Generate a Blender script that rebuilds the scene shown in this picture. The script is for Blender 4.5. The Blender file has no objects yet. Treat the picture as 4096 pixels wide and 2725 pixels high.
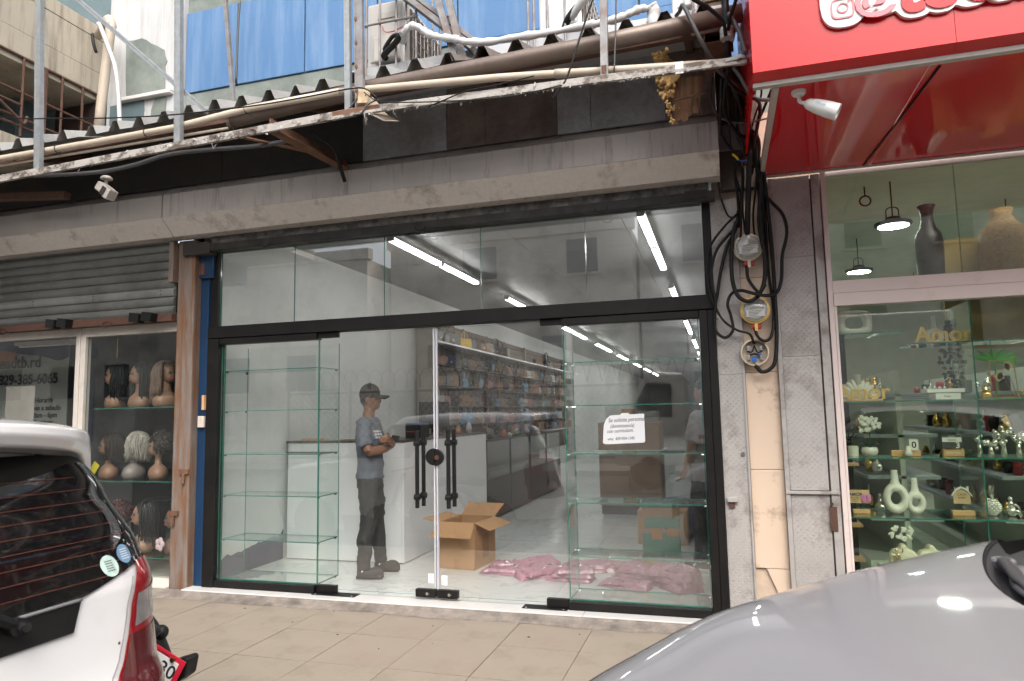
import bpy, bmesh, math, random
from mathutils import Vector, Matrix, noise as mnoise
R = math.radians
SC = bpy.context.scene
COL = SC.collection
rnd = random.Random(7)

# ------------------------------------------------------------------ camera, sky, sun, exposure
cd = bpy.data.cameras.new('camera'); cam = bpy.data.objects.new('camera', cd); COL.objects.link(cam)
cd.sensor_width = 36; cd.lens = 24.373; cd.clip_start = 0.05; cd.clip_end = 500
def cam_matrix(loc, yaw, pitch, roll):
    f = Vector((-math.sin(yaw)*math.cos(pitch), math.cos(yaw)*math.cos(pitch), math.sin(pitch)))
    r = Vector((math.cos(yaw), math.sin(yaw), 0)); u = r.cross(f)
    r2 = math.cos(roll)*r+math.sin(roll)*u; u2 = -math.sin(roll)*r+math.cos(roll)*u
    m = Matrix((r2, u2, -f)).transposed().to_4x4(); m.translation = loc
    return m
cam.matrix_world = cam_matrix(Vector((0, -5.2, 1.45)), R(16.7066), R(5.9467), R(-1.1403))
cd.dof.use_dof = True; cd.dof.focus_distance = 5.6; cd.dof.aperture_fstop = 4.0
SC.camera = cam

w = bpy.data.worlds.new('World'); SC.world = w; w.use_nodes = True
nt = w.node_tree; bg = nt.nodes['Background']
sky = nt.nodes.new('ShaderNodeTexSky'); sky.sky_type = 'NISHITA'; sky.sun_disc = False
SUN_EL, SUN_AZ = 50, 152      # high sun behind thin cloud, from the street side
sky.sun_elevation = R(SUN_EL); sky.sun_rotation = R(SUN_AZ); sky.air_density = 1.0; sky.dust_density = 6.0; sky.ozone_density = 1.0
hs = nt.nodes.new('ShaderNodeHueSaturation'); hs.inputs['Saturation'].default_value = 0.45
nt.links.new(sky.outputs[0], hs.inputs['Color']); nt.links.new(hs.outputs[0], bg.inputs[0])
bg.inputs[1].default_value = 0.15
sl = bpy.data.lights.new('sun', 'SUN'); sl.energy = 0.8; sl.angle = R(60); sl.color = (1.0, 0.96, 0.9)
so = bpy.data.objects.new('sun', sl); COL.objects.link(so)
az = R(SUN_AZ)
sd = Vector((math.sin(az)*math.cos(R(SUN_EL)), math.cos(az)*math.cos(R(SUN_EL)), math.sin(R(SUN_EL))))
so.rotation_euler = sd.to_track_quat('Z', 'Y').to_euler(); so.location = sd*30
vs = SC.view_settings; vs.view_transform = 'Standard'; vs.look = 'None'; vs.gamma = 1; vs.use_curve_mapping = False
vs.exposure = 1.22
cy = SC.cycles; cy.use_denoising = True; cy.max_bounces = 8; cy.use_adaptive_sampling = True; cy.adaptive_threshold = .03; cy.transparent_max_bounces = 40; cy.glossy_bounces = 4
cy.diffuse_bounces = 3; cy.sample_clamp_indirect = 6; cy.caustics_reflective = False; cy.caustics_refractive = False

# ------------------------------------------------------------------ materials
MATS = {}
def nn(t, ty, **kw):
    n = t.nodes.new(ty)
    for k, v in kw.items(): setattr(n, k, v)
    return n
def pm(name, col, rough=.6, metal=0., var=.12, scale=6., bump=0., bscale=80., dirt=None, damt=.5, dscale=3., streak=False, coat=0., spec=.5, dth=.55, dwid=.12):
    """procedural paint: base colour with mottling, optional dirt colour in noise patches (streaked downwards), optional fine relief"""
    if name in MATS: return MATS[name]
    m = bpy.data.materials.new(name); m.use_nodes = True; t = m.node_tree; b = t.nodes['Principled BSDF']
    tc = nn(t, 'ShaderNodeTexCoord'); L = t.links.new
    n1 = nn(t, 'ShaderNodeTexNoise'); n1.inputs['Scale'].default_value = scale; n1.inputs['Detail'].default_value = 5; L(tc.outputs['Object'], n1.inputs['Vector'])
    mx = nn(t, 'ShaderNodeMix', data_type='RGBA'); L(n1.outputs[0], mx.inputs[0])
    mx.inputs[6].default_value = (*[max(0, c*(1-var*1.6)) for c in col], 1); mx.inputs[7].default_value = (*[min(1, c*(1+var*1.6)) for c in col], 1)
    out = mx.outputs[2]
    if dirt:
        mp = nn(t, 'ShaderNodeMapping'); L(tc.outputs['Object'], mp.inputs[0])
        if streak: mp.inputs['Scale'].default_value = (6, 6, .55)
        n2 = nn(t, 'ShaderNodeTexNoise'); n2.inputs['Scale'].default_value = dscale; n2.inputs['Detail'].default_value = 8; n2.inputs['Roughness'].default_value = .68; L(mp.outputs[0], n2.inputs['Vector'])
        rp = nn(t, 'ShaderNodeMapRange'); L(n2.outputs[0], rp.inputs[0]); rp.inputs[1].default_value = dth-dwid; rp.inputs[2].default_value = dth+dwid; rp.inputs[3].default_value = 0; rp.inputs[4].default_value = damt
        m2 = nn(t, 'ShaderNodeMix', data_type='RGBA'); L(rp.outputs[0], m2.inputs[0]); L(out, m2.inputs[6]); m2.inputs[7].default_value = (*dirt, 1)
        out = m2.outputs[2]
    L(out, b.inputs['Base Color'])
    rr = nn(t, 'ShaderNodeMapRange'); L(n1.outputs[0], rr.inputs[0]); rr.inputs[3].default_value = max(0.02, rough*.8); rr.inputs[4].default_value = min(1, rough*1.2)
    L(rr.outputs[0], b.inputs['Roughness'])
    b.inputs['Metallic'].default_value = metal; b.inputs['Coat Weight'].default_value = coat; b.inputs['Coat Roughness'].default_value = .04
    b.inputs['Specular IOR Level'].default_value = spec
    if bump:
        n3 = nn(t, 'ShaderNodeTexNoise'); n3.inputs['Scale'].default_value = bscale; n3.inputs['Detail'].default_value = 6; L(tc.outputs['Object'], n3.inputs['Vector'])
        bp = nn(t, 'ShaderNodeBump'); bp.inputs['Strength'].default_value = bump; bp.inputs['Distance'].default_value = .01; L(n3.outputs[0], bp.inputs['Height']); L(bp.outputs[0], b.inputs['Normal'])
    MATS[name] = m; return m
def glassmat(name, tint=(.96, .985, .975), f0=.05, rough=0.0, refl=(1, 1, 1), dust=0.):
    if name in MATS: return MATS[name]
    m = bpy.data.materials.new(name); m.use_nodes = True; t = m.node_tree; L = t.links.new
    t.nodes.remove(t.nodes['Principled BSDF']); o = t.nodes['Material Output']
    lw = nn(t, 'ShaderNodeLayerWeight'); lw.inputs[0].default_value = .5
    pw = nn(t, 'ShaderNodeMath', operation='POWER'); L(lw.outputs['Facing'], pw.inputs[0]); pw.inputs[1].default_value = 5
    ma = nn(t, 'ShaderNodeMath', operation='MULTIPLY_ADD'); L(pw.outputs[0], ma.inputs[0]); ma.inputs[1].default_value = 1-f0; ma.inputs[2].default_value = f0
    tr = nn(t, 'ShaderNodeBsdfTransparent'); tr.inputs[0].default_value = (*tint, 1)
    gl = nn(t, 'ShaderNodeBsdfGlossy'); gl.inputs['Roughness'].default_value = rough; gl.inputs['Color'].default_value = (*refl, 1)
    mx = nn(t, 'ShaderNodeMixShader'); L(ma.outputs[0], mx.inputs[0]); L(tr.outputs[0], mx.inputs[1]); L(gl.outputs[0], mx.inputs[2])
    last = mx.outputs[0]
    if dust:
        df = nn(t, 'ShaderNodeBsdfDiffuse'); df.inputs[0].default_value = (.62, .62, .60, 1); tc = nn(t, 'ShaderNodeTexCoord'); nz = nn(t, 'ShaderNodeTexNoise'); nz.inputs['Scale'].default_value = 2.2; nz.inputs['Detail'].default_value = 9; nz.inputs['Roughness'].default_value = .7; L(tc.outputs['Object'], nz.inputs['Vector'])
        mr = nn(t, 'ShaderNodeMapRange'); L(nz.outputs[0], mr.inputs[0]); mr.inputs[1].default_value = .3; mr.inputs[2].default_value = .75; mr.inputs[3].default_value = dust*.4; mr.inputs[4].default_value = dust*1.6
        m3 = nn(t, 'ShaderNodeMixShader'); L(mr.outputs[0], m3.inputs[0]); L(last, m3.inputs[1]); L(df.outputs[0], m3.inputs[2]); last = m3.outputs[0]
    L(last, o.inputs[0])
    MATS[name] = m; return m
def emit(name, col, s):
    if name in MATS: return MATS[name]
    m = bpy.data.materials.new(name); m.use_nodes = True; b = m.node_tree.nodes['Principled BSDF']
    b.inputs['Base Color'].default_value = (.9, .9, .9, 1); b.inputs['Emission Color'].default_value = (*col, 1); b.inputs['Emission Strength'].default_value = s
    MATS[name] = m; return m
def marblemat(name, base, vein, scale=1.2, rough=.12):
    m = bpy.data.materials.new(name); m.use_nodes = True; t = m.node_tree; L = t.links.new; b = t.nodes['Principled BSDF']
    ge = nn(t, 'ShaderNodeNewGeometry'); n1 = nn(t, 'ShaderNodeTexNoise'); n1.inputs['Scale'].default_value = scale; n1.inputs['Detail'].default_value = 6; n1.inputs['Distortion'].default_value = 1.6
    L(ge.outputs['Position'], n1.inputs['Vector'])
    s = nn(t, 'ShaderNodeMath', operation='SUBTRACT'); L(n1.outputs[0], s.inputs[0]); s.inputs[1].default_value = .5
    a = nn(t, 'ShaderNodeMath', operation='ABSOLUTE'); L(s.outputs[0], a.inputs[0])
    r = nn(t, 'ShaderNodeMapRange'); L(a.outputs[0], r.inputs[0]); r.inputs[1].default_value = 0; r.inputs[2].default_value = .018; r.inputs[3].default_value = .55; r.inputs[4].default_value = 0
    n2 = nn(t, 'ShaderNodeTexNoise'); n2.inputs['Scale'].default_value = 1.7; L(ge.outputs['Position'], n2.inputs['Vector'])
    mu = nn(t, 'ShaderNodeMath', operation='MULTIPLY'); L(r.outputs[0], mu.inputs[0]); L(n2.outputs[0], mu.inputs[1])
    mx = nn(t, 'ShaderNodeMix', data_type='RGBA'); L(mu.outputs[0], mx.inputs[0]); mx.inputs[6].default_value = (*base, 1); mx.inputs[7].default_value = (*vein, 1)
    L(mx.outputs[2], b.inputs['Base Color']); b.inputs['Roughness'].default_value = rough
    MATS[name] = m; return m

black_alu = pm('black_aluminium', (.006, .0055, .0055), .5, .0, .2, 12, dirt=(.02, .017, .015), damt=.35, dscale=5, spec=.25)
beige_sheet = pm('beige_sheet_metal', (.50, .465, .44), .55, 0, .12, 3, bump=.08, bscale=120, dirt=(.14, .11, .085), damt=.55, dscale=3, streak=True, dth=.60, dwid=.08)
beige_sheet2 = pm('beige_sheet_metal_old', (.47, .435, .41), .55, 0, .1, 3, bump=.06, bscale=120, dirt=(.13, .09, .06), damt=.55, dscale=2.2, streak=True, dth=.62, dwid=.06)
beige_bounce = pm('bounce_pale_grained_sheet', (.69, .65, .61), .6, 0, .10, 30, bump=.15, bscale=150, dirt=(.22, .17, .13), damt=.6, dscale=4, dth=.61, dwid=.07)  # own grain; paler tone stands in for light bounced off the pavement
plate_grey = pm('grey_tread_plate', (.40, .38, .365), .5, .1, .12, 4, dirt=(.11, .075, .05), damt=.75, dscale=3.4, dth=.60, dwid=.09, bump=.05)
plate_dk = pm('dusty_tread_plate', (.38, .355, .34), .5, .1, .10, 4, dirt=(.12, .095, .075), damt=.7, dscale=3.0, dth=.59, dwid=.10, bump=.05)
cream_tile = pm('cream_wall_tile', (.66, .52, .40), .35, 0, .04, 3, dirt=(.20, .125, .075), damt=.75, dscale=3.6, dth=.63, dwid=.07)
mortar = pm('old_mortar', (.55, .43, .33), .85, 0, .15, 20, bump=.3, bscale=60)
pave = pm('sidewalk_tile', (.25, .21, .167), .6, 0, .09, 9, bump=.12, bscale=120, dirt=(.15, .12, .095), damt=.6, dscale=4.2, dth=.6, dwid=.1)
pave_b = pm('sidewalk_tile_pinkish', (.25, .207, .165), .55, 0, .07, 9, bump=.08, bscale=150, dirt=(.2, .14, .11), damt=.45, dscale=2.7, dth=.6, dwid=.1)
grime = pm('cement_grime', (.22, .19, .165), .9, 0, .3, 14, bump=.35, bscale=40, dirt=(.06, .05, .045), damt=.7, dscale=6)
joint = pm('dark_joint', (.17, .14, .11), .9)
asphalt = pm('asphalt', (.10, .098, .094), .85, 0, .25, 30, bump=.4, bscale=200)
concrete = pm('concrete', (.36, .34, .31), .85, 0, .12, 5, bump=.15, bscale=40, dirt=(.15, .13, .11), damt=.5, dscale=2)
white_stone = pm('white_stone', (.60, .595, .58), .25, 0, .03, 5, dirt=(.35, .31, .27), damt=.5, dscale=7, dth=.68, dwid=.06)
blue_paint = pm('navy_blue_paint', (.007, .033, .085), .35, 0, .12, 4, dirt=(.03, .06, .11), damt=.6, dscale=3, streak=True, dth=.66)
rust_col = pm('rust_stained_steel', (.19, .16, .142), .7, .1, .14, 7, bump=.12, dirt=(.17, .075, .03), damt=.9, dscale=3.4, streak=True, dth=.5, dwid=.1)
rust = pm('rusty_steel', (.17, .085, .05), .8, .2, .3, 9, bump=.2, dirt=(.07, .03, .02), damt=.7, dscale=6)
rust_dk = pm('dark_rusty_bar', (.10, .05, .035), .8, .2, .3, 20, bump=.2)
shutter_m = pm('galvanised_shutter', (.17, .175, .165), .5, .45, .12, 18, dirt=(.07, .06, .05), damt=.5, dscale=3)
shutter_lite = pm('galvanised_shutter_clean', (.27, .275, .265), .45, .5, .1, 18, dirt=(.10, .09, .08), damt=.4, dscale=3)
galv = pm('galvanised_stud', (.30, .32, .33), .5, .5, .2, 25, dirt=(.28, .20, .15), damt=.5, dscale=6, dth=.62)
galv_dk = pm('galvanised_stud_weathered', (.25, .25, .255), .55, .4, .2, 12, dirt=(.16, .09, .06), damt=.75, dscale=7, dth=.56)
peel = pm('peeling_white_bar', (.36, .335, .31), .7, .1, .15, 14, bump=.4, bscale=50, dirt=(.08, .06, .045), damt=.9, dscale=9, dth=.53, dwid=.05)
corr = pm('corrugated_grey', (.34, .335, .32), .5, .25, .1, 6, dirt=(.15, .12, .10), damt=.5, dscale=2)
corr_dk = pm('corrugated_rusty', (.16, .135, .12), .65, .2, .2, 6, dirt=(.07, .045, .03), damt=.6, dscale=4)
pvc = pm('cream_pvc', (.47, .40, .32), .45, 0, .06, 4, dirt=(.22, .17, .12), damt=.5, dscale=5, dth=.64)
gutter_m = pm('brown_metal_pipe', (.15, .115, .095), .42, .35, .2, 4, dirt=(.30, .26, .22), damt=.5, dscale=5, dth=.66)
black_rub = pm('black_cable', (.008, .0075, .0075), .55, spec=.3)
grey_cable = pm('grey_cable', (.07, .07, .072), .5)
white_wrap = pm('white_insulation_tape', (.56, .56, .56), .6, 0, .06, 12, bump=.25, bscale=30)
soot_shade = pm('sooty_shade_metal', (.035, .03, .027), .85, .0, .3, 8, bump=.3, bscale=40, dirt=(.05, .04, .035), damt=.4, dscale=7)
clad_a = pm('dark_cladding', (.36, .365, .375), .8, .0, .2, 25, bump=.5, bscale=70, dirt=(.11, .08, .06), damt=.6, dscale=2.5)
clad_b = pm('brown_cladding', (.21, .165, .14), .8, .0, .25, 9, bump=.4, bscale=60, dirt=(.03, .02, .016), damt=.6, dscale=3)
foam_m = pm('old_yellow_foam', (.55, .36, .15), .9, 0, .2, 15, bump=.6, bscale=45)
fibre = pm('brown_fibre', (.20, .11, .06), .9, 0, .3, 9, bump=.4, bscale=40)
red_m = pm('red_gloss_panel', (.60, .006, .010), .22, 0, .03, 2, coat=.12, spec=.3)
red_s = pm('red_soffit_panel', (.60, .006, .012), .05, 0, .03, 2, coat=.2, spec=.45)
white_p = pm('white_paint', (.78, .78, .77), .4, 0, .03, 4)
offwhite = pm('off_white_trim', (.46, .42, .385), .5, 0, .06, 6, dirt=(.25, .2, .17), damt=.4, dscale=8, dth=.64)
rs_frame = pm('pinkish_white_aluminium', (.66, .565, .53), .4, 0, .04, 4, dirt=(.30, .24, .2), damt=.4, dscale=5, dth=.68)
white_pl = pm('white_plastic', (.74, .74, .72), .35, 0, .03, 5)
grey_pl = pm('grey_plastic', (.34, .335, .32), .5)
black_pl = pm('black_plastic', (.008, .008, .008), .45, spec=.3)
chrome = pm('chrome', (.75, .75, .74), .12, 1., .03, 5)
gold = pm('gold_metal', (.75, .50, .17), .2, 1., .05, 8)
steel = pm('brushed_steel', (.5, .5, .5), .3, 1.)
GLASS = glassmat('clear_glass', (.985, .992, .988), .11, dust=.010)
GLASS_D = glassmat('door_glass', (.985, .992, .988), .092, dust=.005)
GLASS_S = glassmat('shelf_glass', (.965, .985, .976), .035)
GLASS_R = glassmat('green_tinted_glass', (.91, .95, .88), .085)
GLASS_L = glassmat('dusty_glass', (.92, .94, .93), .06)
edge_g = pm('green_glass_edge', (.03, .20, .15), .12, 0, .25, 9, coat=.3)
wood_l = pm('light_wood', (.62, .38, .19), .5, 0, .12, 20)
card = pm('cardboard', (.44, .255, .125), .8, 0, .06, 8, dirt=(.28, .15, .07), damt=.4, dscale=2)
card_in = pm('cardboard_inside', (.30, .17, .085), .85, 0, .08, 8)
white_wall = pm('white_shop_wall', (.66, .67, .65), .6, 0, .02, 3, dirt=(.5, .5, .48), damt=.3, dscale=1.5)
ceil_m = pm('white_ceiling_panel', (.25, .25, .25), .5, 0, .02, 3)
lam = pm('white_laminate', (.84, .84, .85), .25, 0, .02, 3)
led = emit('led_tube', (1.0, .99, .97), 11)

# ------------------------------------------------------------------ geometry helpers
class G:
    def __init__(s): s.v = []; s.f = []; s.mi = []
    def add(s, vs, fs, mi=0):
        o = len(s.v); s.v += [tuple(v) for v in vs]; s.f += [[i+o for i in f] for f in fs]; s.mi += [mi]*len(fs); return s
    def box(s, x0, x1, y0, y1, z0, z1, mi=0):
        return s.add([(x0,y0,z0),(x1,y0,z0),(x1,y1,z0),(x0,y1,z0),(x0,y0,z1),(x1,y0,z1),(x1,y1,z1),(x0,y1,z1)],
              [(0,3,2,1),(4,5,6,7),(0,1,5,4),(1,2,6,5),(2,3,7,6),(3,0,4,7)], mi)
    def obox(s, c, size, rot=None, mi=0):
        h = [a/2 for a in size]; m = Matrix.Identity(3) if rot is None else (rot.to_3x3() if hasattr(rot, 'to_3x3') else rot); c = Vector(c)
        vs = [c+m@Vector((sx*h[0], sy*h[1], sz*h[2])) for sz in (-1, 1) for sx, sy in ((-1,-1),(1,-1),(1,1),(-1,1))]
        return s.add(vs, [(0,3,2,1),(4,5,6,7),(0,1,5,4),(1,2,6,5),(2,3,7,6),(3,0,4,7)], mi)
    def pane(s, x0, x1, y0, y1, z0, z1):
        """glass sheet: the two large faces slot 0, the four edges slot 1 (normal along the thinnest side)"""
        d = (x1-x0, y1-y0, z1-z0); k = d.index(min(d)); a = len(s.mi); s.box(x0, x1, y0, y1, z0, z1)
        big = {0: (3, 5), 1: (2, 4), 2: (0, 1)}[k]
        for i in range(6): s.mi[a+i] = 0 if i in big else 1
        return s
    def bar(s, p, q, w, h=None, up=(0, 0, 1), mi=0):
        p, q = Vector(p), Vector(q); h = h or w; d = (q-p).normalized(); u = Vector(up)
        if abs(d.dot(u)) > .99: u = Vector((0, 1, 0))
        a = d.cross(u).normalized(); b = a.cross(d).normalized()
        vs = [c+a*sx*w/2+b*sy*h/2 for c in (p, q) for sx, sy in ((-1,-1),(1,-1),(1,1),(-1,1))]
        return s.add(vs, [(0,3,2,1),(4,5,6,7),(0,1,5,4),(1,2,6,5),(2,3,7,6),(3,0,4,7)], mi)
    def tube(s, pts, r, n=8, mi=0, sq=None):
        P = [Vector(p) for p in pts]; k = len(P); rr = r if isinstance(r, (list, tuple)) else [r]*k
        vs, fs = [], []; ref = None
        for i, p in enumerate(P):
            d = (P[min(i+1, k-1)]-P[max(i-1, 0)]).normalized()
            if ref is None: ref = Vector((0, 0, 1)) if abs(d.z) < .9 else Vector((0, 1, 0))
            a = d.cross(ref).normalized(); b = a.cross(d).normalized(); ref = b if abs(d.dot(b)) < .9 else ref
            r1 = rr[i]; ra, rb = r1 if isinstance(r1, (list, tuple)) else (r1, r1)
            for j in range(n):
                t = 2*math.pi*j/n; vs.append(p+a*math.cos(t)*ra+b*math.sin(t)*rb)
        for i in range(k-1):
            for j in range(n): fs.append((i*n+j, i*n+(j+1) % n, (i+1)*n+(j+1) % n, (i+1)*n+j))
        fs += [list(range(n))[::-1], [(k-1)*n+j for j in range(n)]]
        return s.add(vs, fs, mi)
    def lathe(s, prof, c=(0, 0, 0), n=20, sx=1, sy=1, mi=0, rot=None):
        vs, fs = [], []; k = len(prof)
        for r, z in prof:
            for j in range(n):
                t = 2*math.pi*j/n; p = Vector((r*math.cos(t)*sx, r*math.sin(t)*sy, z))
                if rot is not None: p = rot@p
                vs.append(p+Vector(c))
        for i in range(k-1):
            for j in range(n): fs.append((i*n+j, i*n+(j+1) % n, (i+1)*n+(j+1) % n, (i+1)*n+j))
        fs += [list(range(n))[::-1], [(k-1)*n+j for j in range(n)]]
        return s.add(vs, fs, mi)
    def ball(s, c, r, n=14, m=8, rot=None, mi=0):
        r = r if isinstance(r, (list, tuple)) else (r, r, r); prof = [(math.sin(math.pi*i/m), -math.cos(math.pi*i/m)) for i in range(m+1)]
        prof[0] = (.02, -1); prof[-1] = (.02, 1); vs, fs = [], []
        for a, z in prof:
            for j in range(n):
                t = 2*math.pi*j/n; p = Vector((a*math.cos(t)*r[0], a*math.sin(t)*r[1], z*r[2]))
                if rot is not None: p = rot@p
                vs.append(p+Vector(c))
        for i in range(m):
            for j in range(n): fs.append((i*n+j, i*n+(j+1) % n, (i+1)*n+(j+1) % n, (i+1)*n+j))
        fs += [list(range(n))[::-1], [m*n+j for j in range(n)]]
        return s.add(vs, fs, mi)
    def prism(s, pts, d0, d1, plane='xz', mi=0):
        """2D outline extruded along the missing axis"""
        n = len(pts)
        mk = {'xz': lambda a, b, d: (a, d, b), 'yz': lambda a, b, d: (d, a, b), 'xy': lambda a, b, d: (a, b, d)}[plane]
        vs = [mk(a, b, d0) for a, b in pts]+[mk(a, b, d1) for a, b in pts]
        fs = [list(range(n)), list(range(n, 2*n))[::-1]]+[(i, n+i, n+(i+1) % n, (i+1) % n) for i in range(n)]
        return s.add(vs, fs, mi)
    def grid(s, fn, nu, nv, mi=0):
        vs = [fn(i/nu, j/nv) for j in range(nv+1) for i in range(nu+1)]; w_ = nu+1
        return s.add(vs, [(j*w_+i, j*w_+i+1, (j+1)*w_+i+1, (j+1)*w_+i) for j in range(nv) for i in range(nu)], mi)
LOC = {}
def mesh_of(name, g, mats, smooth=False):
    me = bpy.data.meshes.new(name); me.from_pydata(g.v, [], g.f)
    for m in (mats if isinstance(mats, (list, tuple)) else [mats]): me.materials.append(m)
    me.polygons.foreach_set('material_index', g.mi)
    bm = bmesh.new(); bm.from_mesh(me); bmesh.ops.recalc_face_normals(bm, faces=bm.faces); bm.to_mesh(me); bm.free()
    if smooth: me.polygons.foreach_set('use_smooth', [True]*len(me.polygons))
    me.update(); return me
def link(name, data, parent=None, world=True):
    o = bpy.data.objects.new(name, data); COL.objects.link(o)
    if parent:
        o.parent = parent
        if world and parent.name in LOC: o.matrix_parent_inverse = LOC[parent.name].inverted()
    return o
def ob(name, g, mats, parent=None, smooth=False, bev=0, world=True, auto=None):
    me = g if isinstance(g, bpy.types.Mesh) else mesh_of(name, g, mats, smooth)
    o = link(name, me, parent, world)
    if bev:
        b = o.modifiers.new('bevel', 'BEVEL'); b.width = bev; b.segments = 2; b.limit_method = 'ANGLE'; b.angle_limit = R(40)
    if auto:
        me.polygons.foreach_set('use_smooth', [True]*len(me.polygons))
        try: me.set_sharp_from_angle(angle=R(auto))
        except Exception: pass
    return o
LABELS = {}
def tag(o, label, cat, group=None, kind=None):
    if label: o['label'] = label
    if cat: o['category'] = cat
    if group: o['group'] = group
    if kind: o['kind'] = kind
    return o
def thing(name, label, cat, loc=(0, 0, 0), rz=0, group=None):
    o = bpy.data.objects.new(name, None); COL.objects.link(o); o.empty_display_size = .05
    m = Matrix.Translation(Vector(loc)) @ Matrix.Rotation(rz, 4, 'Z'); o.location = loc; o.rotation_euler = (0, 0, rz)
    LOC[o.name] = m
    return tag(o, label, cat, group)
def struct(name, g, mats, **kw):
    o = ob(name, g, mats, **kw); o['kind'] = 'structure'; return o
def copy_tree(o, loc=None, rz=None, label=None, group=None, parent=None):
    c = o.copy(); COL.objects.link(c)
    if parent is not None: c.parent = parent
    if loc is not None: c.location = loc
    if rz is not None: c.rotation_euler = (0, 0, rz)
    if label: c['label'] = label
    if group: c['group'] = group
    for ch in [x for x in bpy.data.objects if x.parent == o]: copy_tree(ch, parent=c)
    return c
def text(name, body, size, mat, parent, loc, rot=(R(90), 0, 0), ext=.002, align='CENTER', offset=0., shear=0., world=True, sx=1.):
    cu = bpy.data.curves.new(name, 'FONT'); cu.body = body; cu.size = size; cu.extrude = ext; cu.align_x = align; cu.offset = offset; cu.shear = shear; cu.resolution_u = 4
    tmp = bpy.data.objects.new('tmp', cu); COL.objects.link(tmp); bpy.context.view_layer.update()
    me = bpy.data.meshes.new_from_object(tmp.evaluated_get(bpy.context.evaluated_depsgraph_get())); bpy.data.objects.remove(tmp); bpy.data.curves.remove(cu)
    me.materials.clear(); me.materials.append(mat); o = link(name, me, parent, world)
    o.location = loc; o.rotation_euler = rot; o.scale = (sx, 1, 1); return o
def smooth_pts(pts, n=6):
    """Catmull-Rom through the points"""
    P = [Vector(p) for p in pts]; P = [2*P[0]-P[1]]+P+[2*P[-1]-P[-2]]; out = []
    for i in range(1, len(P)-2):
        for k in range(n):
            t = k/n; a, b, c, d = P[i-1:i+3]
            out.append(.5*((2*b)+(c-a)*t+(2*a-5*b+4*c-d)*t*t+(3*b-a-3*c+d)*t**3))
    out.append(P[-2]); return out
def cable(name, pts, r, mat, label, cat='cable', group=None, parent=None, n=6):
    g = G().tube(smooth_pts(pts), r, n); o = ob(name, g, mat, parent, smooth=True)
    if not parent: tag(o, label, cat, group)
    return o
# ================================================================== the setting
g = G().add([(-150, -2.05, -.19), (-150, -150, -.19), (150, -150, -.19), (150, -2.05, -.19)], [(0, 1, 2, 3)]); struct('road', g, asphalt)
g = G().box(-40, 40, -2.2, -2.05, -.35, -.05); struct('kerb', g, concrete, bev=.015)
side = struct('sidewalk', G().box(-40, 40, -2.05, .0, -.35, -.058), joint)
gi = G().box(-.2625, .2625, -.2725, .2725, -.012, .012)
tile_me = [mesh_of('sidewalk_tile', gi, pave), mesh_of('sidewalk_tile', gi, pave_b)]
for i in range(-7, 13):
    for j in range(4):
        x, y = -2.525+.53*i+.265-1.06, -.205-.55*j-.275
        if y < -2.05+.2: continue
        o = link('tile', tile_me[1 if (i, j) in ((2, 0), (2, 1), (3, 1), (4, 0)) else 0], side)
        o.location = (x, y, -.0615+rnd.uniform(-.0012, .0012)); o.rotation_euler = (rnd.uniform(-.003, .003), rnd.uniform(-.003, .003), 0)
for i in range(-7, 13):                      # the cut row at the kerb
    o = ob('tile', G().box(-2.525+.53*i-1.06+.0025, -2.525+.53*i-1.06+.5275, -2.048, -1.858, -.07, -.0505+rnd.uniform(-.001, .001)), pave, side)
def wavy(u, v_):
    x = -40+80*u; e = -.165-.06*(mnoise.noise((x*1.7, 0, 0))+.6)+.03*mnoise.noise((x*7, 3, 0))
    return (x, (-.152 if v_ > .9 else (-.185 if v_ > .4 else e-.085)), -.0035 if v_ > .9 else (-.022 if v_ > .4 else -.0482))
ob('cement_strip', G().grid(wavy, 600, 2), grime, side)
for x, y, s in ((-3.1, -.62, .014), (-2.05, -.47, .011), (-1.32, -.55, .022), (-2.62, -.80, .016), (-1.9, -.83, .009), (-2.2, -1.0, .008), (-1.0, -.42, .01), (-3.7, -.38, .02), (-2.95, -.3, .018), (-1.55, -.25, .024)):
    tag(ob('dirt_speck', G().lathe([(s*.6, 0), (s*.4, .003), (.001, .005)], (x, y, -.0495), 7, 1, .55), soot_shade, side), None, None)
th = struct('threshold', G().box(-4.52, -.0, -.155, .06, -.06, -.0045), joint)
for x0, x1 in ((-4.52, -3.522), (-3.518, -2.246), (-2.242, -1.034), (-1.03, -.002)):
    ob('stone_slab', G().box(x0, x1, -.16, .06, -.058, .0), white_stone, th, bev=.003)
# shop interior shell
fl = struct('shop_floor', G().box(-4.5, -.0, .062, 40, -.1, -.008), joint)
marble = marblemat('white_marble', (.66, .68, .67), (.25, .26, .25))
tm = mesh_of('floor_tile', G().box(-.598, .598, -.298, .298, -.006, 0), marble)
for i in range(4):
    for j in range(66):
        o = link('floor_tile', tm, fl); o.location = (-4.5+.4+1.2*i-.25+(.45 if i > 3 else 0), .062+.3+.6*j, 0)
struct('shop_left_wall', G().box(-4.6, -4.42, .1, 40, -.1, 3.5), white_wall)
struct('shop_right_wall', G().box(.02, .3, .35, 40, -.1, 3.5), white_wall)
struct('shop_back_wall', G().box(-4.6, .3, 40, 40.2, -.1, 3.5), white_wall)
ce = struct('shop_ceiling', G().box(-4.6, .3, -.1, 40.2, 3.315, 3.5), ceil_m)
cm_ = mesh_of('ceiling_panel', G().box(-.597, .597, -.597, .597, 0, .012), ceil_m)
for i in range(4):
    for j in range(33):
        o = link('ceiling_panel', cm_, ce); o.location = (-3.85+1.2*i, .75+1.2*j, 3.302)
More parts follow.
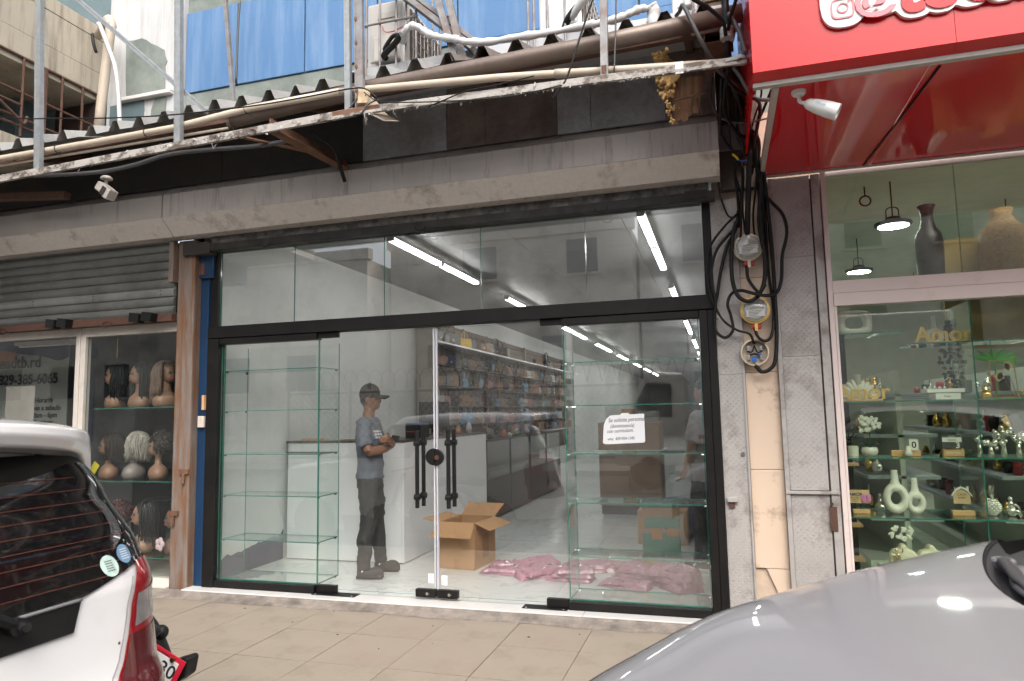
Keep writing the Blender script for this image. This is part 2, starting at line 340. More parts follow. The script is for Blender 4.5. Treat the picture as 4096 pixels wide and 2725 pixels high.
# blue scraped paint low on the white wall beside the display
nv = pm('old_navy_wall_paint', (.03, .05, .10), .7, 0, .1, 6)
g = G(); pts = [(.12, 0), (1.14, 0), (1.14, .30)]; x = 1.14
while x > .2:
    x -= .05; pts.append((x, .27-.10*(1.14-x)+.06*mnoise.noise((x*9, 1, 0))))
pts.append((.12, .24)); g.prism(pts, -4.4185, -4.4165, 'yz'); p_ = struct('wall_paint_patch', g, nv)
# ================================================================== glazed shop front
sf = thing('glass_shop_front', 'black framed glass shop front with double doors and transom, below the beige shutter box', 'shop front', (-2.2, 0, 0))
def fr(n, *b): return ob(n, G().box(*b), black_alu, sf, bev=.004)
fr('jamb', -4.402, -4.285, -.055, .055, 0, 2.16); fr('jamb', -.132, -.075, -.055, .055, 0, 2.16); fr('jamb', -.074, -.018, -.05, .05, 0, 2.16)
fr('bottom_rail', -4.284, -3.292, -.05, .05, .001, .06); fr('bottom_rail', -1.152, -.133, -.05, .05, .001, .06)
fr('header', -4.284, -3.292, -.045, .045, 2.108, 2.163); fr('header', -1.152, -.133, -.045, .045, 2.108, 2.163)
fr('transom_rail', -4.402, -.018, -.058, .058, 2.166, 2.272)
fr('transom_jamb', -4.40, -4.322, -.03, .03, 2.273, 2.97); fr('transom_jamb', -.078, -.018, -.03, .03, 2.273, 2.97)
fr('transom_head', -4.32, -.08, -.03, .03, 2.953, 3.0)
XS = [-4.318, -3.541, -2.671, -1.81, -.952, -.082]
for a, b in zip(XS[:-1], XS[1:]): ob('transom_pane', G().pane(a+.002, b-.002, -.005, .005, 2.274, 2.951), [GLASS, edge_g], sf)
ob('side_pane', G().pane(-4.283, -3.294, -.005, .005, .062, 2.106), [GLASS, edge_g], sf)
rp_ = ob('side_pane', G().pane(-1.150, -.134, -.005, .005, .062, 2.106), [GLASS, edge_g], sf)
lead = pm('dark_ink', (.05, .05, .06), .8)
def door(x0, x1, hx, latch, pivot):
    d = ob('door', G().pane(x0, x1, -.005, .005, .035, 2.148), [GLASS_D, edge_g], sf)
    h = G()
    for yy in (-.062, .062):
        h.tube([(hx, yy, .715), (hx, yy, 1.325)], .0165, 14)
    for zz in (1.222, .80):
        h.tube([(hx, -.062, zz), (hx, .062, zz)], .011, 10)
        for yy in (-.062, .062): h.tube([(hx-.022, yy, zz), (hx+.022, yy, zz)], .024, 12)
        for yy in (-.0085, .0085): h.tube([(hx, yy-.002, zz), (hx, yy+.002, zz)], .02, 12)
    ob('handle', h, black_pl, d, auto=40)
    ob('patch_fitting', G().box(latch[0], latch[1], -.022, .022, .022, .082), black_alu, d, bev=.003)
    ob('keyhole', G().tube([((latch[0]+latch[1])/2+.02, -.0225, .052), ((latch[0]+latch[1])/2+.02, -.034, .052)], .012, 10).box((latch[0]+latch[1])/2+.018, (latch[0]+latch[1])/2+.04, -.034, -.03, .05, .054), chrome, d)
    ob('patch_fitting', G().box(pivot[0], pivot[1], -.022, .022, .008, .068), black_alu, d, bev=.003)
    ob('top_fitting', G().box(pivot[0], pivot[1], -.024, .024, 2.118, 2.164), black_alu, d, bev=.003)
    return d
dl = door(-3.284, -2.232, -2.352, (-2.392, -2.222), (-3.286, -3.105))
dr = door(-2.200, -1.156, -2.085, (-2.207, -2.036), (-1.325, -1.155))
seal = pm('clear_plastic_seal', (.50, .50, .56), .3, 0, .1, 3)
for d, x in ((dl, -2.230), (dr, -2.206)):
    ob('edge_seal', G().box(x, x+.010, -.011, .011, .09, 2.145), seal, d); ob('edge_seal', G().box(x+.003, x+.0045, -.018, -.0115, .09, 2.145), white_pl, d)
ob('lock', G().prism([(-2.222+.075*math.cos(R(a))*1., 1.112+.068*math.sin(R(a))) for a in range(90, 271, 12)], -.026, -.006), black_pl, dl, bev=.004)
lk = ob('lock', G().prism([(-2.216+.075*math.cos(R(a)), 1.108+.068*math.sin(R(a))) for a in range(-90, 91, 12)], -.03, -.006), black_pl, dr, bev=.004)
ob('key_cylinder', G().tube([(-2.195, -.0305, 1.108), (-2.195, -.038, 1.108)], .019, 14), pm('copper_cylinder', (.55, .28, .19), .3, 1), lk, auto=40)
for d, x, z in ((dl, -2.262, .165), (dr, -2.150, .155)): ob('sticker', G().box(x-.024, x+.024, -.0075, -.006, z-.036, z+.036), white_p, d)
ob('sticker_print', G().box(-2.166, -2.163, -.0082, -.0078, .128, .16), lead, dr)
for x0, x1 in ((-3.30, -2.905), (-1.505, -1.16)):
    ob('floor_spring', G().box(x0, x1, -.075, .03, .0005, .006), black_alu, sf, bev=.002)
    for x in (x0+.03, x1-.03): ob('screw', G().lathe([(.006, 0), (.005, .002)], (x, -.06, .006), 8), steel, sf)
# the hiring notice on the right pane
nt_ = thing('paper_notice', 'white handwritten paper notice taped to the glass beside the right door', 'notice', (-.71, -.008, 1.2))
def nq(x, z): return (-.866+x*.3115, 1.202+z*.211+.012*x)
pts = [nq(.06, 0), nq(.97, 0), nq(1, .05), nq(1.0, 1.0), nq(.2, 1.0), nq(.09, .87), nq(.03, .66), nq(.0, .05)]
ob('sheet', G().prism(pts, -.0085, -.0065), pm('paper', (.60, .61, .63), .8, 0, .02, 6), nt_)
ink = pm('pencil_ink', (.05, .055, .07), .9)
for s, x, z, sz, sx in (('Se solicita personal', .57, .76, .042, .82), ('(dominicano/a)', .47, .56, .037, .80), ('con curriculum.', .42, .39, .037, .84), ('wha:  829-924-1342', .43, .13, .029, .86)):
    p = nq(x, z); text('handwriting', s, sz, ink, nt_, (p[0], -.0088, p[1]), rot=(R(90), R(-2.2), 0), ext=.0001, shear=.28, sx=sx, offset=.0004)
tg = nq(.55, 1.0); ob('tape', G().box(tg[0]-.03, tg[0]+.03, -.0095, -.0088, tg[1]-.012, tg[1]+.012), pm('clear_tape', (.6, .6, .58), .3), nt_)
# shutter of this shop, rolled up: painted end strip with pull rings
rs = thing('rolled_shutter', 'sooty black bottom bar of the rolled up shutter above the glass transom', 'shutter', (-2.2, -.1, 2.95))
ob('bottom_bar', G().box(-4.56, .02, -.14, -.06, 2.945, 3.012), pm('black_shutter_paint', (.012, .011, .010), .6, 0, .3, 8, dirt=(.07, .06, .05), damt=.5, dscale=9), rs, bev=.003)
mesh_m = pm('perforated_slat', (.05, .047, .044), .6, 0, .3, 10, bump=.6, bscale=160, dirt=(.24, .22, .20), damt=.8, dscale=11, dth=.52)
ob('slat', G().box(-4.33, -.02, -.125, -.075, 3.013, 3.062), mesh_m, rs, bev=.004)
ob('slat', G().box(-4.33, -.02, -.12, -.08, 3.063, 3.1), mesh_m, rs)
for x in (-3.734, -2.276, -.798):
    ob('pull_ring', G().tube([(x+.045*math.cos(R(a)), -.146-.012*abs(math.sin(R(a/2))), 2.975-.034*math.sin(R(a))-.01) for a in range(-15, 196, 15)], .005, 6), black_pl, rs, smooth=True)
ob('end_bracket', G().box(-4.62, -4.33, -.145, -.05, 2.925, 3.03), soot_shade, rs); ob('end_bracket', G().box(-.19, -.03, -.15, -.141, 2.965, 3.02), soot_shade, rs)
# ================================================================== glass display cases standing behind the fixed panes
def case(x0, x1, zs, open_side, label):
    t = thing('glass_display_case', label, 'display case', ((x0+x1)/2, .18, 0), group='glass cases behind the shop front')
    yb = .335
    ob('back_pane', G().pane(x0, x1, yb, yb+.006, .062, 2.10), [GLASS_S, edge_g], t)
    ob('side_pane', G().pane(x0-.003, x0+.005, .012, yb-.001, .062, 2.104), [GLASS_S, edge_g], t)
    ob('side_pane', G().pane(x1-.005, x1+.003, .012, yb-.001, .062, 2.104), [GLASS_S, edge_g], t)
    for z in zs:
        s = ob('shelf', G().pane(x0+.007, x1-.007, .014, yb-.003, z-.004, z+.004), [GLASS_S, edge_g], t)
        for xx, sg in ((x0+.005, 1), (x1-.005, -1)):
            for yy in (.035, yb-.03): ob('clip', G().tube([(xx, yy, z-.009), (xx+sg*.016, yy, z-.009)], .0075, 8), chrome if x0 > -2 else black_pl, s)
    return t
case(-4.266, -3.294, (1.87, 1.512, 1.132, .776, .397, .066), 1, 'empty glass display case with shelves beside the man in the cap')
case(-1.150, -.140, (1.822, 1.492, 1.131, .767, .373, .066), -1, 'empty glass display case with shelves behind the handwritten notice')
# ================================================================== shutter boxes
def shutter_box(x0, x1, mat, label):
    t = thing('shutter_box', label, 'shutter box', ((x0+x1)/2, -.2, 3.07))
    ob('face_panel', G().add([(x0, -.36, 3.228), (x1, -.36, 3.228), (x1, -.36, 3.43), (x0, -.36, 3.43), (x0, -.358, 3.226), (x1, -.358, 3.226), (x1, -.05, 3.43), (x0, -.05, 3.43)],
        [(0, 1, 2, 3), (2, 3, 7, 6), (1, 2, 6, 5), (0, 3, 7, 4)]), mat, t)
    ob('lower_panel', G().prism([(-.362, 3.224), (-.217, 3.088), (-.205, 3.098), (-.35, 3.235)], x0, x1, 'yz'), beige_bounce, t)
    ob('top_panel', G().prism([(-.36, 3.432), (-.20, 3.56), (-.05, 3.56), (-.05, 3.435)], x0, x1, 'yz'), mat, t)
    ob('bottom_lip', G().prism([(-.217, 3.086), (-.10, 3.078), (-.10, 3.096), (-.205, 3.100)], x0, x1, 'yz'), mat, t)
    ob('end_cap', G().prism([(-.352, 3.24), (-.352, 3.425), (-.2, 3.55), (-.06, 3.55), (-.06, 3.1), (-.2, 3.103)], x1-.012, x1-.004, 'yz'), mat, t)
    return t
shutter_box(-4.655, .062, beige_sheet, 'long beige sheet metal shutter box right above the glass shop front')
shutter_box(-9.5, -4.667, beige_sheet2, 'streaked beige shutter box above the grey ribbed roller shutter')
# ================================================================== neighbouring roller shutter (half down)
st = thing('roller_shutter', 'half lowered grey ribbed roller shutter above the wig window', 'shutter', (-6, -.12, 2.3))
prof = [(-.02, 0), (-.032, .02), (-.034, .045), (-.026, .062), (-.012, .066), (-.010, .076), (-.020, .083), (.004, .083), (.004, 0)]
for k in range(9):
    z = 2.405+.083*k; zl = 0
    s = ob('slat', G().prism([(a-.10, b+z) for a, b in prof], -9.3, -4.72, 'yz'), shutter_lite if k == 2 else shutter_m, st, auto=35)
    if k == 2:
        for x in (-6.4, -5.65, -4.86): 
            for dz in (.018, .05): ob('rivet', G().tube([(x, -.134, z+dz), (x, -.139, z+dz)], .006, 6), rust_dk, s)
ob('bottom_bar', G().box(-9.3, -4.72, -.15, -.085, 2.335, 2.404), rust_dk, st, bev=.003)
for x in (-6.06, -5.92, -5.07, -4.93):
    ob('lock_box', G().obox((x, -.19, 2.375), (.11, .085, .085), Matrix.Rotation(R(8), 3, 'Y')), black_pl, st, bev=.006)
for x in (-6.75, -5.45):
    ob('pull_ring', G().tube([(x+.055*math.cos(R(a)), -.16, 2.345-.03*math.sin(R(a))) for a in range(0, 361, 24)], .004, 6), rust_dk, st, smooth=True)
ob('side_guide', G().box(-4.755, -4.705, -.165, -.08, 2.69, 3.06), rust_col, st, bev=.004)
# ================================================================== steel column and blue post
rc = thing('steel_column', 'rust streaked grey steel column between the wig window and the blue post', 'column', (-4.61, -.05, -.05))
ob('shaft', G().box(-4.70, -4.515, -.11, .07, -.05, 3.075), rust_col, rc, bev=.012)
for x, z in ((-4.56, .99), (-4.66, .63)):
    ob('latch', G().box(x-.05, x+.05, -.128, -.111, z-.02, z+.022).tube([(x, -.13, z-.1), (x, -.13, z-.02)], .016, 8), rust, rc)
bp_ = thing('blue_post', 'narrow navy blue painted post beside the black shop front frame', 'post', (-4.46, .0, -.03))
ob('shaft', G().box(-4.508, -4.408, -.03, .07, -.03, 2.74), blue_paint, bp_, bev=.006)
ob('capital', G().box(-4.508, -4.352, -.062, -.032, 2.72, 2.94), blue_paint, bp_, bev=.004)
ob('side_strip', G().box(-4.425, -4.407, -.045, -.031, .05, 2.7), blue_paint, bp_, bev=.003)
ob('wood_block', G().box(-4.43, -4.405, -.075, -.046, 1.53, 1.66), wood_l, bp_); ob('switch_box', G().box(-4.475, -4.408, -.07, -.046, 1.375, 1.475), pm('old_white_box', (.6, .54, .48), .5, 0, .1, 9, dirt=(.2, .15, .1), damt=.5, dscale=9), bp_, bev=.004)
ob('hinge_block', G().box(-4.502, -4.44, -.072, -.033, 2.75, 2.85), rust_dk, bp_)
struct('gap_wall', G().box(-4.6, -4.40, .075, .1, -.05, 3.1), pm('dark_gap', (.03, .028, .026), .9))
# ================================================================== wig shop window
struct('wig_shop_floor', G().box(-10, -4.62, .06, 3.2, -.1, -.01), concrete)
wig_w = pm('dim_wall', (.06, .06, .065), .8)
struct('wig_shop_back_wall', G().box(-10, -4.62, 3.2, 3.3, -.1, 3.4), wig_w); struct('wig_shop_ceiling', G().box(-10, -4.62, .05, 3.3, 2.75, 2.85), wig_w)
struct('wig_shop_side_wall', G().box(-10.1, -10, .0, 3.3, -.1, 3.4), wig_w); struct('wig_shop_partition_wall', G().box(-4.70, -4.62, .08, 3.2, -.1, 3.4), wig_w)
ws = thing('wig_shop_window', 'white aluminium framed window of the wig shop left of the rusty column', 'window', (-6, 0, -.03))
wig_f = pm('cream_white_aluminium', (.60, .555, .50), .45, 0, .05, 5, dirt=(.3, .25, .2), damt=.4, dscale=6, dth=.64)
def wf(n, *b): return ob(n, G().box(*b), wig_f, ws, bev=.004)
wf('head', -9.6, -4.71, -.03, .03, 2.345, 2.43); wf('rail', -9.6, -5.945, -.035, .035, 2.268, 2.343); wf('rail', -5.83, -4.71, -.035, .035, 2.255, 2.343)
wf('mullion', -5.944, -5.892, -.04, .04, .05, 2.343); wf('mullion', -5.889, -5.831, -.035, .035, .05, 2.343); wf('sill', -9.6, -4.71, -.04, .04, -.04, .048); wf('step', -9.6, -4.71, -.14, -.042, -.055, .0)
ob('pane', G().pane(-9.5, -5.946, -.004, .004, .05, 2.266), [GLASS_L, edge_g], ws); ob('pane', G().pane(-5.829, -4.712, -.004, .004, .05, 2.253), [GLASS_L, edge_g], ws)
tag(ob('tube_light', G().box(-6.87, -5.98, .06, .12, 2.228, 2.262).tube([(-6.83, .09, 2.218), (-6.02, .09, 2.218)], .013, 8), offwhite), 'unlit white tube light fitting above the shop banner', 'light fitting')
for i, z in enumerate((1.57, .885, .2)):
    tag(ob('glass_shelf', G().pane(-5.82, -4.72, .06, .52, z-.009, z-.001), [GLASS_S, edge_g]), ['top', 'middle', 'bottom'][i]+' glass shelf of wig heads in the wig shop window', 'shelf')
tag(ob('gold_hanger', G().tube([(-5.62, .14, 2.25), (-5.625, .14, 2.06)], .007, 8).lathe([(.02, 2.25), (.013, 2.258)], (-5.62, .14, 0), 10), gold), 'thin gold rod hanging above the top row of wig heads', 'rod')
# banner at the back
bn = thing('shop_banner', 'dim white banner with navy and orange swoosh, phone number and opening hours', 'banner', (-8.2, 1.2, .4))
ban = pm('banner_cloth', (.5, .51, .47), .7, 0, .03, 3); navy = pm('banner_navy', (.01, .022, .10), .6); orng = pm('banner_orange', (.45, .11, .03), .6); inkb = pm('banner_ink', (.012, .012, .014), .7)
ob('cloth', G().box(-9.8, -7.47, 1.2, 1.212, .4, 2.5), ban, bn)
pts = [(-9.8, 2.5), (-7.47, 2.5), (-7.47, 2.22)]+[(-7.47-.4*k/8, 2.22-.035*math.sin(math.pi*k/8*1.3)) for k in range(1, 9)]+[(-8.1, 2.27), (-8.5, 2.33), (-9.0, 2.40), (-9.8, 2.3)]
ob('swoosh', G().prism(pts, 1.196, 1.199), navy, bn)
ob('swoosh', G().prism([(-9.8, 2.30), (-9.0, 2.40), (-8.5, 2.34), (-8.28, 2.30), (-8.36, 2.16), (-8.7, 2.07), (-9.8, 2.02)], 1.192, 1.195), orng, bn)
for s, x, z, sz, al in (('yeadtb.rd', -7.89, 2.115, .20, 'RIGHT'), ('829-385-6065', -7.61, 1.915, .17, 'RIGHT'), ('Horario', -7.68, 1.685, .085, 'RIGHT'), ('Lunes a sabado', -7.55, 1.592, .085, 'RIGHT'), ('8am - 6pm', -7.60, 1.505, .085, 'RIGHT'), ('Domingo', -7.66, 1.42, .085, 'RIGHT'), ('8am - 2:00pm', -7.52, 1.336, .085, 'RIGHT')):
    text('lettering', s, sz, inkb, bn, (x, 1.188, z), align=al, ext=.001, offset=.004 if sz > .1 else .003)
tag(ob('wall_panel', G().box(-7.45, -6.6, 1.35, 1.37, .2, 2.45).box(-7.40, -7.2, 1.34, 1.349, 2.2, 2.4, 1).box(-7.42, -7.22, 1.34, 1.349, 1.2, 2.1, 1), [wig_w, navy]), 'dark panel with navy shapes beside the shop banner', 'panel')
tag(ob('taped_paper', G().box(-6.88, -6.50, .012, .016, 1.36, 1.81), pm('dull_paper', (.40, .36, .33), .8)), 'plain greyish paper sheet taped inside the wig shop glass', 'paper')
# wig heads
skin_a = pm('mannequin_skin', (.30, .17, .11), .45, 0, .05, 6); skin_b = pm('mannequin_skin_dark', (.20, .11, .08), .4, 0, .05, 6); skin_c = pm('mannequin_skin_grey', (.27, .23, .21), .4, 0, .05, 6)
lipm = pm('red_lips', (.45, .03, .04), .3)
def bust_mesh():
    g = G(); e = []
    g.lathe([(.001, 0), (.085, 0), (.10, .03), (.10, .06), (.085, .095), (.055, .12), (.036, .14), (.033, .19), (.036, .22), (.03, .24)], (0, 0, 0), 20, .85, 1.25)
    g.ball((.0, 0, .30), (.078, .066, .095), 18, 12); g.ball((-.035, 0, .262), (.048, .046, .05), 14, 8)   # skull, jaw
    g.add([(-.072, 0, .315), (-.096, 0, .276), (-.072, .013, .272), (-.072, -.013, .272), (-.07, 0, .262)], [(0, 2, 1), (0, 1, 3), (1, 2, 4), (1, 4, 3)])
    return g
BUST = {}
def wig_head(x, z, kind, hair, skin, label, rz=0, sc=1., y=.3):
    t = thing('wig_head', label, 'wig head', (x, y, z), rz+.8, 'mannequin heads with wigs')
    b = ob('bust', bust_mesh(), skin, t, smooth=True, world=False)
    ob('lips', G().ball((-.080, 0, .249), (.008, .019, .008), 10, 6), lipm, b, world=False)
    for s in (-1, 1): ob('eye', G().ball((-.073, s*.026, .302), (.007, .014, .006), 8, 6), inkb, b, world=False)
    g = G(); rr = random.Random(int(x*100)); 
    g.ball((.016, 0, .318), (.084, .078, .092), 18, 10)
    n = 240
    for i in range(n):
        a = rr.uniform(-2.1, 2.1); ca, sa = math.cos(a), math.sin(a); L = dict(long=.40, bob=.27, curly=.17)[kind]*rr.uniform(.75, 1.08); P = []; fat = rr.uniform(.98, 1.3); ph = rr.uniform(0, 6.28); wv = rr.uniform(.6, 1.4)
        for k in range(9):
            q = k/8; d = q*L
            if d < .13: th_ = d/.13*1.45; r_ = .084*math.sin(th_)*fat; zz = .318+.096*math.cos(th_)
            else: r_ = .090*fat*(1+(.9 if kind == 'curly' else .15)*(d-.13)); zz = .318-(d-.115)
            w_ = (.024 if kind == 'curly' else (.009 if kind == 'long' else .006))*q*wv; f1, f2 = math.sin(k*1.7+ph)*w_, math.cos(k*1.3+ph)*w_
            P.append((.016+ca*r_+f1, sa*r_*.95+f2, max(zz, .02)+(f1 if kind == 'curly' else 0)))
        g.tube(P, [.006, .007, .007, .0065, .006, .006, .005, .004, .0015] if kind != 'curly' else [.008, .010, .011, .011, .012, .012, .011, .010, .006], 4)
    if kind in ('curly', 'fringe'):
        for i in range(70):
            a = rr.uniform(-3.14, 3.14); e = rr.uniform(.1, 1.4); r_ = rr.uniform(.09, .115); g.ball((.02+math.cos(a)*math.sin(e)*r_, math.sin(a)*math.sin(e)*r_, .32+math.cos(e)*r_), rr.uniform(.014, .022), 6, 4)
    ob('wig', g, hair, t, smooth=True, world=False); sc *= 1.1; t.scale = (sc, sc, sc)
    LOC.pop(t.name, None); return t
hb = pm('black_hair', (.007, .006, .0055), .5, 0, .3, 40); hbr = pm('brown_hair', (.022, .013, .010), .5, 0, .3, 40); hbl = pm('ash_blonde_hair', (.34, .31, .27), .45, 0, .25, 60); hred = pm('dark_red_hair', (.06, .012, .014), .5, 0, .3, 40); hlb = pm('light_brown_hair', (.19, .12, .085), .5, 0, .3, 40)
wig_head(-5.80, 1.571, 'long', hb, skin_a, 'wig head with long dark hair at the mullion end of the top shelf')
wig_head(-5.50, 1.571, 'long', hb, skin_a, 'wig head with long black hair in the middle of the top shelf', .35)
wig_head(-5.17, 1.571, 'long', hlb, skin_a, 'wig head with long light brown curls at the column end of the top shelf', 2.2)
wig_head(-5.84, .886, 'bob', hbr, skin_a, 'wig head with bushy black hair and yellow tag on the middle shelf', 0, .98)
wig_head(-5.53, .886, 'bob', hbl, skin_c, 'wig head with straight ash blonde hair on the middle shelf', -.5)
wig_head(-5.24, .886, 'curly', hbr, skin_a, 'wig head with curly brown hair at the column end of the middle shelf', 0, .95)
wig_head(-5.73, .201, 'curly', hred, skin_a, 'wig head with curly dark red hair on the bottom shelf', .2)
wig_head(-5.40, .201, 'long', hb, skin_a, 'wig head with very long black hair and red lips on the bottom shelf', .15, 1.06)
wig_head(-5.02, .201, 'bob', hb, skin_b, 'wig head with dark skin and a pink flower against the rusty column', 0, .98)
tag(ob('price_tag', G().obox((-5.87, .16, 1.0), (.075, .004, .10), Matrix.Rotation(R(35), 3, 'Y')), pm('yellow_tag', (.8, .68, .03), .6)), 'yellow tag hanging on the neck of a wig head', 'tag')
fl_ = G(); [fl_.ball((-5.06+.03*math.cos(a), .16, .30+.035*math.sin(a)), (.026, .012, .03), 8, 6) for a in (0, 1.3, 2.5, 3.8, 5)]
tag(ob('paper_flower', fl_, pm('pink_white_cloth', (.75, .55, .6), .7), smooth=True), 'pink and white cloth flower on the dark mannequin bust', 'flower')
bt = [pm('bottle_red', (.3, .03, .03), .4), pm('bottle_white', (.5, .5, .48), .4), pm('bottle_black', (.03, .03, .03), .4)]
for i in range(7):
    tag(ob('bottle', G().lathe([(.028, 0), (.028, .12), (.012, .14), (.012, .17)], (-5.25+.085*i, .95, .62), 10), bt[i % 3 if i != 4 else 0], smooth=False), ['dim red bottle on the dark shelf behind the wig heads', 'dim white bottle on the dark shelf behind the wig heads', 'dim black bottle on the dark shelf behind the wig heads'][i % 3 if i != 4 else 0], 'bottle', 'bottles behind the wig heads')
tag(ob('back_shelf', G().box(-5.9, -4.72, .8, 1.1, .6, .62).box(-5.9, -4.72, .8, 1.1, .02, .05).box(-5.9, -5.87, .8, 1.1, .05, .6).box(-4.75, -4.72, .8, 1.1, .05, .6), black_pl), 'dark low shelf unit with bottles behind the wig heads', 'shelf')
# ================================================================== pillar with tread plates, meters and cables
pl = thing('pillar', 'cream tiled pillar between two grey tread plates carrying the electric meters', 'pillar', (.27, .1, -.05))
ob('core', G().box(.0, .74, .02, .34, -.05, 3.6), mortar, pl)
zc = -.05
for z0, z1 in ((.35, 1.02), (1.022, 1.70), (1.702, 2.38), (2.382, 3.02)):
    ob('wall_tile', G().box(.166, .385, .002, .019, z0+.001, z1-.001), cream_tile, pl, bev=.002)
ob('broken_tile', G().prism([(.385, .348), (.238, .348), (.262, .29), (.30, .2), (.335, .08), (.355, -.04), (.385, -.04)], .002, .019, 'xz'), cream_tile, pl)
def treads(x0, x1, z0, z1, y):
    g = G(); k = 0; z = z0+.02
    while z < z1-.015:
        x = x0+.014+(.019 if k % 2 else 0)
        while x < x1-.012:
            a = R(38 if (k % 2) else -38); L, W_ = .0135, .0042; ca, sa = math.cos(a), math.sin(a)
            P = [(x-ca*L, y, z-sa*L), (x+sa*W_, y, z-ca*W_), (x+ca*L, y, z+sa*L), (x-sa*W_, y, z+ca*W_), (x, y-.0032, z)]
            g.add(P, [(0, 1, 4), (1, 2, 4), (2, 3, 4), (3, 0, 4)]); x += .038
        z += .019; k += 1
    return g
def plate(x0, x1, z0, z1, y, mat, parent, n='tread_plate'):
    p = ob(n, G().box(x0, x1, y, y+.006, z0, z1), mat, parent, bev=.002); t = ob('tread_pattern', treads(x0, x1, z0, z1, y-.0002), mat, p); t['kind'] = 'stuff'; return p
pa = thing('steel_plate_door', 'narrow grey tread plate strip between the black frame and the cream tiles', 'steel plate', (.08, -.02, -.04))
plate(-.016, .158, -.04, 1.69, -.022, plate_grey, pa); plate(-.016, .158, 1.692, 2.97, -.022, plate_grey, pa); ob('rib', G().box(.150, .163, -.035, -.0225, -.04, 2.97), plate_grey, pa)
lt = ob('latch', G().box(.0, .075, -.055, -.0285, .80, .835), plate_grey, pa, bev=.004); ob('latch_bolt', G().box(.01, .05, -.04, -.029, .76, .799), rust_dk, lt)
ob('keyhole', G().tube([(.122, -.029, 1.13), (.122, -.034, 1.13)], .014, 10), steel, pa)
pb = thing('steel_plate_door', 'wide grey tread plate panel between the cream tiles and the green tinted window', 'steel plate', (.57, -.03, -.04))
pts_b = ((-.04, .86), (.885, 1.8), (1.802, 2.5), (2.502, 3.08))
for z0, z1 in pts_b: plate(.418, .663, z0, z1, -.03, plate_grey if z1 < 2 else plate_dk, pb)
ob('edge_strip', G().box(.386, .416, -.045, -.004, -.04, 3.08), plate_grey, pb, bev=.003); ob('edge_strip', G().box(.672, .725, -.042, -.004, -.04, 3.08), plate_grey, pb, bev=.003)
ob('cross_rib', G().box(.386, .726, -.055, -.0305, .862, .882), plate_grey, pb, bev=.002)
ob('hasp', G().box(.655, .70, -.05, -.043, .62, .78), rust_dk, pb); ob('hasp_hole', G().tube([(.668, -.052, .80), (.668, -.06, .80)], .012, 10), soot_shade, pb); ob('rust_seam', G().box(.664, .671, -.033, -.02, .0, 3.05), soot_shade, pb)
# meters
yel = pm('yellow_ring', (.75, .5, .12), .4); mglass = glassmat('meter_glass', (.86, .86, .84), .06); redp = pm('red_seal', (.45, .03, .03), .4)
def dots(c, y): pass
def meter(x, z, ring, label):
    t = thing('electric_meter', label, 'electric meter', (x, -.02, z), group='electric meters on the pillar')
    rot = Matrix.Rotation(R(90), 3, 'X')          # lathe axis towards the street (-y)
    ob('socket', G().lathe([(.098, -.02), (.098, .06), (.09, .07)], (x, .0, z), 28, rot=rot), grey_pl, t, auto=35)
    ob('ring', G().lathe([(.092, .071), (.100, .073), (.100, .092), (.090, .096)], (x, 0, z), 28, rot=rot), ring, t, auto=35)
    ob('face', G().lathe([(.084, .098), (.084, .112), (.07, .118), (.068, .125), (.001, .126)], (x, 0, z), 28, rot=rot), pm('meter_face', (.55, .55, .53), .4, 0, .05, 30), t, auto=35)
    ob('dial_plate', G().box(x-.062, x+.062, -.130, -.127, z-.052, z-.005), white_p, t); ob('display', G().box(x-.034, x+.022, -.130, -.127, z+.006, z+.045), pm('meter_display', (.42, .43, .40), .2), t)
    ob('button', G().lathe([(.017, .127), (.015, .131)], (x+.04, 0, z+.02), 14, rot=rot), grey_pl, t)
    ob('dome', G().lathe([(.080, .116), (.078, .140), (.070, .150), (.001, .152)], (x, 0, z), 28, rot=rot), mglass, t, smooth=True)
    for k in range(4): ob('print_line', G().box(x-.045, x+.045-.012*k, -.1312, -.1302, z-.014-.01*k, z-.011-.01*k), ink, t)
    ob('seal', G().box(x-.032, x+.034, -.10, -.07, z-.135, z-.106), redp, t, bev=.004); ob('tab', G().box(x-.009, x+.011, -.112, -.08, z-.15, z-.10), ring, t)
    return t
meter(.228, 2.585, pm('dull_ring', (.6, .55, .42), .4), 'upper round electric meter with grey white face on the pillar')
meter(.252, 2.135, yel, 'lower round electric meter with yellow ring on the pillar')
t = thing('meter_socket', 'open round meter base with bare terminals below the two meters', 'meter base', (.236, -.02, 1.835))
rot = Matrix.Rotation(R(90), 3, 'X'); z0 = 1.837; x0 = .236
ob('rim', G().lathe([(.096, -.01), (.096, .075), (.085, .078), (.083, .03), (.001, .03)], (x0, 0, z0), 28, rot=rot), pm('cream_metal', (.55, .47, .36), .5, 0, .1, 9), t, auto=35)
for dx, dz in ((-.042, .03), (.042, .03), (-.042, -.035), (.042, -.035)): ob('terminal', G().box(x0+dx-.01, x0+dx+.01, -.06, -.03, z0+dz-.018, z0+dz+.018), chrome, t, bev=.002)
for i, P in enumerate((((x0-.05, -.05, z0+.01), (x0-.02, -.06, z0+.005), (x0, -.055, z0+.05)), ((x0+.05, -.05, z0+.01), (x0+.02, -.06, z0+.0), (x0, -.055, z0+.04)), ((x0-.04, -.05, z0-.02), (x0, -.065, z0-.01), (x0+.04, -.05, z0-.02)))): ob('wire', G().tube(smooth_pts(P), .006, 6), black_rub, t, smooth=True)
ob('blue_wire', G().box(x0-.022, x0+.01, -.062, -.05, z0-.065, z0-.03).box(x0, x0+.04, -.062, -.05, z0-.02, z0-.01), pm('blue_wire', (.03, .14, .5), .4), t)
GC = 'black cables around the meters'
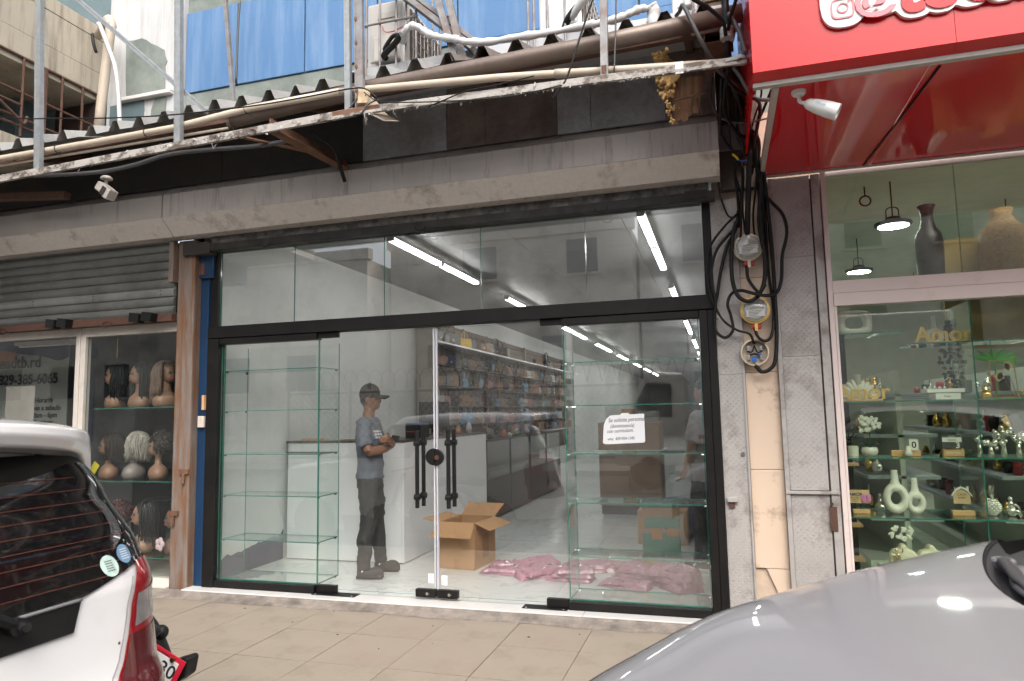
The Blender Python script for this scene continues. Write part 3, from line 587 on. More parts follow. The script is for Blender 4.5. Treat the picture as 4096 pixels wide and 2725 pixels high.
cab = [
 ('thick black cable dropping straight into the top of the upper meter', [(0.265, -0.3, 3.218), (0.255, -0.237, 3.079), (0.245, -0.173, 2.937), (0.23, -0.11, 2.714), (.228, -.06, 2.66)], .019, black_rub),
 ('black cable hanging in one wide loop in front of both meters', [(0.161, -0.12, 2.774), (0.131, -0.12, 2.677), (0.113, -0.12, 2.525), (0.109, -0.16, 2.355), (0.138, -0.165, 2.234), (0.206, -0.165, 2.187), (0.278, -0.165, 2.225), (0.323, -0.16, 2.339), (0.332, -0.15, 2.505), (0.325, -0.13, 2.658), (0.322, -0.14, 2.938), (0.323, -0.2, 3.116)], .014, black_rub),
 ('thin black cable bowing left over the window frame to the open meter base', [(0.17, -0.1, 2.834), (0.072, -0.1, 2.743), (-0.028, -0.1, 2.608), (-0.058, -0.1, 2.433), (-0.045, -0.1, 2.267), (-0.018, -0.1, 2.178), (0.039, -0.1, 2.066), (0.127, -0.1, 1.996), (0.206, -0.1, 1.965), (0.234, -0.06, 1.9)], .009, black_rub),
 ('long black cable with a small left coil and a big right hand loop', [(0.133, -0.11, 2.713), (0.023, -0.115, 2.59), (-0.025, -0.115, 2.451), (-0.026, -0.115, 2.319), (-0.011, -0.11, 2.21), (-0.022, -0.1, 2.081), (-0.016, -0.1, 1.994), (0.043, -0.1, 1.948), (0.097, -0.1, 1.999), (0.087, -0.105, 2.106), (0.07, -0.115, 2.182), (0.099, -0.12, 2.254), (0.16, -0.185, 2.263), (0.238, -0.195, 2.237), (0.326, -0.19, 2.215), (0.4, -0.12, 2.244), (0.437, -0.09, 2.343), (0.451, -0.09, 2.503), (0.49, -0.09, 2.662), (0.472, -0.09, 2.794), (0.407, -0.1, 2.886), (0.349, -0.12, 2.963), (0.332, -0.2, 3.082)], .0115, black_rub),
 ('black cable running diagonally down the narrow tread plate', [(0.177, -0.09, 2.858), (0.154, -0.09, 2.727), (0.086, -0.09, 2.6), (0.036, -0.09, 2.428), (0.008, -0.09, 2.287), (-0.011, -0.09, 2.201)], .012, black_rub),
 ('short black cable leaving the underside of the upper meter', [(.214, -.07, 2.46), (0.212, -0.12, 2.43), (0.216, -0.13, 2.352), (0.261, -0.17, 2.263), (0.29, -0.17, 2.245), (0.325, -0.13, 2.30)], .011, black_rub),
 ('black cable curling from under the lower meter up behind it', [(.243, -.07, 2.02), (0.243, -0.1, 1.995), (0.265, -0.1, 1.936), (0.313, -0.1, 1.912), (0.356, -0.09, 1.963), (0.378, -0.05, 2.137), (0.36, -0.045, 2.354), (0.353, -0.06, 2.622), (0.35, -0.1, 2.947), (0.346, -0.18, 3.142)], .0105, black_rub),
 ('black cable swinging out of the bottom of the open meter base', [(.236, -.05, 1.745), (0.243, -0.08, 1.731), (0.273, -0.08, 1.699), (0.324, -0.08, 1.713), (0.366, -0.075, 1.774), (0.387, -0.07, 1.974), (0.389, -0.07, 2.187), (0.388, -0.07, 2.513), (0.37, -0.1, 2.945), (.35, -.2, 3.15)], .0145, black_rub),
 ('thin loose wire curling on the narrow tread plate top', [(0.052, -0.08, 3.088), (0.058, -0.08, 2.986), (0.098, -0.08, 2.846), (0.128, -0.08, 2.815), (0.159, -0.08, 2.818)], .007, black_rub),
 ('thick black cable bundle coming down past the roof pipe to the pillar', [(0.127, -1.25, 4.2), (0.127, -1.25, 3.775), (0.125, -1.25, 3.695), (0.129, -1.22, 3.576), (0.132, -1.1, 3.502), (0.175, -0.7, 3.486), (0.248, -0.4, 3.414), (0.265, -0.3, 3.218)], .021, black_rub),
 ('black cable joining the bundle from the upper right beside the red sign', [(0.24, -1.5, 3.85), (0.179, -1.4, 3.676), (0.148, -1.325, 3.627), (0.135, -1.27, 3.58)], .011, black_rub),
 ('black cable joining the bundle from the upper left across the pipe', [(-.2, -1.6, 3.75), (-0.037, -1.5, 3.66), (0.031, -1.417, 3.65), (0.106, -1.333, 3.604), (0.12, -1.27, 3.55)], .012, black_rub),
 ('grey hose arching over the roof pipe and down behind the bar', [(-0.16, -0.9, 3.936), (-0.135, -1.0, 3.9), (-0.109, -1.17, 3.836), (-0.066, -1.19, 3.719), (-0.02, -1.17, 3.606), (0.032, -1.1, 3.526), (0.08, -1.0, 3.476), (0.173, -0.8, 3.484), (0.221, -0.7, 3.456), (0.313, -0.6, 3.442), (0.402, -0.5, 3.468)], .013, grey_cable),
 ('dark cable slanting down to the left edge of the red sign', [(0.139, -1.3, 3.663), (0.16, -1.3, 3.619), (0.192, -1.3, 3.541), (0.22, -1.3, 3.409)], .013, grey_cable),
 ('thin sagging wire across the dark recess beside the red sign', [(0.044, -0.5, 3.678), (0.027, -0.5, 3.562), (0.041, -0.5, 3.465), (0.088, -0.5, 3.388), (0.171, -0.5, 3.345), (0.269, -0.5, 3.335), (0.381, -0.5, 3.345)], .007, grey_cable),
 ('cable with a hook shaped end hanging left of the red sign', [(0.157, -1.0, 3.484), (0.193, -1.0, 3.429), (0.238, -1.0, 3.324), (0.256, -1.0, 3.301), (0.276, -1.0, 3.319)], .011, grey_cable),
 ('tangled black cable winding down beside the red soffit trim', [(0.116, -1.0, 3.421), (0.168, -0.886, 3.409), (0.23, -0.771, 3.408), (0.308, -0.657, 3.41), (0.33, -0.543, 3.394), (0.313, -0.429, 3.315), (0.293, -0.314, 3.244), (0.299, -0.2, 3.124)], .012, black_rub),
 ('black cable crossing the tangle behind the red soffit corner', [(0.413, -0.5, 3.54), (0.37, -0.438, 3.458), (0.326, -0.375, 3.374), (0.31, -0.312, 3.282), (0.31, -0.25, 3.106)], .010, black_rub),
]
for lb, P, r_, m_ in cab: cable('cable', P, r_, m_, lb, group=GC)
r7 = random.Random(31)
for i in range(9):
    x0, x1 = r7.uniform(.09, .30), r7.uniform(.17, .36); y0 = r7.uniform(-1.1, -.6); y1 = r7.uniform(-.16, -.10); zt = r7.uniform(3.45, 3.62); zb = r7.uniform(2.75, 3.05)
    cable('cable', [(x0, y0, zt), (x0+r7.uniform(-.05, .09), y0*.6, zt-r7.uniform(.05, .2)), ((x0+x1)/2+r7.uniform(-.06, .1), -.32, 3.28+r7.uniform(-.08, .06)), (x1+r7.uniform(-.03, .04), -.2, 3.12), (x1, y1, zb), (x1+r7.uniform(-.02, .02), y1+.03, zb-.2)], r7.uniform(.006, .012), black_rub, 'one of the loose black cables tangled between the canopy and the meters', group=GC)
tag(ob('cable_clamp', G().lathe([(.036, 0), (.04, .01), (.036, .02), (.04, .03), (.036, .04), (.04, .05), (.034, .07)], (.128, -1.235, 3.545), 14), grey_pl, auto=40), 'ribbed grey cable clamp holding the bundle above the bar', 'clamp')
yw = thing('wire_end', 'yellow tipped blue wire end sticking out of the bundle above the meters', 'wire', (.2, -.1, 3.15))
ob('tip', G().tube([(0.153, -0.28, 3.21), (0.177, -0.28, 3.185), (0.19, -.28, 3.165)], .008, 6), pm('yellow_tip', (.75, .55, .03), .5), yw); ob('wire', G().tube([(.19, -.28, 3.165), (.21, -.28, 3.152), (0.25, -0.28, 3.155)], .005, 6), pm('blue_wire', (.03, .14, .5), .4), yw)
struct('pillar_top_wall', G().box(.065, .345, -.06, .015, 3.03, 4.0), pm('stained_dark_concrete', (.10, .075, .06), .9, 0, .25, 6, bump=.3, dirt=(.03, .02, .018), damt=.7, dscale=4))
# ================================================================== right shop: window, ornaments, red sign
struct('right_shop_floor', G().box(.76, 8, .06, 9, -.1, -.008), pm('pale_floor', (.66, .72, .62), .25)); cl = pm('pale_green_ceiling', (.50, .52, .46), .7)
struct('right_shop_ceiling', G().box(.76, 8, .05, 9, 3.4, 3.5), cl); struct('right_shop_back_wall', G().box(.76, 8, 9, 9.1, -.1, 3.5), cl); struct('right_shop_left_wall', G().box(.62, .755, .35, 9, -.1, 3.5), cl); struct('right_shop_right_wall', G().box(8, 8.1, 0, 9, -.1, 3.5), cl)
rw = thing('ornament_shop_window', 'green tinted ornament shop window in a pinkish white frame under the red sign', 'window', (2.2, 0, -.04))
def rf(n, *b): return ob(n, G().box(*b), rs_frame, rw, bev=.003)
rf('jamb', .736, .768, -.035, .04, -.04, 3.1); rf('transom_rail', .769, 6, -.03, .04, 2.225, 2.312); rf('transom_rail', .769, 6, -.04, .04, 2.136, 2.223); rf('head', .769, 6, -.02, .04, 3.06, 3.1); rf('sill', .769, 6, -.04, .04, -.04, .05); rf('inner_jamb', .769, .786, -.034, .03, .052, 2.134)
for a, b in ((.769, 1.563), (1.567, 3.2), (3.204, 6)): ob('transom_pane', G().pane(a, b, -.004, .004, 2.313, 3.059), [GLASS_R, edge_g], rw)
for a, b in ((.787, 1.586), (1.59, 3.2), (3.204, 6)): ob('pane', G().pane(a, b, -.004, .004, .052, 2.134), [GLASS_R, edge_g], rw)
dk = thing('ornament_display', 'green glass shelving full of ornaments behind the right shop window', 'shelving', (2.2, .25, .0))
ob('divider', G().pane(1.585, 1.593, .012, .5, .06, 2.13), [GLASS_S, edge_g], dk); ob('divider', G().pane(3.2, 3.208, .012, .5, .06, 2.13), [GLASS_S, edge_g], dk)
for z in (1.48, 1.098, .708, .27):
    for a, b in ((.79, 1.583), (1.595, 3.198)): ob('shelf', G().pane(a, b, .014, .48, z-.008, z), [GLASS_S, edge_g], dk)
ob('shelf', G().pane(.79, 1.2, .05, .4, 1.942, 1.95), [GLASS_S, edge_g], dk); ob('shelf', G().pane(1.25, 1.583, .05, .4, 1.857, 1.865), [GLASS_S, edge_g], dk); ob('shelf', G().pane(1.595, 3.19, .05, .4, 1.857, 1.865), [GLASS_S, edge_g], dk)
ob('plinth', G().box(.79, 3.2, .02, .5, .0, .262), pm('grey_green_base', (.3, .34, .29), .6), dk)
tan = pm('tan_back_panel', (.36, .26, .09), .7); struct('tan_partition', G().box(1.62, 6, .62, .66, 1.85, 2.68), tan); struct('tan_partition_lower', G().box(3.3, 6, .62, .66, 0, 1.84), tan)
wht = pm('white_ceramic', (.72, .72, .68), .35, 0, .03, 8); crm = pm('cream_ceramic', (.66, .62, .5), .5, 0, .05, 10); silv = pm('silver_plate', (.72, .72, .7), .16, 1, .05, 9); leafm = pm('plant_leaf', (.035, .09, .03), .5, 0, .3, 12); leafd = pm('dark_leaf', (.02, .045, .03), .5, 0, .3, 12); leafb = pm('bright_green_leaf', (.04, .42, .03), .4, 0, .2, 9); brz = pm('dark_brown_ceramic', (.022, .012, .012), .4); woven = pm('woven_tan', (.35, .22, .10), .8, 0, .3, 40, bump=.6, bscale=60)
YI = .2
def ringvase(name, x, z, ro, ri, th_, mat, label, y=YI, squareness=1., neck=None, zs=1.):
    """upright ring with a hole; superellipse outline"""
    g = G(); n, m = 36, 12
    def se(a, r, e): 
        c, s = math.cos(a), math.sin(a); return r*math.copysign(abs(c)**e, c), r*math.copysign(abs(s)**e, s)
    e = squareness; rm, rt = (ro+ri)/2, (ro-ri)/2; c0 = z+ro*zs
    def f(u, v_):
        a, b = 2*math.pi*u, 2*math.pi*v_; rr = rm+rt*math.cos(b); px, pz = se(a, rr, e); return (x+px, y+th_*math.sin(b), c0+pz*zs)
    g.grid(f, n, m)
    if neck: g.lathe([(neck*1.7, 0), (neck*1.2, .03), (neck*.85, .07), (neck*.7, .12), (neck*.7, .135)], (x, y, z+2*ro*zs-.05), 14)
    return tag(ob(name, g, mat, smooth=True), label, 'vase')
ringvase('ring_vase', .925, 1.951, .118, .058, .04, wht, 'white square ring vase on the small top shelf', squareness=.55, zs=.74)
ringvase('ring_vase', 1.109, .709, .080, .032, .04, wht, 'tall white ring vase with neck on the third shelf', squareness=1, neck=.030, zs=1.32)
ringvase('ring_vase', 1.228, .709, .062, .022, .036, wht, 'smaller white ring vase with neck beside the tall one', squareness=1, neck=.025, zs=1.28)
ringvase('ring_vase', 1.46, 1.866, .06, .03, .03, wht, 'small white ring vase standing behind the Amor letters', y=.34, neck=.018)
def letters(s, x, z, label, y=.14, size=.145):
    t = thing('letter_sign', label, 'letter sign', (x, y, z)); ob('base', G().box(x-.125, x+.125, y-.02, y+.02, z+.001, z+.016), wood_l, t, bev=.002)
    text('letters', s, size, pm('yellow_wood', (.72, .45, .12), .5), t, (x, y-.005, z+.017), ext=.006, offset=.003); return t
letters('Amor', .935, 1.481, 'yellow wooden Amor letters in front of the white fan vase')
letters('Amor', 1.475, 1.866, 'yellow wooden Amor letters on the upper shelf beside the glass divider', y=.2)
g = G()
for k in range(11):
    a = R(-80+16*k); g.ball((.93+.07*math.sin(a), .24, 1.50+.075*math.cos(a)), (.022, .022, .065), 10, 8, Matrix.Rotation(a, 3, 'Y'))
g.lathe([(.022, 1.60), (.02, 1.67), (.022, 1.672)], (.93, .24, 0), 14).lathe([(.10, 1.482), (.1, 1.49), (.02, 1.5)], (.93, .24, 0), 16, 1, .3)
tag(ob('fan_vase', g, wht, smooth=True), 'white fan shaped vase behind the lower Amor letters', 'vase')
def flowerpot():
    t = thing('orchid_pot', 'white orchid in a round white bowl on the second shelf', 'potted orchid', (.968, YI, 1.099))
    ob('bowl', G().lathe([(.02, 0), (.045, .012), (.055, .035), (.048, .06), (.042, .062), (.042, .05)], (.968, YI, 1.1), 20), wht, t, smooth=True)
    ob('stem', G().tube(smooth_pts([(.97, YI, 1.15), (.975, YI, 1.25), (.965, YI-.02, 1.36)]), .004, 6), leafm, t)
    for a in (.6, 2.2, 3.9, 5.4): ob('leaf', G().grid(lambda u, v_, a=a: (.968+math.cos(a)*.09*u+(v_-.5)*.03*math.sin(math.pi*u)*math.sin(a), YI+math.sin(a)*.05*u, 1.155+.05*math.sin(2*u)-(.02*u)), 6, 2), leafd, t, smooth=True)
    r2 = random.Random(3)
    for i in range(9):
        c = Vector((.955+r2.uniform(-.05, .06), YI-.03+r2.uniform(-.02, .02), 1.30+r2.uniform(-.05, .055))); g = G()
        for k in range(5):
            a = k*1.257+r2.uniform(0, 1); g.ball(c+Vector((.02*math.cos(a), -.004, .02*math.sin(a))), (.017, .004, .014), 8, 5, Matrix.Rotation(-a, 3, 'Y'))
        ob('flower', g, wht, t, smooth=True)
flowerpot()
def plant(name, x, z, pot, label, n=40, h=.12, y=.22, mat=leafm, sp=.05):
    t = thing(name, label, 'potted plant', (x, y, z)); ob('pot', G().lathe([(.034, 0), (.036, .07), (.031, .07), (.031, .06)], (x, y, z), 16), pot, t, auto=30); r2 = random.Random(int(x*1000)); g = G()
    for i in range(n):
        a, e = r2.uniform(0, 6.28), r2.uniform(.0, 1); b = Vector((x+math.cos(a)*sp*e, y+math.sin(a)*sp*.7*e, z+.07+h*r2.uniform(.1, 1)*(1.1-e*.5))); d = Vector((math.cos(a), math.sin(a)*.6, r2.uniform(-.3, .8))).normalized()*.028; s = d.cross(Vector((0, 0, 1))).normalized()*.008
        g.add([b-d*.5, b+s, b+d*.6, b-s], [(0, 1, 2, 3)])
    o = ob('foliage', g, mat, t); return t
plant('small_plant', .866, 1.099, wht, 'small green plant in a ribbed white pot beside the orchid', 70, .14)
t = thing('wooden_calendar', 'wooden block calendar with a zero card on the second shelf', 'calendar', (1.2, YI, 1.1))
ob('block', G().box(1.10, 1.28, YI-.02, YI+.02, 1.099, 1.14), wood_l, t, bev=.003); ob('card', G().box(1.21, 1.265, YI-.03, YI-.024, 1.141, 1.215), white_p, t); text('numeral', '0', .06, inkb, t, (1.238, YI-.031, 1.158), ext=.0005, offset=.001)
ob('figurine', G().lathe([(.001, 0), (.024, .005), (.026, .03), (.014, .045), (.016, .058), (.006, .072)], (1.195, YI-.05, 1.1), 14), wht, t, smooth=True)
t = thing('wooden_calendar', 'wooden block calendar with a dark three card beside the glass divider', 'calendar', (1.49, YI, 1.1))
ob('block', G().box(1.415, 1.54, YI-.02, YI+.02, 1.099, 1.15), wood_l, t, bev=.003); dkc = pm('dark_card', (.07, .07, .075), .6)
ob('card', G().box(1.41, 1.525, YI-.03, YI-.024, 1.151, 1.195), dkc, t); ob('card', G().box(1.41, 1.525, YI-.03, YI-.024, 1.196, 1.226), white_p, t); ob('card', G().box(1.41, 1.525, YI-.026, YI-.02, 1.227, 1.245), dkc, t)
text('numeral', '3', .055, white_p, t, (1.50, YI-.031, 1.156), ext=.0005, offset=.0012); text('lettering', 'Agosto', .018, lead, t, (1.467, YI-.031, 1.205), ext=.0003); text('lettering', 'Lunes', .016, white_p, t, (1.467, YI-.027, 1.231), ext=.0003); text('lettering', 'family home', .017, white_p, t, (1.475, YI-.021, 1.118), ext=.0003)
t = thing('white_trays', 'two stacked white trays on the upper shelf beside the divider', 'tray', (1.45, YI, 1.48)); ob('tray', G().box(1.38, 1.53, YI-.08, YI+.08, 1.481, 1.525), lam, t, bev=.003); ob('tray', G().box(1.33, 1.555, YI-.09, YI+.08, 1.527, 1.553), lam, t, bev=.004); text('lettering', 'Time', .02, lead, t, (1.45, YI-.0812, 1.496), ext=.0003)
for k in range(5): tag(ob('gem_ornament', G().ball((1.34+.03*k, YI, 1.562), .011, 8, 6), silv, smooth=True), 'tiny silver ball lying on the white trays', 'ornament', 'silver balls on the trays')
tag(ob('gold_bird', G().lathe([(.02, 0), (.008, .012), (.02, .03), (.012, .05), (.008, .06), (.003, .075)], (1.49, YI, 1.554), 12), pm('copper_gold', (.5, .25, .12), .25, 1), smooth=True), 'small copper bird figure standing on the white trays', 'ornament')
t = thing('leaf_ornament', 'gold wire frame with two gold monstera leaves right of the divider', 'ornament', (1.81, YI, 1.48))
P = [(1.735, YI, 1.49), (1.735, YI, 1.735), (1.875, YI, 1.735), (1.89, YI, 1.49), (1.735, YI, 1.49)]; g = G(); [g.tube([a, b], .0035, 6) for a, b in zip(P, P[1:])]; g.tube([(1.80, YI, 1.66), (1.86, YI, 1.49)], .002, 5).tube([(1.85, YI, 1.62), (1.88, YI, 1.49)], .002, 5).box(1.735, 1.89, YI-.02, YI+.02, 1.481, 1.489); ob('wire_frame', g, gold, t)
pale_gold = pm('pale_gold_leaf', (.7, .6, .33), .3, .7)
for cx, cz, a0 in ((1.825, 1.69, .3), (1.80, 1.625, 2.8)):
    g = G()
    for k in range(9):
        a = a0+(k-4)*.34; L_ = .052*(1-.06*abs(k-4)); d = Vector((math.cos(a), 0, math.sin(a))); s = Vector((-d.z, 0, d.x))*.008; c = Vector((cx, YI-.006, cz))
        g.add([c-d*.02, c+d*L_*.5+s, c+d*L_, c+d*L_*.5-s], [(0, 1, 2, 3)]); g.add([Vector(v)+Vector((0, .003, 0)) for v in g.v[-4:]], [(0, 1, 2, 3)])
    ob('leaf', g, pale_gold, t)
for x in (1.70, 1.945): tag(ob('gold_pot', G().lathe([(.001, 0), (.032, .006), (.04, .028), (.03, .05), (.018, .056), (.02, .065), (.006, .08), (.008, .09)], (x, YI, 1.481), 16), gold, smooth=True), 'small round gold pot beside the '+('glass divider' if x < 1.8 else 'gold leaf frame, far right'), 'ornament')
def cluster(x, z, n, r_, h, label, sd, mat=silv, name='silver_ornament'):
    r2 = random.Random(sd); g = G(); g.tube([(x, YI, z), (x, YI, z+h*.7)], [.02, .007], 8)
    for i in range(n): a = r2.uniform(0, 6.28); q = r2.uniform(.2, 1); g.ball((x+math.cos(a)*r_*q, YI+math.sin(a)*.03*q, z+h*r2.uniform(.45, 1)), r2.uniform(.012, .02), 10, 6)
    return tag(ob(name, g, mat, smooth=True), label, 'ornament')
cluster(1.635, 1.099, 7, .02, .14, 'slim silver bead ornament next to the divider', 1); cluster(1.70, 1.099, 10, .035, .11, 'short silver bead ornament between two taller ones', 2); cluster(1.775, 1.099, 16, .06, .19, 'silver bead tree ornament, tallest on its shelf', 3); cluster(1.86, 1.099, 12, .045, .15, 'silver bead tree ornament right of the tallest one', 4)
t = thing('pineapple_ornament', 'silver pineapple ornament on the third shelf right of the divider', 'ornament', (1.68, YI, .708)); g = G()
for j in range(8):
    for k in range(11): a = 2*math.pi*(k+.5*(j % 2))/11; rr = .045*math.sin(math.pi*(j+1.2)/9.5); g.ball((1.68+rr*math.cos(a), YI+rr*math.sin(a), .72+.013*j), (.012, .012, .009), 6, 5)
g.ball((1.68, YI, .768), (.042, .042, .055)); ob('fruit', g, silv, t, smooth=True); g = G()
for j in range(3):
    for k in range(7): a = k*.9+j*.4; b = Vector((1.68, YI, .82+.025*j)); d = Vector((math.cos(a)*.03, math.sin(a)*.03, .05)); s = Vector((-math.sin(a), math.cos(a), 0))*.007; g.add([b+s, b-s, b+d], [(0, 1, 2)])
ob('leaf_crown', g, silv, t)
t = thing('silver_figure', 'silver sitting figure at the picture edge beside the pineapple', 'ornament', (1.79, YI, .708)); ob('body', G().ball((1.79, YI, .74), (.03, .025, .03)).ball((1.785, YI, .785), (.018, .016, .025)).ball((1.785, YI, .822), .014).tube(smooth_pts([(1.80, YI-.02, .79), (1.825, YI-.02, .76), (1.81, YI-.02, .725)]), .008, 8).tube(smooth_pts([(1.78, YI-.02, .735), (1.81, YI-.03, .745), (1.83, YI-.03, .712)]), .010, 8), silv, t, smooth=True)
t = thing('love_plaque', 'small wooden AMOR plaque with a pink butterfly on the third shelf', 'plaque', (.885, YI, .708)); ob('base', G().box(.835, .94, YI-.02, YI+.02, .709, .735), wood_l, t, bev=.002); ob('board', G().box(.82, .945, YI-.006, YI, .778, .868), pm('pale_wood', (.6, .42, .25), .6, 0, .08, 20), t); ob('post', G().tube([(.885, YI, .735), (.885, YI, .78)], .003, 6), black_pl, t)
text('lettering', 'AMOR', .03, lead, t, (.858, YI-.007, .828), ext=.0003, offset=.0006)
for k in range(3): text('lettering', ['de tu vida', 'nunca te', 'rindas'][k], .013, lead, t, (.85, YI-.007, .812-.013*k), ext=.0002)
pk = pm('pink_wing', (.6, .2, .5), .5); g = G(); [g.ball((.922+sx*.016, YI-.012, zz), (.016, .002, .016), 10, 6, Matrix.Rotation(sx*.6, 3, 'Y')) for sx in (-1, 1) for zz in (.80, .825)]; ob('butterfly', g, pk, t, smooth=True)
t = thing('house_plaque', 'wooden house shaped plaque with white roof on the third shelf', 'plaque', (1.505, YI, .708)); ob('base', G().box(1.44, 1.57, YI-.025, YI+.025, .709, .74), wood_l, t, bev=.002); ob('post', G().tube([(1.505, YI, .74), (1.505, YI, .785)], .003, 6), black_pl, t); ob('board', G().prism([(1.455, .785), (1.555, .785), (1.555, .84), (1.53, .868), (1.505, .878), (1.48, .868), (1.455, .84)], YI-.006, YI), pm('pale_wood', (.6, .42, .25), .6), t); ob('roof', G().prism([(1.445, .832), (1.478, .872), (1.505, .888), (1.532, .872), (1.565, .832), (1.565, .842), (1.535, .886), (1.505, .90), (1.475, .886), (1.445, .842)], YI-.012, YI+.004), wht, t); ob('chimney', G().box(1.535, 1.548, YI-.006, YI, .874, .9), wht, t)
text('lettering', 'CASA', .024, lead, t, (1.505, YI-.007, .838), ext=.0003); text('lettering', 'amor', .02, lead, t, (1.505, YI-.007, .82), ext=.0003, offset=.0005)
ob('riser', G().box(1.0, 1.45, .05, .40, .2705, .34), lam, dk, bev=.003)
def flask(x, label, n=4):
    t = thing('cream_vase', label, 'vase', (x, .22, .341)); ob('body', G().prism([(x+a, .341+b) for a, b in ((-.075, 0), (.075, 0), (.088, .03), (.085, .09), (.065, .125), (.022, .135), (.02, .165), (-.02, .165), (-.022, .135), (-.065, .125), (-.085, .09), (-.088, .03))], .18, .26), crm, t, bev=.015)
    for k in range(n): ob('groove_rib', G().tube([(x-.07+.006*k, .178, .37+.02*k), (x+.07-.006*k, .178, .37+.02*k)], .003, 6), crm, t)
flask(1.13, 'cream flask vase behind the gold dancer at the window base'); flask(1.30, 'wide cream flask vase at the window base')
t = thing('white_bouquet', 'white cloth flowers standing behind the gold dancer', 'flowers', (1.13, .26, .49)); r2 = random.Random(5); g = G()
for i in range(16): c = (1.13+r2.uniform(-.06, .07), .25, .53+r2.uniform(0, .08)); g.ball(c, (.024, .008, .012), 8, 5, Matrix.Rotation(r2.uniform(0, 3), 3, 'Y'))
ob('petals', g, wht, t, smooth=True)
tag(ob('dancer_figure', G().lathe([(.025, 0), (.02, .01), (.008, .02)], (1.086, .15, .342), 12).tube(smooth_pts([(1.086, .15, .355), (1.09, .15, .41), (1.083, .15, .455)]), [.012]*6+[.015]*6+[.012], 8).ball((1.078, .15, .475), .012).tube(smooth_pts([(1.04, .15, .455), (1.065, .15, .442), (1.085, .15, .45), (1.11, .15, .455), (1.118, .15, .485)]), .005, 6), pm('pale_gold', (.72, .6, .38), .2, 1), smooth=True), 'small gold dancer figure with raised arm at the window base', 'ornament')
tag(ob('tall_vase', G().lathe([(.07, 0), (.085, .05), (.092, .2), (.094, .36), (.085, .42), (.055, .47), (.042, .52), (.040, .57), (.048, .61), (.062, .64), (.055, .645)], (1.545, .6, 2.30), 28), brz, smooth=True), 'tall dark brown vase with flared lip behind the upper window', 'vase')
tag(ob('woven_vase', G().lathe([(.12, 0), (.15, .1), (.155, .3), (.14, .4), (.09, .45), (.065, .5), (.075, .55), (.07, .55)], (1.96, .42, 2.27), 28), woven, smooth=True), 'large woven tan vase at the picture edge behind the upper window', 'vase')
struct('upper_shelf_slab', G().box(1.30, 6, .35, .615, 2.22, 2.26), tan)
r2 = random.Random(11)
t = thing('hanging_plant', 'dark trailing eucalyptus hanging beside the glass divider', 'hanging plant', (1.56, .42, 1.5)); g = G()
for i in range(150):
    zz = r2.uniform(1.5, 2.05); w_ = .09*(1-abs(zz-1.75)/.4); b = Vector((1.60+r2.uniform(-w_, w_), .46+r2.uniform(-.03, .03), zz)); a = r2.uniform(0, 6.28); d = Vector((math.cos(a), 0, math.sin(a)))*.02; s = Vector((-d.z, .006, d.x))*.7; g.add([b-d, b+s, b+d, b-s], [(0, 1, 2, 3)])
ob('foliage', g, leafd, t); ob('stem', G().tube(smooth_pts([(1.6, .46, 2.1), (1.59, .46, 1.8), (1.6, .46, 1.5)]), .004, 5), leafd, t)
t = thing('palm_spray', 'bright green palm spray behind the gold leaf frame', 'artificial plant', (1.85, .5, 1.5)); ob('stem', G().tube([(1.86, .48, 1.5), (1.86, .48, 1.75)], .006, 6), leafb, t)
for k in range(7):
    a = R(150-28*k); ob('frond', G().grid(lambda u, v_, a=a: (1.86+math.cos(a)*.2*u-(v_-.5)*.035*math.sin(math.pi*min(1, u+.1))*math.sin(a), .48+(v_-.5)**2*.05, 1.75+math.sin(a)*.10*u+(v_-.5)*.04*math.sin(math.pi*min(1, u+.1))*math.cos(a)), 6, 2), leafb, t, smooth=True)
# high bay lamps inside: first pair real, the rest added to brighten the shop
bay = emit('bay_light', (1.0, 1.0, .97), 34)
for x, y, lb in ((1.50, 1.42, 'round black hanging lamp nearest the upper window of the ornament shop'), (1.60, 3.6, 'round black hanging lamp further inside the ornament shop'), (3.8, 1.6, 'added round black hanging lamp beyond the right picture edge to brighten the shop'), (3.8, 4.2, 'added round black hanging lamp deep inside beyond the picture edge to brighten the shop'), (2.7, 2.4, 'added round black hanging lamp between the gondolas to brighten the shop'), (1.2, 6.2, 'added round black hanging lamp at the back to brighten the ornament shop'), (2.8, 6.2, 'added round black hanging lamp at the back right to brighten the ornament shop')):
    t = thing('bay_lamp', lb, 'ceiling lamp', (x, y, 3.0), group='round lamps of the ornament shop'); ob('housing', G().lathe([(.14, 0), (.15, .012), (.148, .03), (.07, .05), (.06, .075), (.03, .085)], (x, y, 3.0), 28), black_pl, t, auto=40); ob('diffuser', G().lathe([(.122, -.002), (.001, -.004)], (x, y, 3.0), 28), bay, t); ob('hook', G().tube([(x, y, 3.085), (x, y, 3.4)], .006, 6).tube(smooth_pts([(x-.05, y, 3.08), (x-.045, y, 3.15), (x, y, 3.17), (x+.045, y, 3.15), (x+.05, y, 3.08)]), .005, 6), black_pl, t)
tag(ob('cable_coil', G().tube([(1.31+.045*math.cos(a*.4), 1.5, 3.27+.045*math.sin(a*.4)) for a in range(34)], .007, 6).tube([(1.31, 1.5, 3.31), (1.31, 1.5, 3.4)], .006, 6), black_rub, smooth=True), 'small coil of black cable hanging from the ornament shop ceiling', 'cable')
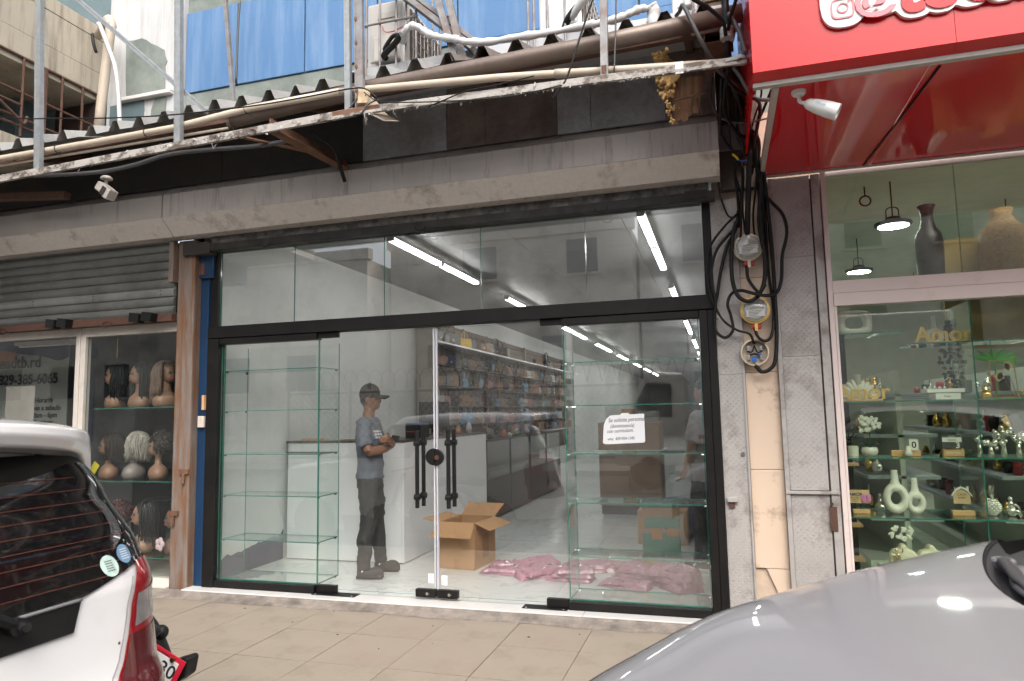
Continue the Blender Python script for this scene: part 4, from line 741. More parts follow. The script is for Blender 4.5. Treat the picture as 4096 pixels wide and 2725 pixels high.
# gondolas with small metal ornaments
gm = pm('gondola_grey', (.55, .60, .54), .5); kinds = [('gold', gold), ('silver', silv), ('black', black_pl), ('red', pm('red_ornament', (.4, .03, .04), .4))]
PR = ([(.02, 0), (.036, .02), (.040, .05), (.028, .08), (.016, .095), (.022, .11)], [(.012, 0), (.03, .012), (.042, .04), (.036, .07), (.014, .086), (.010, .13), (.016, .134)], [(.034, 0), (.036, .09), (.030, .092), (.030, .08)], [(.03, 0), (.028, .06), (.034, .062), (.034, .10), (.012, .105)])
vm = [mesh_of('small_ornament', G().lathe(PR[q], (0, 0, 0), 12), m_, True) for q, (_, m_) in enumerate(kinds)]
for gi_, (x, nm) in enumerate(((1.45, 'pale gondola shelving in the middle of the ornament shop'), (2.45, 'pale gondola shelving at the right end of the ornament shop'))):
    t = thing('gondola', nm, 'shelving', (x, 3, 0)); ob('back', G().box(x-.02, x+.02, 1.5, 4.6, 0, 1.75), gm, t); ob('kick', G().box(x-.3, x+.3, 1.5, 4.6, 0, .14), gm, t)
    for z in (.5, .85, 1.2, 1.55): ob('shelf', G().box(x-.28, x+.28, 1.5, 4.6, z-.03, z), pm('bluish_shelf', (.36, .42, .46), .4), t, bev=.004)
    for z in (.5, .85, 1.2, 1.55):
        for k in range(12):
            q = (0 if k % 3 else 1) if gi_ == 0 else r2.choice((0, 1, 2, 3)); o = link('small_ornament', vm[q]); o.location = (x-.16+r2.uniform(-.06, .06), 1.6+.24*k, z+.0005)
            if r2.random() < .5: o.scale = (1.2, 1.2, 1.4)
            tag(o, 'small %s ornament on the %s board of the %s gondola' % (kinds[q][0], {.5: 'lowest', .85: 'second', 1.2: 'third', 1.55: 'top'}[z], 'middle' if gi_ == 0 else 'right end'), 'ornament', '%s ornaments on the %s board of the %s gondola' % (kinds[q][0], {.5: 'lowest', .85: 'second', 1.2: 'third', 1.55: 'top'}[z], 'middle' if gi_ == 0 else 'right end'))
t = thing('black_shelf_stand', 'thin black metal shelf stand at the left edge of the ornament window', 'shelf stand', (.92, .75, 0)); ob('post', G().box(.90, .94, .73, .77, 0, 2.1), black_pl, t)
for z in (.3, .55, 1.0, 1.6): ob('board', G().box(.79, .96, .6, .9, z, z+.018), wood_l, t)
# ================================================================== red sign box
sg = thing('red_sign_box', 'glossy red sign box with white lettering cloud over the ornament shop', 'sign', (2, -.8, 3.1))
for a, b in ((.232, 1.139), (1.1415, 2.05), (2.0525, 2.96), (2.9625, 4.5)):
    ob('front_panel', G().prism([(-1.612, 3.145), (-1.60, 4.6), (-1.55, 4.6), (-1.55, 3.145)], a, b, 'yz'), red_m, sg); ob('bottom_return', G().prism([(-1.611, 3.143), (-1.548, 3.118), (-1.54, 3.128), (-1.58, 3.143)], a, b, 'yz'), red_s, sg)
ob('side_panel', G().box(.236, .25, -1.549, -.06, 3.2, 4.6), red_m, sg)
ob('front_trim', G().box(.232, 4.5, -1.55, -1.512, 3.094, 3.116), offwhite, sg, bev=.002); ob('side_trim', G().box(.335, .362, -1.511, -.045, 3.090, 3.155), offwhite, sg, bev=.002); ob('back_trim', G().box(.363, 4.5, -.06, -.04, 3.086, 3.112), offwhite, sg, bev=.002)
for a, b in ((.363, 1.05), (1.056, 4.5)): ob('soffit_panel', G().box(a, b, -1.511, -.061, 3.1, 3.112), red_s, sg)
tag(ob('soffit_cable', G().tube([(1.10, -1.49, 3.095), (1.06, -.8, 3.094), (1.01, -.07, 3.095)], .006, 6), black_rub, smooth=True), 'thin black cable along the seam of the red soffit', 'cable')
LOBES = ((.665, 3.438, .105, .138), (.83, 3.468, .115, .138), (.975, 3.415, .09, .125), (1.085, 3.425, .08, .13), (1.21, 3.435, .09, .135), (1.34, 3.43, .09, .13), (1.48, 3.43, .1, .13), (1.62, 3.43, .1, .13), (1.78, 3.43, .12, .13))
pts = []; x = .5601
while x < 1.895:
    zz = [zc-h_*max(0, 1-abs((x-xc)/w_)**2.6)**(1/2.6) for xc, zc, w_, h_ in LOBES if abs(x-xc) < w_]
    if zz: pts.append((x, min(zz)))
    x += .006 if x < .60 else .012
pts += [(1.9, 3.6), (1.9, 3.8), (.70, 3.8), (.60, 3.72), (.562, 3.6)]
ob('white_backing', G().prism(pts, -1.634, -1.614), white_pl, sg)
pkr = pm('pink_red_vinyl', (.62, .16, .19), .35); yq = -1.640
def rring(cx, cz, ro, ri, e, m_, nm):
    g = G(); n = 40; V = []
    for r_ in (ro, ri):
        for k in range(n): a = 2*math.pi*k/n; c, s = math.cos(a), math.sin(a); V.append((cx+r_*math.copysign(abs(c)**e, c), yq, cz+r_*math.copysign(abs(s)**e, s)))
    V += [(a, yq+.003, c) for a, b, c in V]; F = [(k, (k+1) % n, n+(k+1) % n, n+k) for k in range(n)]+[(2*n+k, 2*n+(k+1) % n, 3*n+(k+1) % n, 3*n+k) for k in range(n)]+[(k, (k+1) % n, 2*n+(k+1) % n, 2*n+k) for k in range(n)]
    g.add(V, F); return ob(nm, g, m_, sg)
rring(.660, 3.395, .053, .0455, .5, pkr, 'icon'); rring(.661, 3.397, .027, .0205, 1, pkr, 'icon'); ob('icon', G().tube([(.690, yq, 3.428), (.690, yq+.003, 3.428)], .006, 12), pkr, sg)
text('lettering', '@', .175, pkr, sg, (.800, yq, 3.362), ext=.003, offset=.006); text('lettering', 'toda', .30, red_m, sg, (.905, yq, 3.326), ext=.003, align='LEFT', offset=.012)
def bullet():
    t = thing('security_camera', 'white bullet security camera hanging under the red soffit', 'camera', (.463, -1.42, 3.1)); x, y, z = .463, -1.42, 3.099
    ob('base', G().lathe([(.036, 0), (.036, -.014), (.03, -.022), (.012, -.026)], (x, y, z), 20), white_pl, t, auto=40); ob('arm', G().tube(smooth_pts([(x, y, z-.02), (x, y, z-.05), (x+.008, y, z-.062), (x+.03, y, z-.07)]), .0095, 10), white_pl, t, smooth=True)
    a, b = Vector((x+.022, y, z-.066)), Vector((x+.178, y-.02, z-.150)); d = (b-a).normalized()
    q = Vector((0, 0, 1)).rotation_difference(d).to_matrix(); L_ = (b-a).length
    body = ob('body', G().lathe([(.006, 0), (.018, .008), (.028, .025), (.037, .07), (.042, .13), (.043, L_), (.036, L_), (.034, L_-.01)], a, 22, rot=q), white_pl, t, auto=40); ob('lens', G().lathe([(.034, L_-.009), (.012, L_-.006), (.001, L_-.006)], a, 18, rot=q), black_pl, body)
    u = Vector((0, -1, 0)); u = (u-d*u.dot(d)).normalized(); nrm = d.cross(u)
    m = Matrix((d, nrm if nrm.z > 0 else -nrm, (d.cross(nrm if nrm.z > 0 else -nrm)))).transposed(); o = text('print', 'HiLook', .018, pm('blue_print', (.12, .4, .6), .5), body, a+d*.085+u*.042-Vector((0, 0, .004)), rot=m.to_euler(), ext=.0002)
bullet()
# ================================================================== canopy: roof sheets, pipes, bar, studs
TS = math.tan(R(20))
def zedge(x): return 3.822+.0195*x
rf_ = thing('corrugated_roof', 'ribbed metal canopy roof sloping back above the shop fronts', 'roof', (-3, -1.05, 3.7))
P_, OFF = .238, (-.060, -.022, .020, .058)
brk = []
for k in range(-41, 1):
    for o_, h_ in zip(OFF, (0., .078, .078, 0.)): brk.append((.012+k*P_+o_, h_))
brk[-1] = (.07, 0.); brk.append((.225, 0.))
n_sheet = 10; per = len(brk)/n_sheet
for s in range(n_sheet):
    xs = brk[int(s*per):int((s+1)*per)+1] if s < n_sheet-1 else brk[int(s*per):]
    def f(xh, y, k): x, h_ = xh; return (x, y, zedge(x)+h_+(y+1.05)*TS+.002*(s % 2)-.010*max(0, mnoise.noise((x*2.1, 0, 0)))*(1 if y < -1 else 0)+.006*math.sin(x*3)+.010*mnoise.noise((x*4.3, s*1.7, 5)))
    g = G(); ys = (-1.05-.06*mnoise.noise((s*3.17, 2.3, 0)), -.6, -.1, .28); V = [f(xx, yy, 0) for yy in ys for xx in xs]; W_ = len(xs)
    g.add(V, [(j*W_+i, j*W_+i+1, (j+1)*W_+i+1, (j+1)*W_+i) for j in range(3) for i in range(W_-1)])
    o = ob('sheet', g, corr if xs[0][0] < -2.6 else corr_dk, rf_); m_ = o.modifiers.new('thick', 'SOLIDIFY'); m_.thickness = .0015
fl2 = ob('bent_flap', G().add([(-1.62, -1.07, 3.80), (-1.38, -1.05, 3.79), (-1.35, -.6, 3.98), (-1.60, -.62, 4.03), (-1.64, -1.06, 3.87), (-1.66, -.7, 4.03)], [(0, 1, 2, 3), (0, 3, 5, 4)]), corr_dk, rf_); m_ = fl2.modifiers.new('thick', 'SOLIDIFY'); m_.thickness = .002
ob('purlin', G().bar((-9.6, -.98, 3.585), (.2, -.98, 3.755), .05, .05), rust_dk, rf_); ob('purlin', G().bar((-9.6, -.2, 3.86), (.2, -.2, 4.03), .05, .05), rust_dk, rf_)
for x in (-7.4, -5.6, -4.2, -2.86, -1.5, -.1): ob('rafter', G().bar((x, -1.03, zedge(x)-.075), (x, .25, zedge(x)-.075+1.28*TS), .05, .05), rust_dk, rf_)
gp = thing('gutter_pipe', 'thick brown metal pipe running under the roof edge behind the studs', 'pipe', (-1.5, -1.1, 3.7))
ob('pipe', G().tube([(-3.34, -1.11, 3.615), (-2.28, -1.10, 3.688), (-1.23, -1.1, 3.712), (-.6, -1.1, 3.727), (.225, -1.1, 3.765)], .054, 20), gutter_m, gp, smooth=True); ob('pipe_end', G().lathe([(.054, 0), (.058, .002), (.058, .03)], (-3.35, -1.11, 3.613), 18, rot=Matrix.Rotation(R(90), 3, 'Y')), gutter_m, gp)
pv = thing('pvc_pipe', 'cream plastic pipe strapped along the canopy front', 'pipe', (-3, -1.16, 3.6))
ob('pipe', G().tube([(-9.5, -1.165, 3.57), (-5.55, -1.165, 3.589), (-4.5, -1.165, 3.596), (-3.8, -1.165, 3.605), (-3.15, -1.17, 3.652), (-2.4, -1.175, 3.660)], .026, 14), pvc, pv, smooth=True)
ob('pipe', G().tube([(-2.42, -1.175, 3.661), (-2.24, -1.175, 3.648), (-1.26, -1.16, 3.581), (-.84, -1.15, 3.545), (-.26, -1.14, 3.49), (.1, -1.13, 3.46)], .025, 14), pvc, pv, smooth=True); ob('coupling', G().tube([(-.90, -1.152, 3.551), (-.80, -1.149, 3.541)], .029, 14), pvc, pv, smooth=True)
for x, z in ((-4.93, 3.592), (-4.06, 3.603), (-3.17, 3.651)): ob('wire_tie', G().tube([(x+.004, -1.165+.03*math.cos(R(a)), z+.03*math.sin(R(a))) for a in range(0, 361, 30)], .003, 5).tube([(x+.004, -1.185, z-.02), (x+.07, -1.19, z-.07)], .0025, 5), black_rub, pv)
tag(ob('thin_pipe', G().tube([(-9.5, -1.125, 3.53), (-5.6, -1.125, 3.55), (-3.35, -1.125, 3.556)], .011, 8), pvc, smooth=True), 'thin cream pipe below the strapped plastic pipe at the left', 'pipe')
br = thing('canopy_bar', 'peeling whitish steel bar along the front of the canopy', 'bar', (-2.2, -1.25, 3.42))
ob('bar', G().bar((-9.5, -1.25, 3.27), (-2.245, -1.25, 3.459), .045, .045), peel, br, bev=.003); ob('bar', G().bar((-2.243, -1.25, 3.463), (.225, -1.25, 3.397), .045, .036), peel, br, bev=.003)
ob('lip', G().bar((-9.5, -1.278, 3.243), (-2.245, -1.278, 3.432), .010, .02), peel, br); ob('lip', G().bar((-2.243, -1.278, 3.438), (.225, -1.278, 3.374), .010, .018), peel, br)
g = G(); r3 = random.Random(4)
for i in range(420):
    cl_ = r3.random() < .5; x = r3.gauss(-3.25, .33) if cl_ else r3.uniform(-5.3, .1); z = 3.439+(x+3.84)*.0125 if x < -2.24 else 3.452-(x+2.24)*.026; L_ = abs(r3.gauss(0, .018 if cl_ else .010))+.006; p = Vector((x, -1.27+r3.uniform(-.02, .012), z-.024+(r3.uniform(-.01, .03) if cl_ else 0))); w_ = r3.uniform(.002, .011); d = Vector((r3.uniform(-1, 1), r3.uniform(-.6, .3), -r3.uniform(.4, 1.6))).normalized()*L_; s = Vector((w_, r3.uniform(-w_, w_), 0)); g.add([p-s, p+s, p+d+s*.3, p+d-s*.4], [(0, 1, 2, 3)])
fk = ob('paint_flakes', g, peel, br); fk['kind'] = 'stuff'
g = G()
for i in range(10):
    x = r3.choice((-4.85, -4.6, -4.45, -4.25, -3.75, -3.35, -2.15, -1.95, -1.0)); z = 3.42+(x+3.84)*.0125; P = [(x, -1.27, z)]
    for k in range(4): P.append((P[-1][0]+r3.uniform(-.012, .014), -1.27+r3.uniform(-.02, .02), P[-1][2]-r3.uniform(.012, .03)))
    g.tube(P, [.003, .003, .0025, .002, .001], 5)
fk = ob('hanging_shreds', g, peel, br); fk['kind'] = 'stuff'
ob('rust_patch', G().bar((-2.40, -1.2745, 3.4565), (-2.06, -1.2745, 3.4585), .005, .034), rust, br); ob('bracket_plate', G().box(-.165, -.12, -1.281, -1.275, 3.365, 3.435), white_p, br); ob('bracket_arm', G().bar((.11, -1.276, 3.40), (.22, -1.276, 3.408), .012, .02).tube([(.19, -1.285, 3.408), (.19, -1.29, 3.408)], .012, 10), grey_pl, br)
def stud(p, q, w_, h_, m_, label, lips=True):
    t = thing('metal_stud', label, 'metal stud', p, group='studs of the sign frame'); ob('web', G().bar(p, q, w_, h_, up=(0, 1, 0)), m_, t)
    if lips:
        d = Vector(q)-Vector(p); a = d.normalized().cross(Vector((0, 1, 0))).normalized(); off = Vector((0, -h_/2-.0015, 0))
        for s in (-1, 1): ob('lip', G().bar(Vector(p)+off+a*s*(w_/2-.006), Vector(q)+off+a*s*(w_/2-.006), .010, .004, up=(0, 1, 0)), m_, t)
    return t
stud((-5.04, -1.22, 3.40), (-5.19, -1.22, 6.0), .058, .035, galv, 'leftmost tall galvanised stud rising from the canopy bar')
stud((-3.702, -1.22, 3.44), (-3.79, -1.22, 6.0), .055, .035, galv, 'galvanised stud rising in front of the white painted pillar')
stud((-2.309, -1.22, 3.475), (-2.345, -1.22, 5.6), .042, .03, galv, 'slimmer stud of the close pair beside the beige outdoor unit')
stud((-2.226, -1.21, 3.475), (-2.268, -1.21, 5.6), .062, .03, galv_dk, 'wider rust spotted stud of the close pair beside the beige outdoor unit')
stud((-.581, -1.22, 3.45), (-.545, -1.22, 5.2), .044, .03, galv_dk, 'stud with a rusty foot in front of the white wrapped hose')
stud((-3.50, -1.17, 3.68), (-6.2, -1.17, 6.06), .032, .03, galv, 'long diagonal galvanised brace sloping down across the white pillar')
for p, q in (((-2.226, -1.2265, 3.47+.0), (-2.2262, -1.2265, 3.60)), ((-.581, -1.237, 3.46), (-.580, -1.237, 3.51))): tag(ob('rust_spot', G().bar(p, q, .03, .003, up=(0, 1, 0)), rust), 'brown rust scab on the foot of the %s' % ('wider paired stud' if p[0] < -1 else 'single right stud'), 'rust')
for k in range(6): tag(ob('rust_spot', G().ball((-2.247-.0165*(k*.17), -1.228, 3.62+.17*k), (.011, .003, .018), 8, 6), rust, smooth=True), 'round rust spot on the wider stud of the pair', 'rust', 'rust spots on the wide stud')
rb = thing('cantilever_beam', 'rusty brown steel beam reaching back from the canopy bar to the shutter box', 'beam', (-2.87, -.8, 3.43)); ob('flange', G().bar((-2.905, -1.22, 3.435), (-2.84, -.36, 3.445), .085, .012), rust, rb); ob('web', G().bar((-2.925, -1.22, 3.485), (-2.86, -.3, 3.495), .012, .085), rust, rb)
rb = thing('cantilever_beam', 'thin rusty brace beside the main rusty beam under the canopy', 'beam', (-3.1, -.8, 3.5)); ob('flange', G().bar((-3.25, -1.2, 3.46), (-2.9, -.75, 3.45), .035, .012), rust, rb)
rb = thing('cantilever_beam', 'dark brown beam under the canopy at the left picture edge', 'beam', (-5.9, -.6, 3.45)); ob('flange', G().bar((-6.5, -.62, 3.53), (-5.5, -.58, 3.455), .07, .06), rust_dk, rb)
lw = thing('lintel_cladding', 'dark textured metal sheets closing the wall above the shutter boxes', 'cladding', (-2, -.28, 3.5))
xs = (-9.6, -7.5, -5.6, -4.1, -2.72, -1.98, -1.66, -1.085, -.83, -.29, .06)
for i, (a, b) in enumerate(zip(xs, xs[1:])): ob('sheet', G().box(a+.002, b-.002, -.285+.003*(i % 2), -.27, 3.52, 4.06), [soot_shade, soot_shade, soot_shade, soot_shade, clad_a, clad_b, clad_b, clad_a, clad_a, clad_b][i], lw)  # left sheets near-black: deep shade under the canopy put into their colour
# torn insulation under the right end
tf = thing('torn_insulation', 'torn yellow foam and brown fibre hanging under the canopy beside the red sign', 'insulation', (-.2, -.85, 3.3)); g = G(); r4 = random.Random(9)
for px, pz, s in ((-.29, 3.70, .03), (-.26, 3.715, .03), (-.24, 3.70, .022), (-.29, 3.66, .025), (-.26, 3.65, .03), (-.235, 3.64, .02), (-.285, 3.57, .03), (-.25, 3.56, .03), (-.21, 3.555, .03), (-.185, 3.56, .02), (-.265, 3.52, .03), (-.22, 3.51, .035), (-.25, 3.47, .03), (-.22, 3.45, .025), (-.24, 3.42, .026), (-.225, 3.37, .022), (-.23, 3.33, .02), (-.22, 3.28, .016), (-.217, 3.26, .014)):
    for k in range(16): g.ball((px+r4.gauss(0, s*.7), -.86+r4.gauss(0, .02), pz+r4.gauss(0, s*.7)), s*r4.uniform(.22, .5), 8, 6)
fo_ = ob('foam', g, foam_m, tf, smooth=True); q_ = fo_.modifiers.new('r', 'REMESH'); q_.mode = 'VOXEL'; q_.voxel_size = .006; q_.use_smooth_shade = True; g = G()
for k in range(7): x = -.20+.026*k; g.add([(x, -.83+.02*(k % 2), 3.56), (x+.03, -.80-.02*(k % 2), 3.55), (x+.012-.004*k, -.75, 3.30+.012*k+r4.uniform(-.04, .03)), (x-.012-.006*k, -.76, 3.29+.01*k+r4.uniform(-.03, .03))], [(0, 1, 2, 3)])
ob('fibre_sheet', g, fibre, tf); ob('twig', G().tube([(-.22, -.84, 3.40), (-.1, -.83, 3.42), (.0, -.82, 3.435)], .007, 5).tube([(-.06, -.80, 3.42), (-.035, -.78, 3.31)], .006, 5), rust_dk, tf)
hb_ = thing('open_duct', 'open square rusty duct end beside the cable bundle', 'duct', (.05, -1, 3.66)); ob('duct', G().box(.0, .118, -1.0, -.6, 3.665, 3.672).box(.0, .118, -1.0, -.6, 3.79, 3.797).box(.0, .007, -1.0, -.6, 3.672, 3.79).box(.111, .118, -1.0, -.6, 3.672, 3.79), rust, hb_); ob('back', G().box(.0, .118, -.62, -.6, 3.672, 3.79), soot_shade, hb_)
tag(ob('cream_bracket', G().add([(-2.20, -1.215, 3.59), (-2.13, -1.215, 3.56), (-2.03, -1.19, 3.43), (-1.97, -1.15, 3.40), (-2.06, -1.19, 3.395), (-2.19, -1.215, 3.47)], [(0, 1, 2, 3, 4, 5)]), pvc), 'cream sheet metal scrap behind the junction box on the studs', 'bracket').modifiers.new('t', 'SOLIDIFY').thickness = .006
jb = thing('junction_box', 'small rusty cream junction box at the foot of the paired studs', 'junction box', (-2.17, -1.26, 3.5)); ob('box', G().obox((-2.172, -1.262, 3.548), (.075, .03, .095), Matrix.Rotation(R(6), 3, 'Y')), pm('cream_box', (.62, .5, .33), .5, 0, .1, 12, dirt=(.3, .12, .04), damt=.7, dscale=14), jb, bev=.004); ob('screw', G().tube([(-2.15, -1.276, 3.55), (-2.15, -1.281, 3.55)], .005, 8), rust_dk, jb)
tag(ob('chain', G().tube([(-2.20, -1.255, 3.58), (-2.24, -1.258, 3.53), (-2.29, -1.258, 3.48), (-2.33, -1.258, 3.455)], .006, 6), grey_cable, smooth=True), 'small chain between the junction box and the bar', 'chain')
for lb, P, r_, m_ in (
 ('thin black wire crossing the whole left sky frame above the pipe', [(-7.5, -1.3, 4.3), (-5.376, -1.3, 3.864), (-4.793, -1.3, 3.768), (-4.248, -1.3, 3.692), (-3.638, -1.3, 3.63), (-2.983, -1.3, 3.597), (-2.589, -1.3, 3.596), (-2.25, -1.3, 3.601), (-2.135, -1.3, 3.579), (-2.054, -1.3, 3.505)], .005, black_rub),
 ('thin wires running along the bar right of the junction box', [(-2.15, -1.3, 3.56), (-2.054, -1.3, 3.485), (-1.926, -1.3, 3.457), (-1.616, -1.3, 3.415), (-1.178, -1.3, 3.376), (-.83, -1.29, 3.40)], .004, black_rub),
 ('loose wire hooking up from the bar right of the junction box', [(-2.18, -1.29, 3.42), (-2.12, -1.29, 3.48), (-2.05, -1.29, 3.50)], .005, grey_cable),
 ('wire sloping from the bar up across the pipe left of the rusty footed stud', [(-.55, -1.27, 4.1), (-0.629, -1.27, 3.915), (-0.696, -1.27, 3.743), (-0.786, -1.27, 3.49), (-0.829, -1.275, 3.406), (-0.894, -1.275, 3.331)], .006, black_rub),
 ('vertical grey wire right of the rusty footed stud', [(-.49, -1.2, 4.2), (-0.498, -1.2, 3.931), (-0.509, -1.2, 3.718), (-0.526, -1.2, 3.47)], .005, grey_cable),
 ('curved black wire on the bar between the studs', [(-1.7, -1.285, 3.40), (-1.45, -1.285, 3.46), (-1.25, -1.285, 3.47), (-1.0, -1.285, 3.49)], .004, black_rub),
 ('thick dark cable sagging under the canopy behind the small camera', [(-6.5, -1.0, 3.53), (-5.748, -1.0, 3.514), (-5.132, -1.0, 3.459), (-4.666, -1.0, 3.43), (-4.332, -1.0, 3.444), (-4.011, -1.0, 3.484), (-3.699, -1.0, 3.478), (-3.206, -1.0, 3.448), (-2.95, -1, 3.45)], .016, grey_cable),
 ('black hose hanging off the end of the rusty beam', [(-2.85, -.85, 3.56), (-2.782, -0.8, 3.518), (-2.751, -0.725, 3.498), (-2.738, -0.65, 3.436), (-2.753, -0.575, 3.375), (-2.758, -0.5, 3.285)], .015, black_rub)):
    cable('cable', P, r_, m_, lb, group='wires along the canopy')
sc2 = thing('security_camera', 'dusty white box security camera hanging under the left canopy', 'camera', (-4.72, -.9, 3.42)); ob('base', G().lathe([(.045, 0), (.045, .012), (.03, .025)], (-4.71, -.9, 3.405), 16), offwhite, sc2, auto=40); ob('arm', G().tube([(-4.71, -.9, 3.41), (-4.715, -.9, 3.375), (-4.74, -.9, 3.345)], .014, 8), offwhite, sc2)
rr_ = Matrix.Rotation(R(35), 3, 'Y'); ob('housing', G().obox((-4.70, -.92, 3.315), (.12, .09, .075), rr_), offwhite, sc2, bev=.012); ob('face', G().obox((-4.635, -.93, 3.262), (.055, .085, .085), rr_), offwhite, sc2, bev=.006); ob('dark_label', G().obox((-4.662, -.9765, 3.283), (.045, .004, .07), rr_), soot_shade, sc2)
# ================================================================== upper floors behind the canopy
blue_w = pm('faded_blue_wall', (.072, .165, .325), .75, 0, .06, 2, dirt=(.20, .30, .44), damt=.5, dscale=1.3, streak=True, dth=.57, dwid=.12, bump=.12, bscale=25)
plast = pm('grey_green_plaster', (.14, .165, .15), .85, 0, .12, 4, dirt=(.33, .36, .33), damt=.5, dscale=2, bump=.1)
whitew = pm('brushed_white_paint', (.46, .465, .47), .75, 0, .07, 3, dirt=(.30, .295, .28), damt=.6, dscale=2.6, streak=True, dth=.58, bump=.15, bscale=30)
beigew = pm('stained_beige_concrete', (.40, .355, .285), .85, 0, .08, 3, dirt=(.13, .11, .085), damt=.65, dscale=2.0, streak=True, dth=.58, dwid=.1, bump=.1)
teal = pm('teal_grey_wall', (.10, .145, .16), .8, 0, .12, 3, dirt=(.18, .22, .23), damt=.4, dscale=2)
dkb = pm('dark_brown_interior', (.035, .018, .014), .8)
ub = thing('upper_building', 'upper floor wall with faded blue panels behind the canopy', 'building', (-2, .5, 3.6))
ob('wall', G().box(-9, 4.2, .34, .6, 3.6, 8), plast, ub)
xs = (-5.07, -4.445, -3.675, -2.9, -2.1, -1.3, -.5, .3, 1.1, 4.2)
for a, b in zip(xs, xs[1:]): ob('blue_panel', G().box(a+.007, b-.007, .305, .339, 4.735, 5.59), blue_w, ub, bev=.004)
ob('lower_band', G().box(-5.07, 4.2, .32, .339, 4.0, 4.725), plast, ub)
ob('blue_lower', G().box(-2.1, 4.2, .30, .319, 4.1, 4.73), blue_w, ub)
pil = ob('white_pillar', G().box(-6.03, -5.075, .27, .339, 4.1, 8), whitew, ub, bev=.004)
e = [(-5.798, 5.408), (-5.70, 5.395), (-5.594, 5.401), (-5.53, 5.37), (-5.475, 5.325), (-5.39, 5.28), (-5.3, 5.221), (-5.285, 5.15), (-5.26, 5.093), (-5.285, 5.05), (-5.278, 5.0), (-5.277, 4.791), (-5.77, 4.802), (-5.787, 5.012)]
ob('bare_plaster', G().prism(e, .262, .268), plast, pil); ob('bare_plaster', G().prism([(-5.976, 4.72), (-5.54, 4.722), (-5.53, 4.62), (-5.55, 4.3), (-5.98, 4.3)], .262, .268), teal, pil); ob('bare_plaster', G().prism([(-5.40, 4.718), (-5.255, 4.716), (-5.27, 4.4), (-5.45, 4.4), (-5.44, 4.6)], .262, .268), plast, pil)
ob('ledge', G().box(-5.83, -5.17, .21, .268, 4.728, 4.752).box(-5.83, -5.17, .225, .268, 4.757, 4.775), pm('ledge_white', (.6, .58, .55), .7), pil, bev=.004)
ob('window_band', G().box(-9, -6.04, .28, .339, 4.9, 8), teal, ub)
# beige balcony wing at the left
bw = thing('balcony_wing', 'stained beige concrete balcony wing jutting out at the upper left', 'balcony', (-7, -2, 4.2))
for i, (z0, z1) in enumerate(((4.83, 5.055), (5.058, 5.412), (5.415, 5.56))):
    for y0, y1 in ((-4.2, -.44), (-.437, .268)): ob('parapet_panel', G().box(-6.25+.01*(2-i), -6.05-.004*(i % 2), y0, y1, z0, z1), beigew, bw, bev=.004)
ob('soffit', G().box(-9, -6.07, -4.2, .268, 4.76, 4.829), pm('dirty_soffit', (.42, .37, .29), .85, 0, .1, 3, dirt=(.16, .12, .08), damt=.6, dscale=2), bw); ob('back_wall', G().box(-9, -7.3, -4.2, .268, 3.6, 4.759), teal, bw)
ob('inner_wall', G().box(-7.29, -6.04, .2, .266, 3.6, 4.758), teal, bw); ob('doorway', G().box(-6.62, -6.1, .18, .199, 3.7, 4.74), dkb, bw)
for y in (-3.2, -2.2, -1.2, -.55): ob('shutter_panel', G().box(-7.299, -7.26, y, y+.55, 3.6, 4.74), dkb if y > -2 else pm('pale_door', (.3, .36, .37), .6), bw)
ob('column', G().box(-7.0, -6.75, -.15, .1, 3.6, 4.758), teal, bw); ob('floor_slab', G().box(-9, -6.05, -4.2, .268, 3.9, 4.05), beigew, bw)
tag(ob('soffit_hook', G().tube(smooth_pts([(-6.3, -.2, 4.76), (-6.3, -.2, 4.70), (-6.27, -.19, 4.66), (-6.29, -.2, 4.64)]), .007, 6), rust_dk, smooth=True), 'small iron hook under the balcony soffit', 'hook')
rl = thing('balcony_railing', 'rusty iron railing under the beige balcony', 'railing', (-6.05, -.5, 4.05))
for (y0, z0), (y1, z1) in (((-4, 4.51), (.17, 4.47)), ((-4, 4.25), (.17, 4.23)), ((-4, 4.83), (.2, 4.815)), ((-1.2, 4.17), (-.2, 4.15)), ((-2, 4.37), (-.62, 4.36))): ob('rail', G().tube([(-6.055, y0, z0), (-6.055, y1, z1)], .013, 8), rust_dk, rl)
for y in (-3.4, -2.8, -2.3, -1.7, -1.2, -.62, -.405, -.39, -.225, .0, .17): ob('baluster', G().tube([(-6.05, y, 4.06), (-6.05, y, 4.82)], .012, 8), rust_dk, rl)
ob('bracket_loop', G().tube(smooth_pts([(-6.0, -.9, 4.32), (-6.0, -.7, 4.21), (-6.0, -.63, 4.17), (-6.0, -.60, 4.25)]), .014, 8), rust_dk, rl, smooth=True)
dp = thing('drain_pipe', 'slanting cream drain pipe in front of the white pillar', 'pipe', (-5.7, -.1, 4.2)); ob('pipe', G().tube([(-5.608, -.1, 5.37), (-5.616, -.1, 5.296), (-5.698, -.1, 4.468), (-5.72, -.1, 4.2)], .045, 14), pvc, dp, smooth=True); ob('elbow', G().tube(smooth_pts([(-6.0, .1, 5.42), (-5.8, .0, 5.43), (-5.66, -.08, 5.42), (-5.61, -.1, 5.33)]), .05, 14), pvc, dp, smooth=True)
cable('cable', [(-5.66, -.2, 5.32), (-5.624, -.2, 5.26), (-5.539, -.2, 5.078), (-5.432, -.2, 4.833), (-5.377, -.2, 4.544), (-5.341, -.2, 4.2)], .02, white_wrap, 'thin white hose curving down beside the drain pipe', 'hose')
cable('cable', [(-5.9, -.05, 5.33), (-5.85, -.08, 5.22), (-5.83, -.06, 5.12)], .016, black_rub, 'short black cable stub on the beige parapet edge', 'cable')
cable('crack', [(-4.42, .302, 5.6), (-4.435, .302, 5.4), (-4.44, .302, 5.15), (-4.445, .302, 4.75)], .012, grey_cable, 'dark cable down the joint of the blue wall', 'cable')
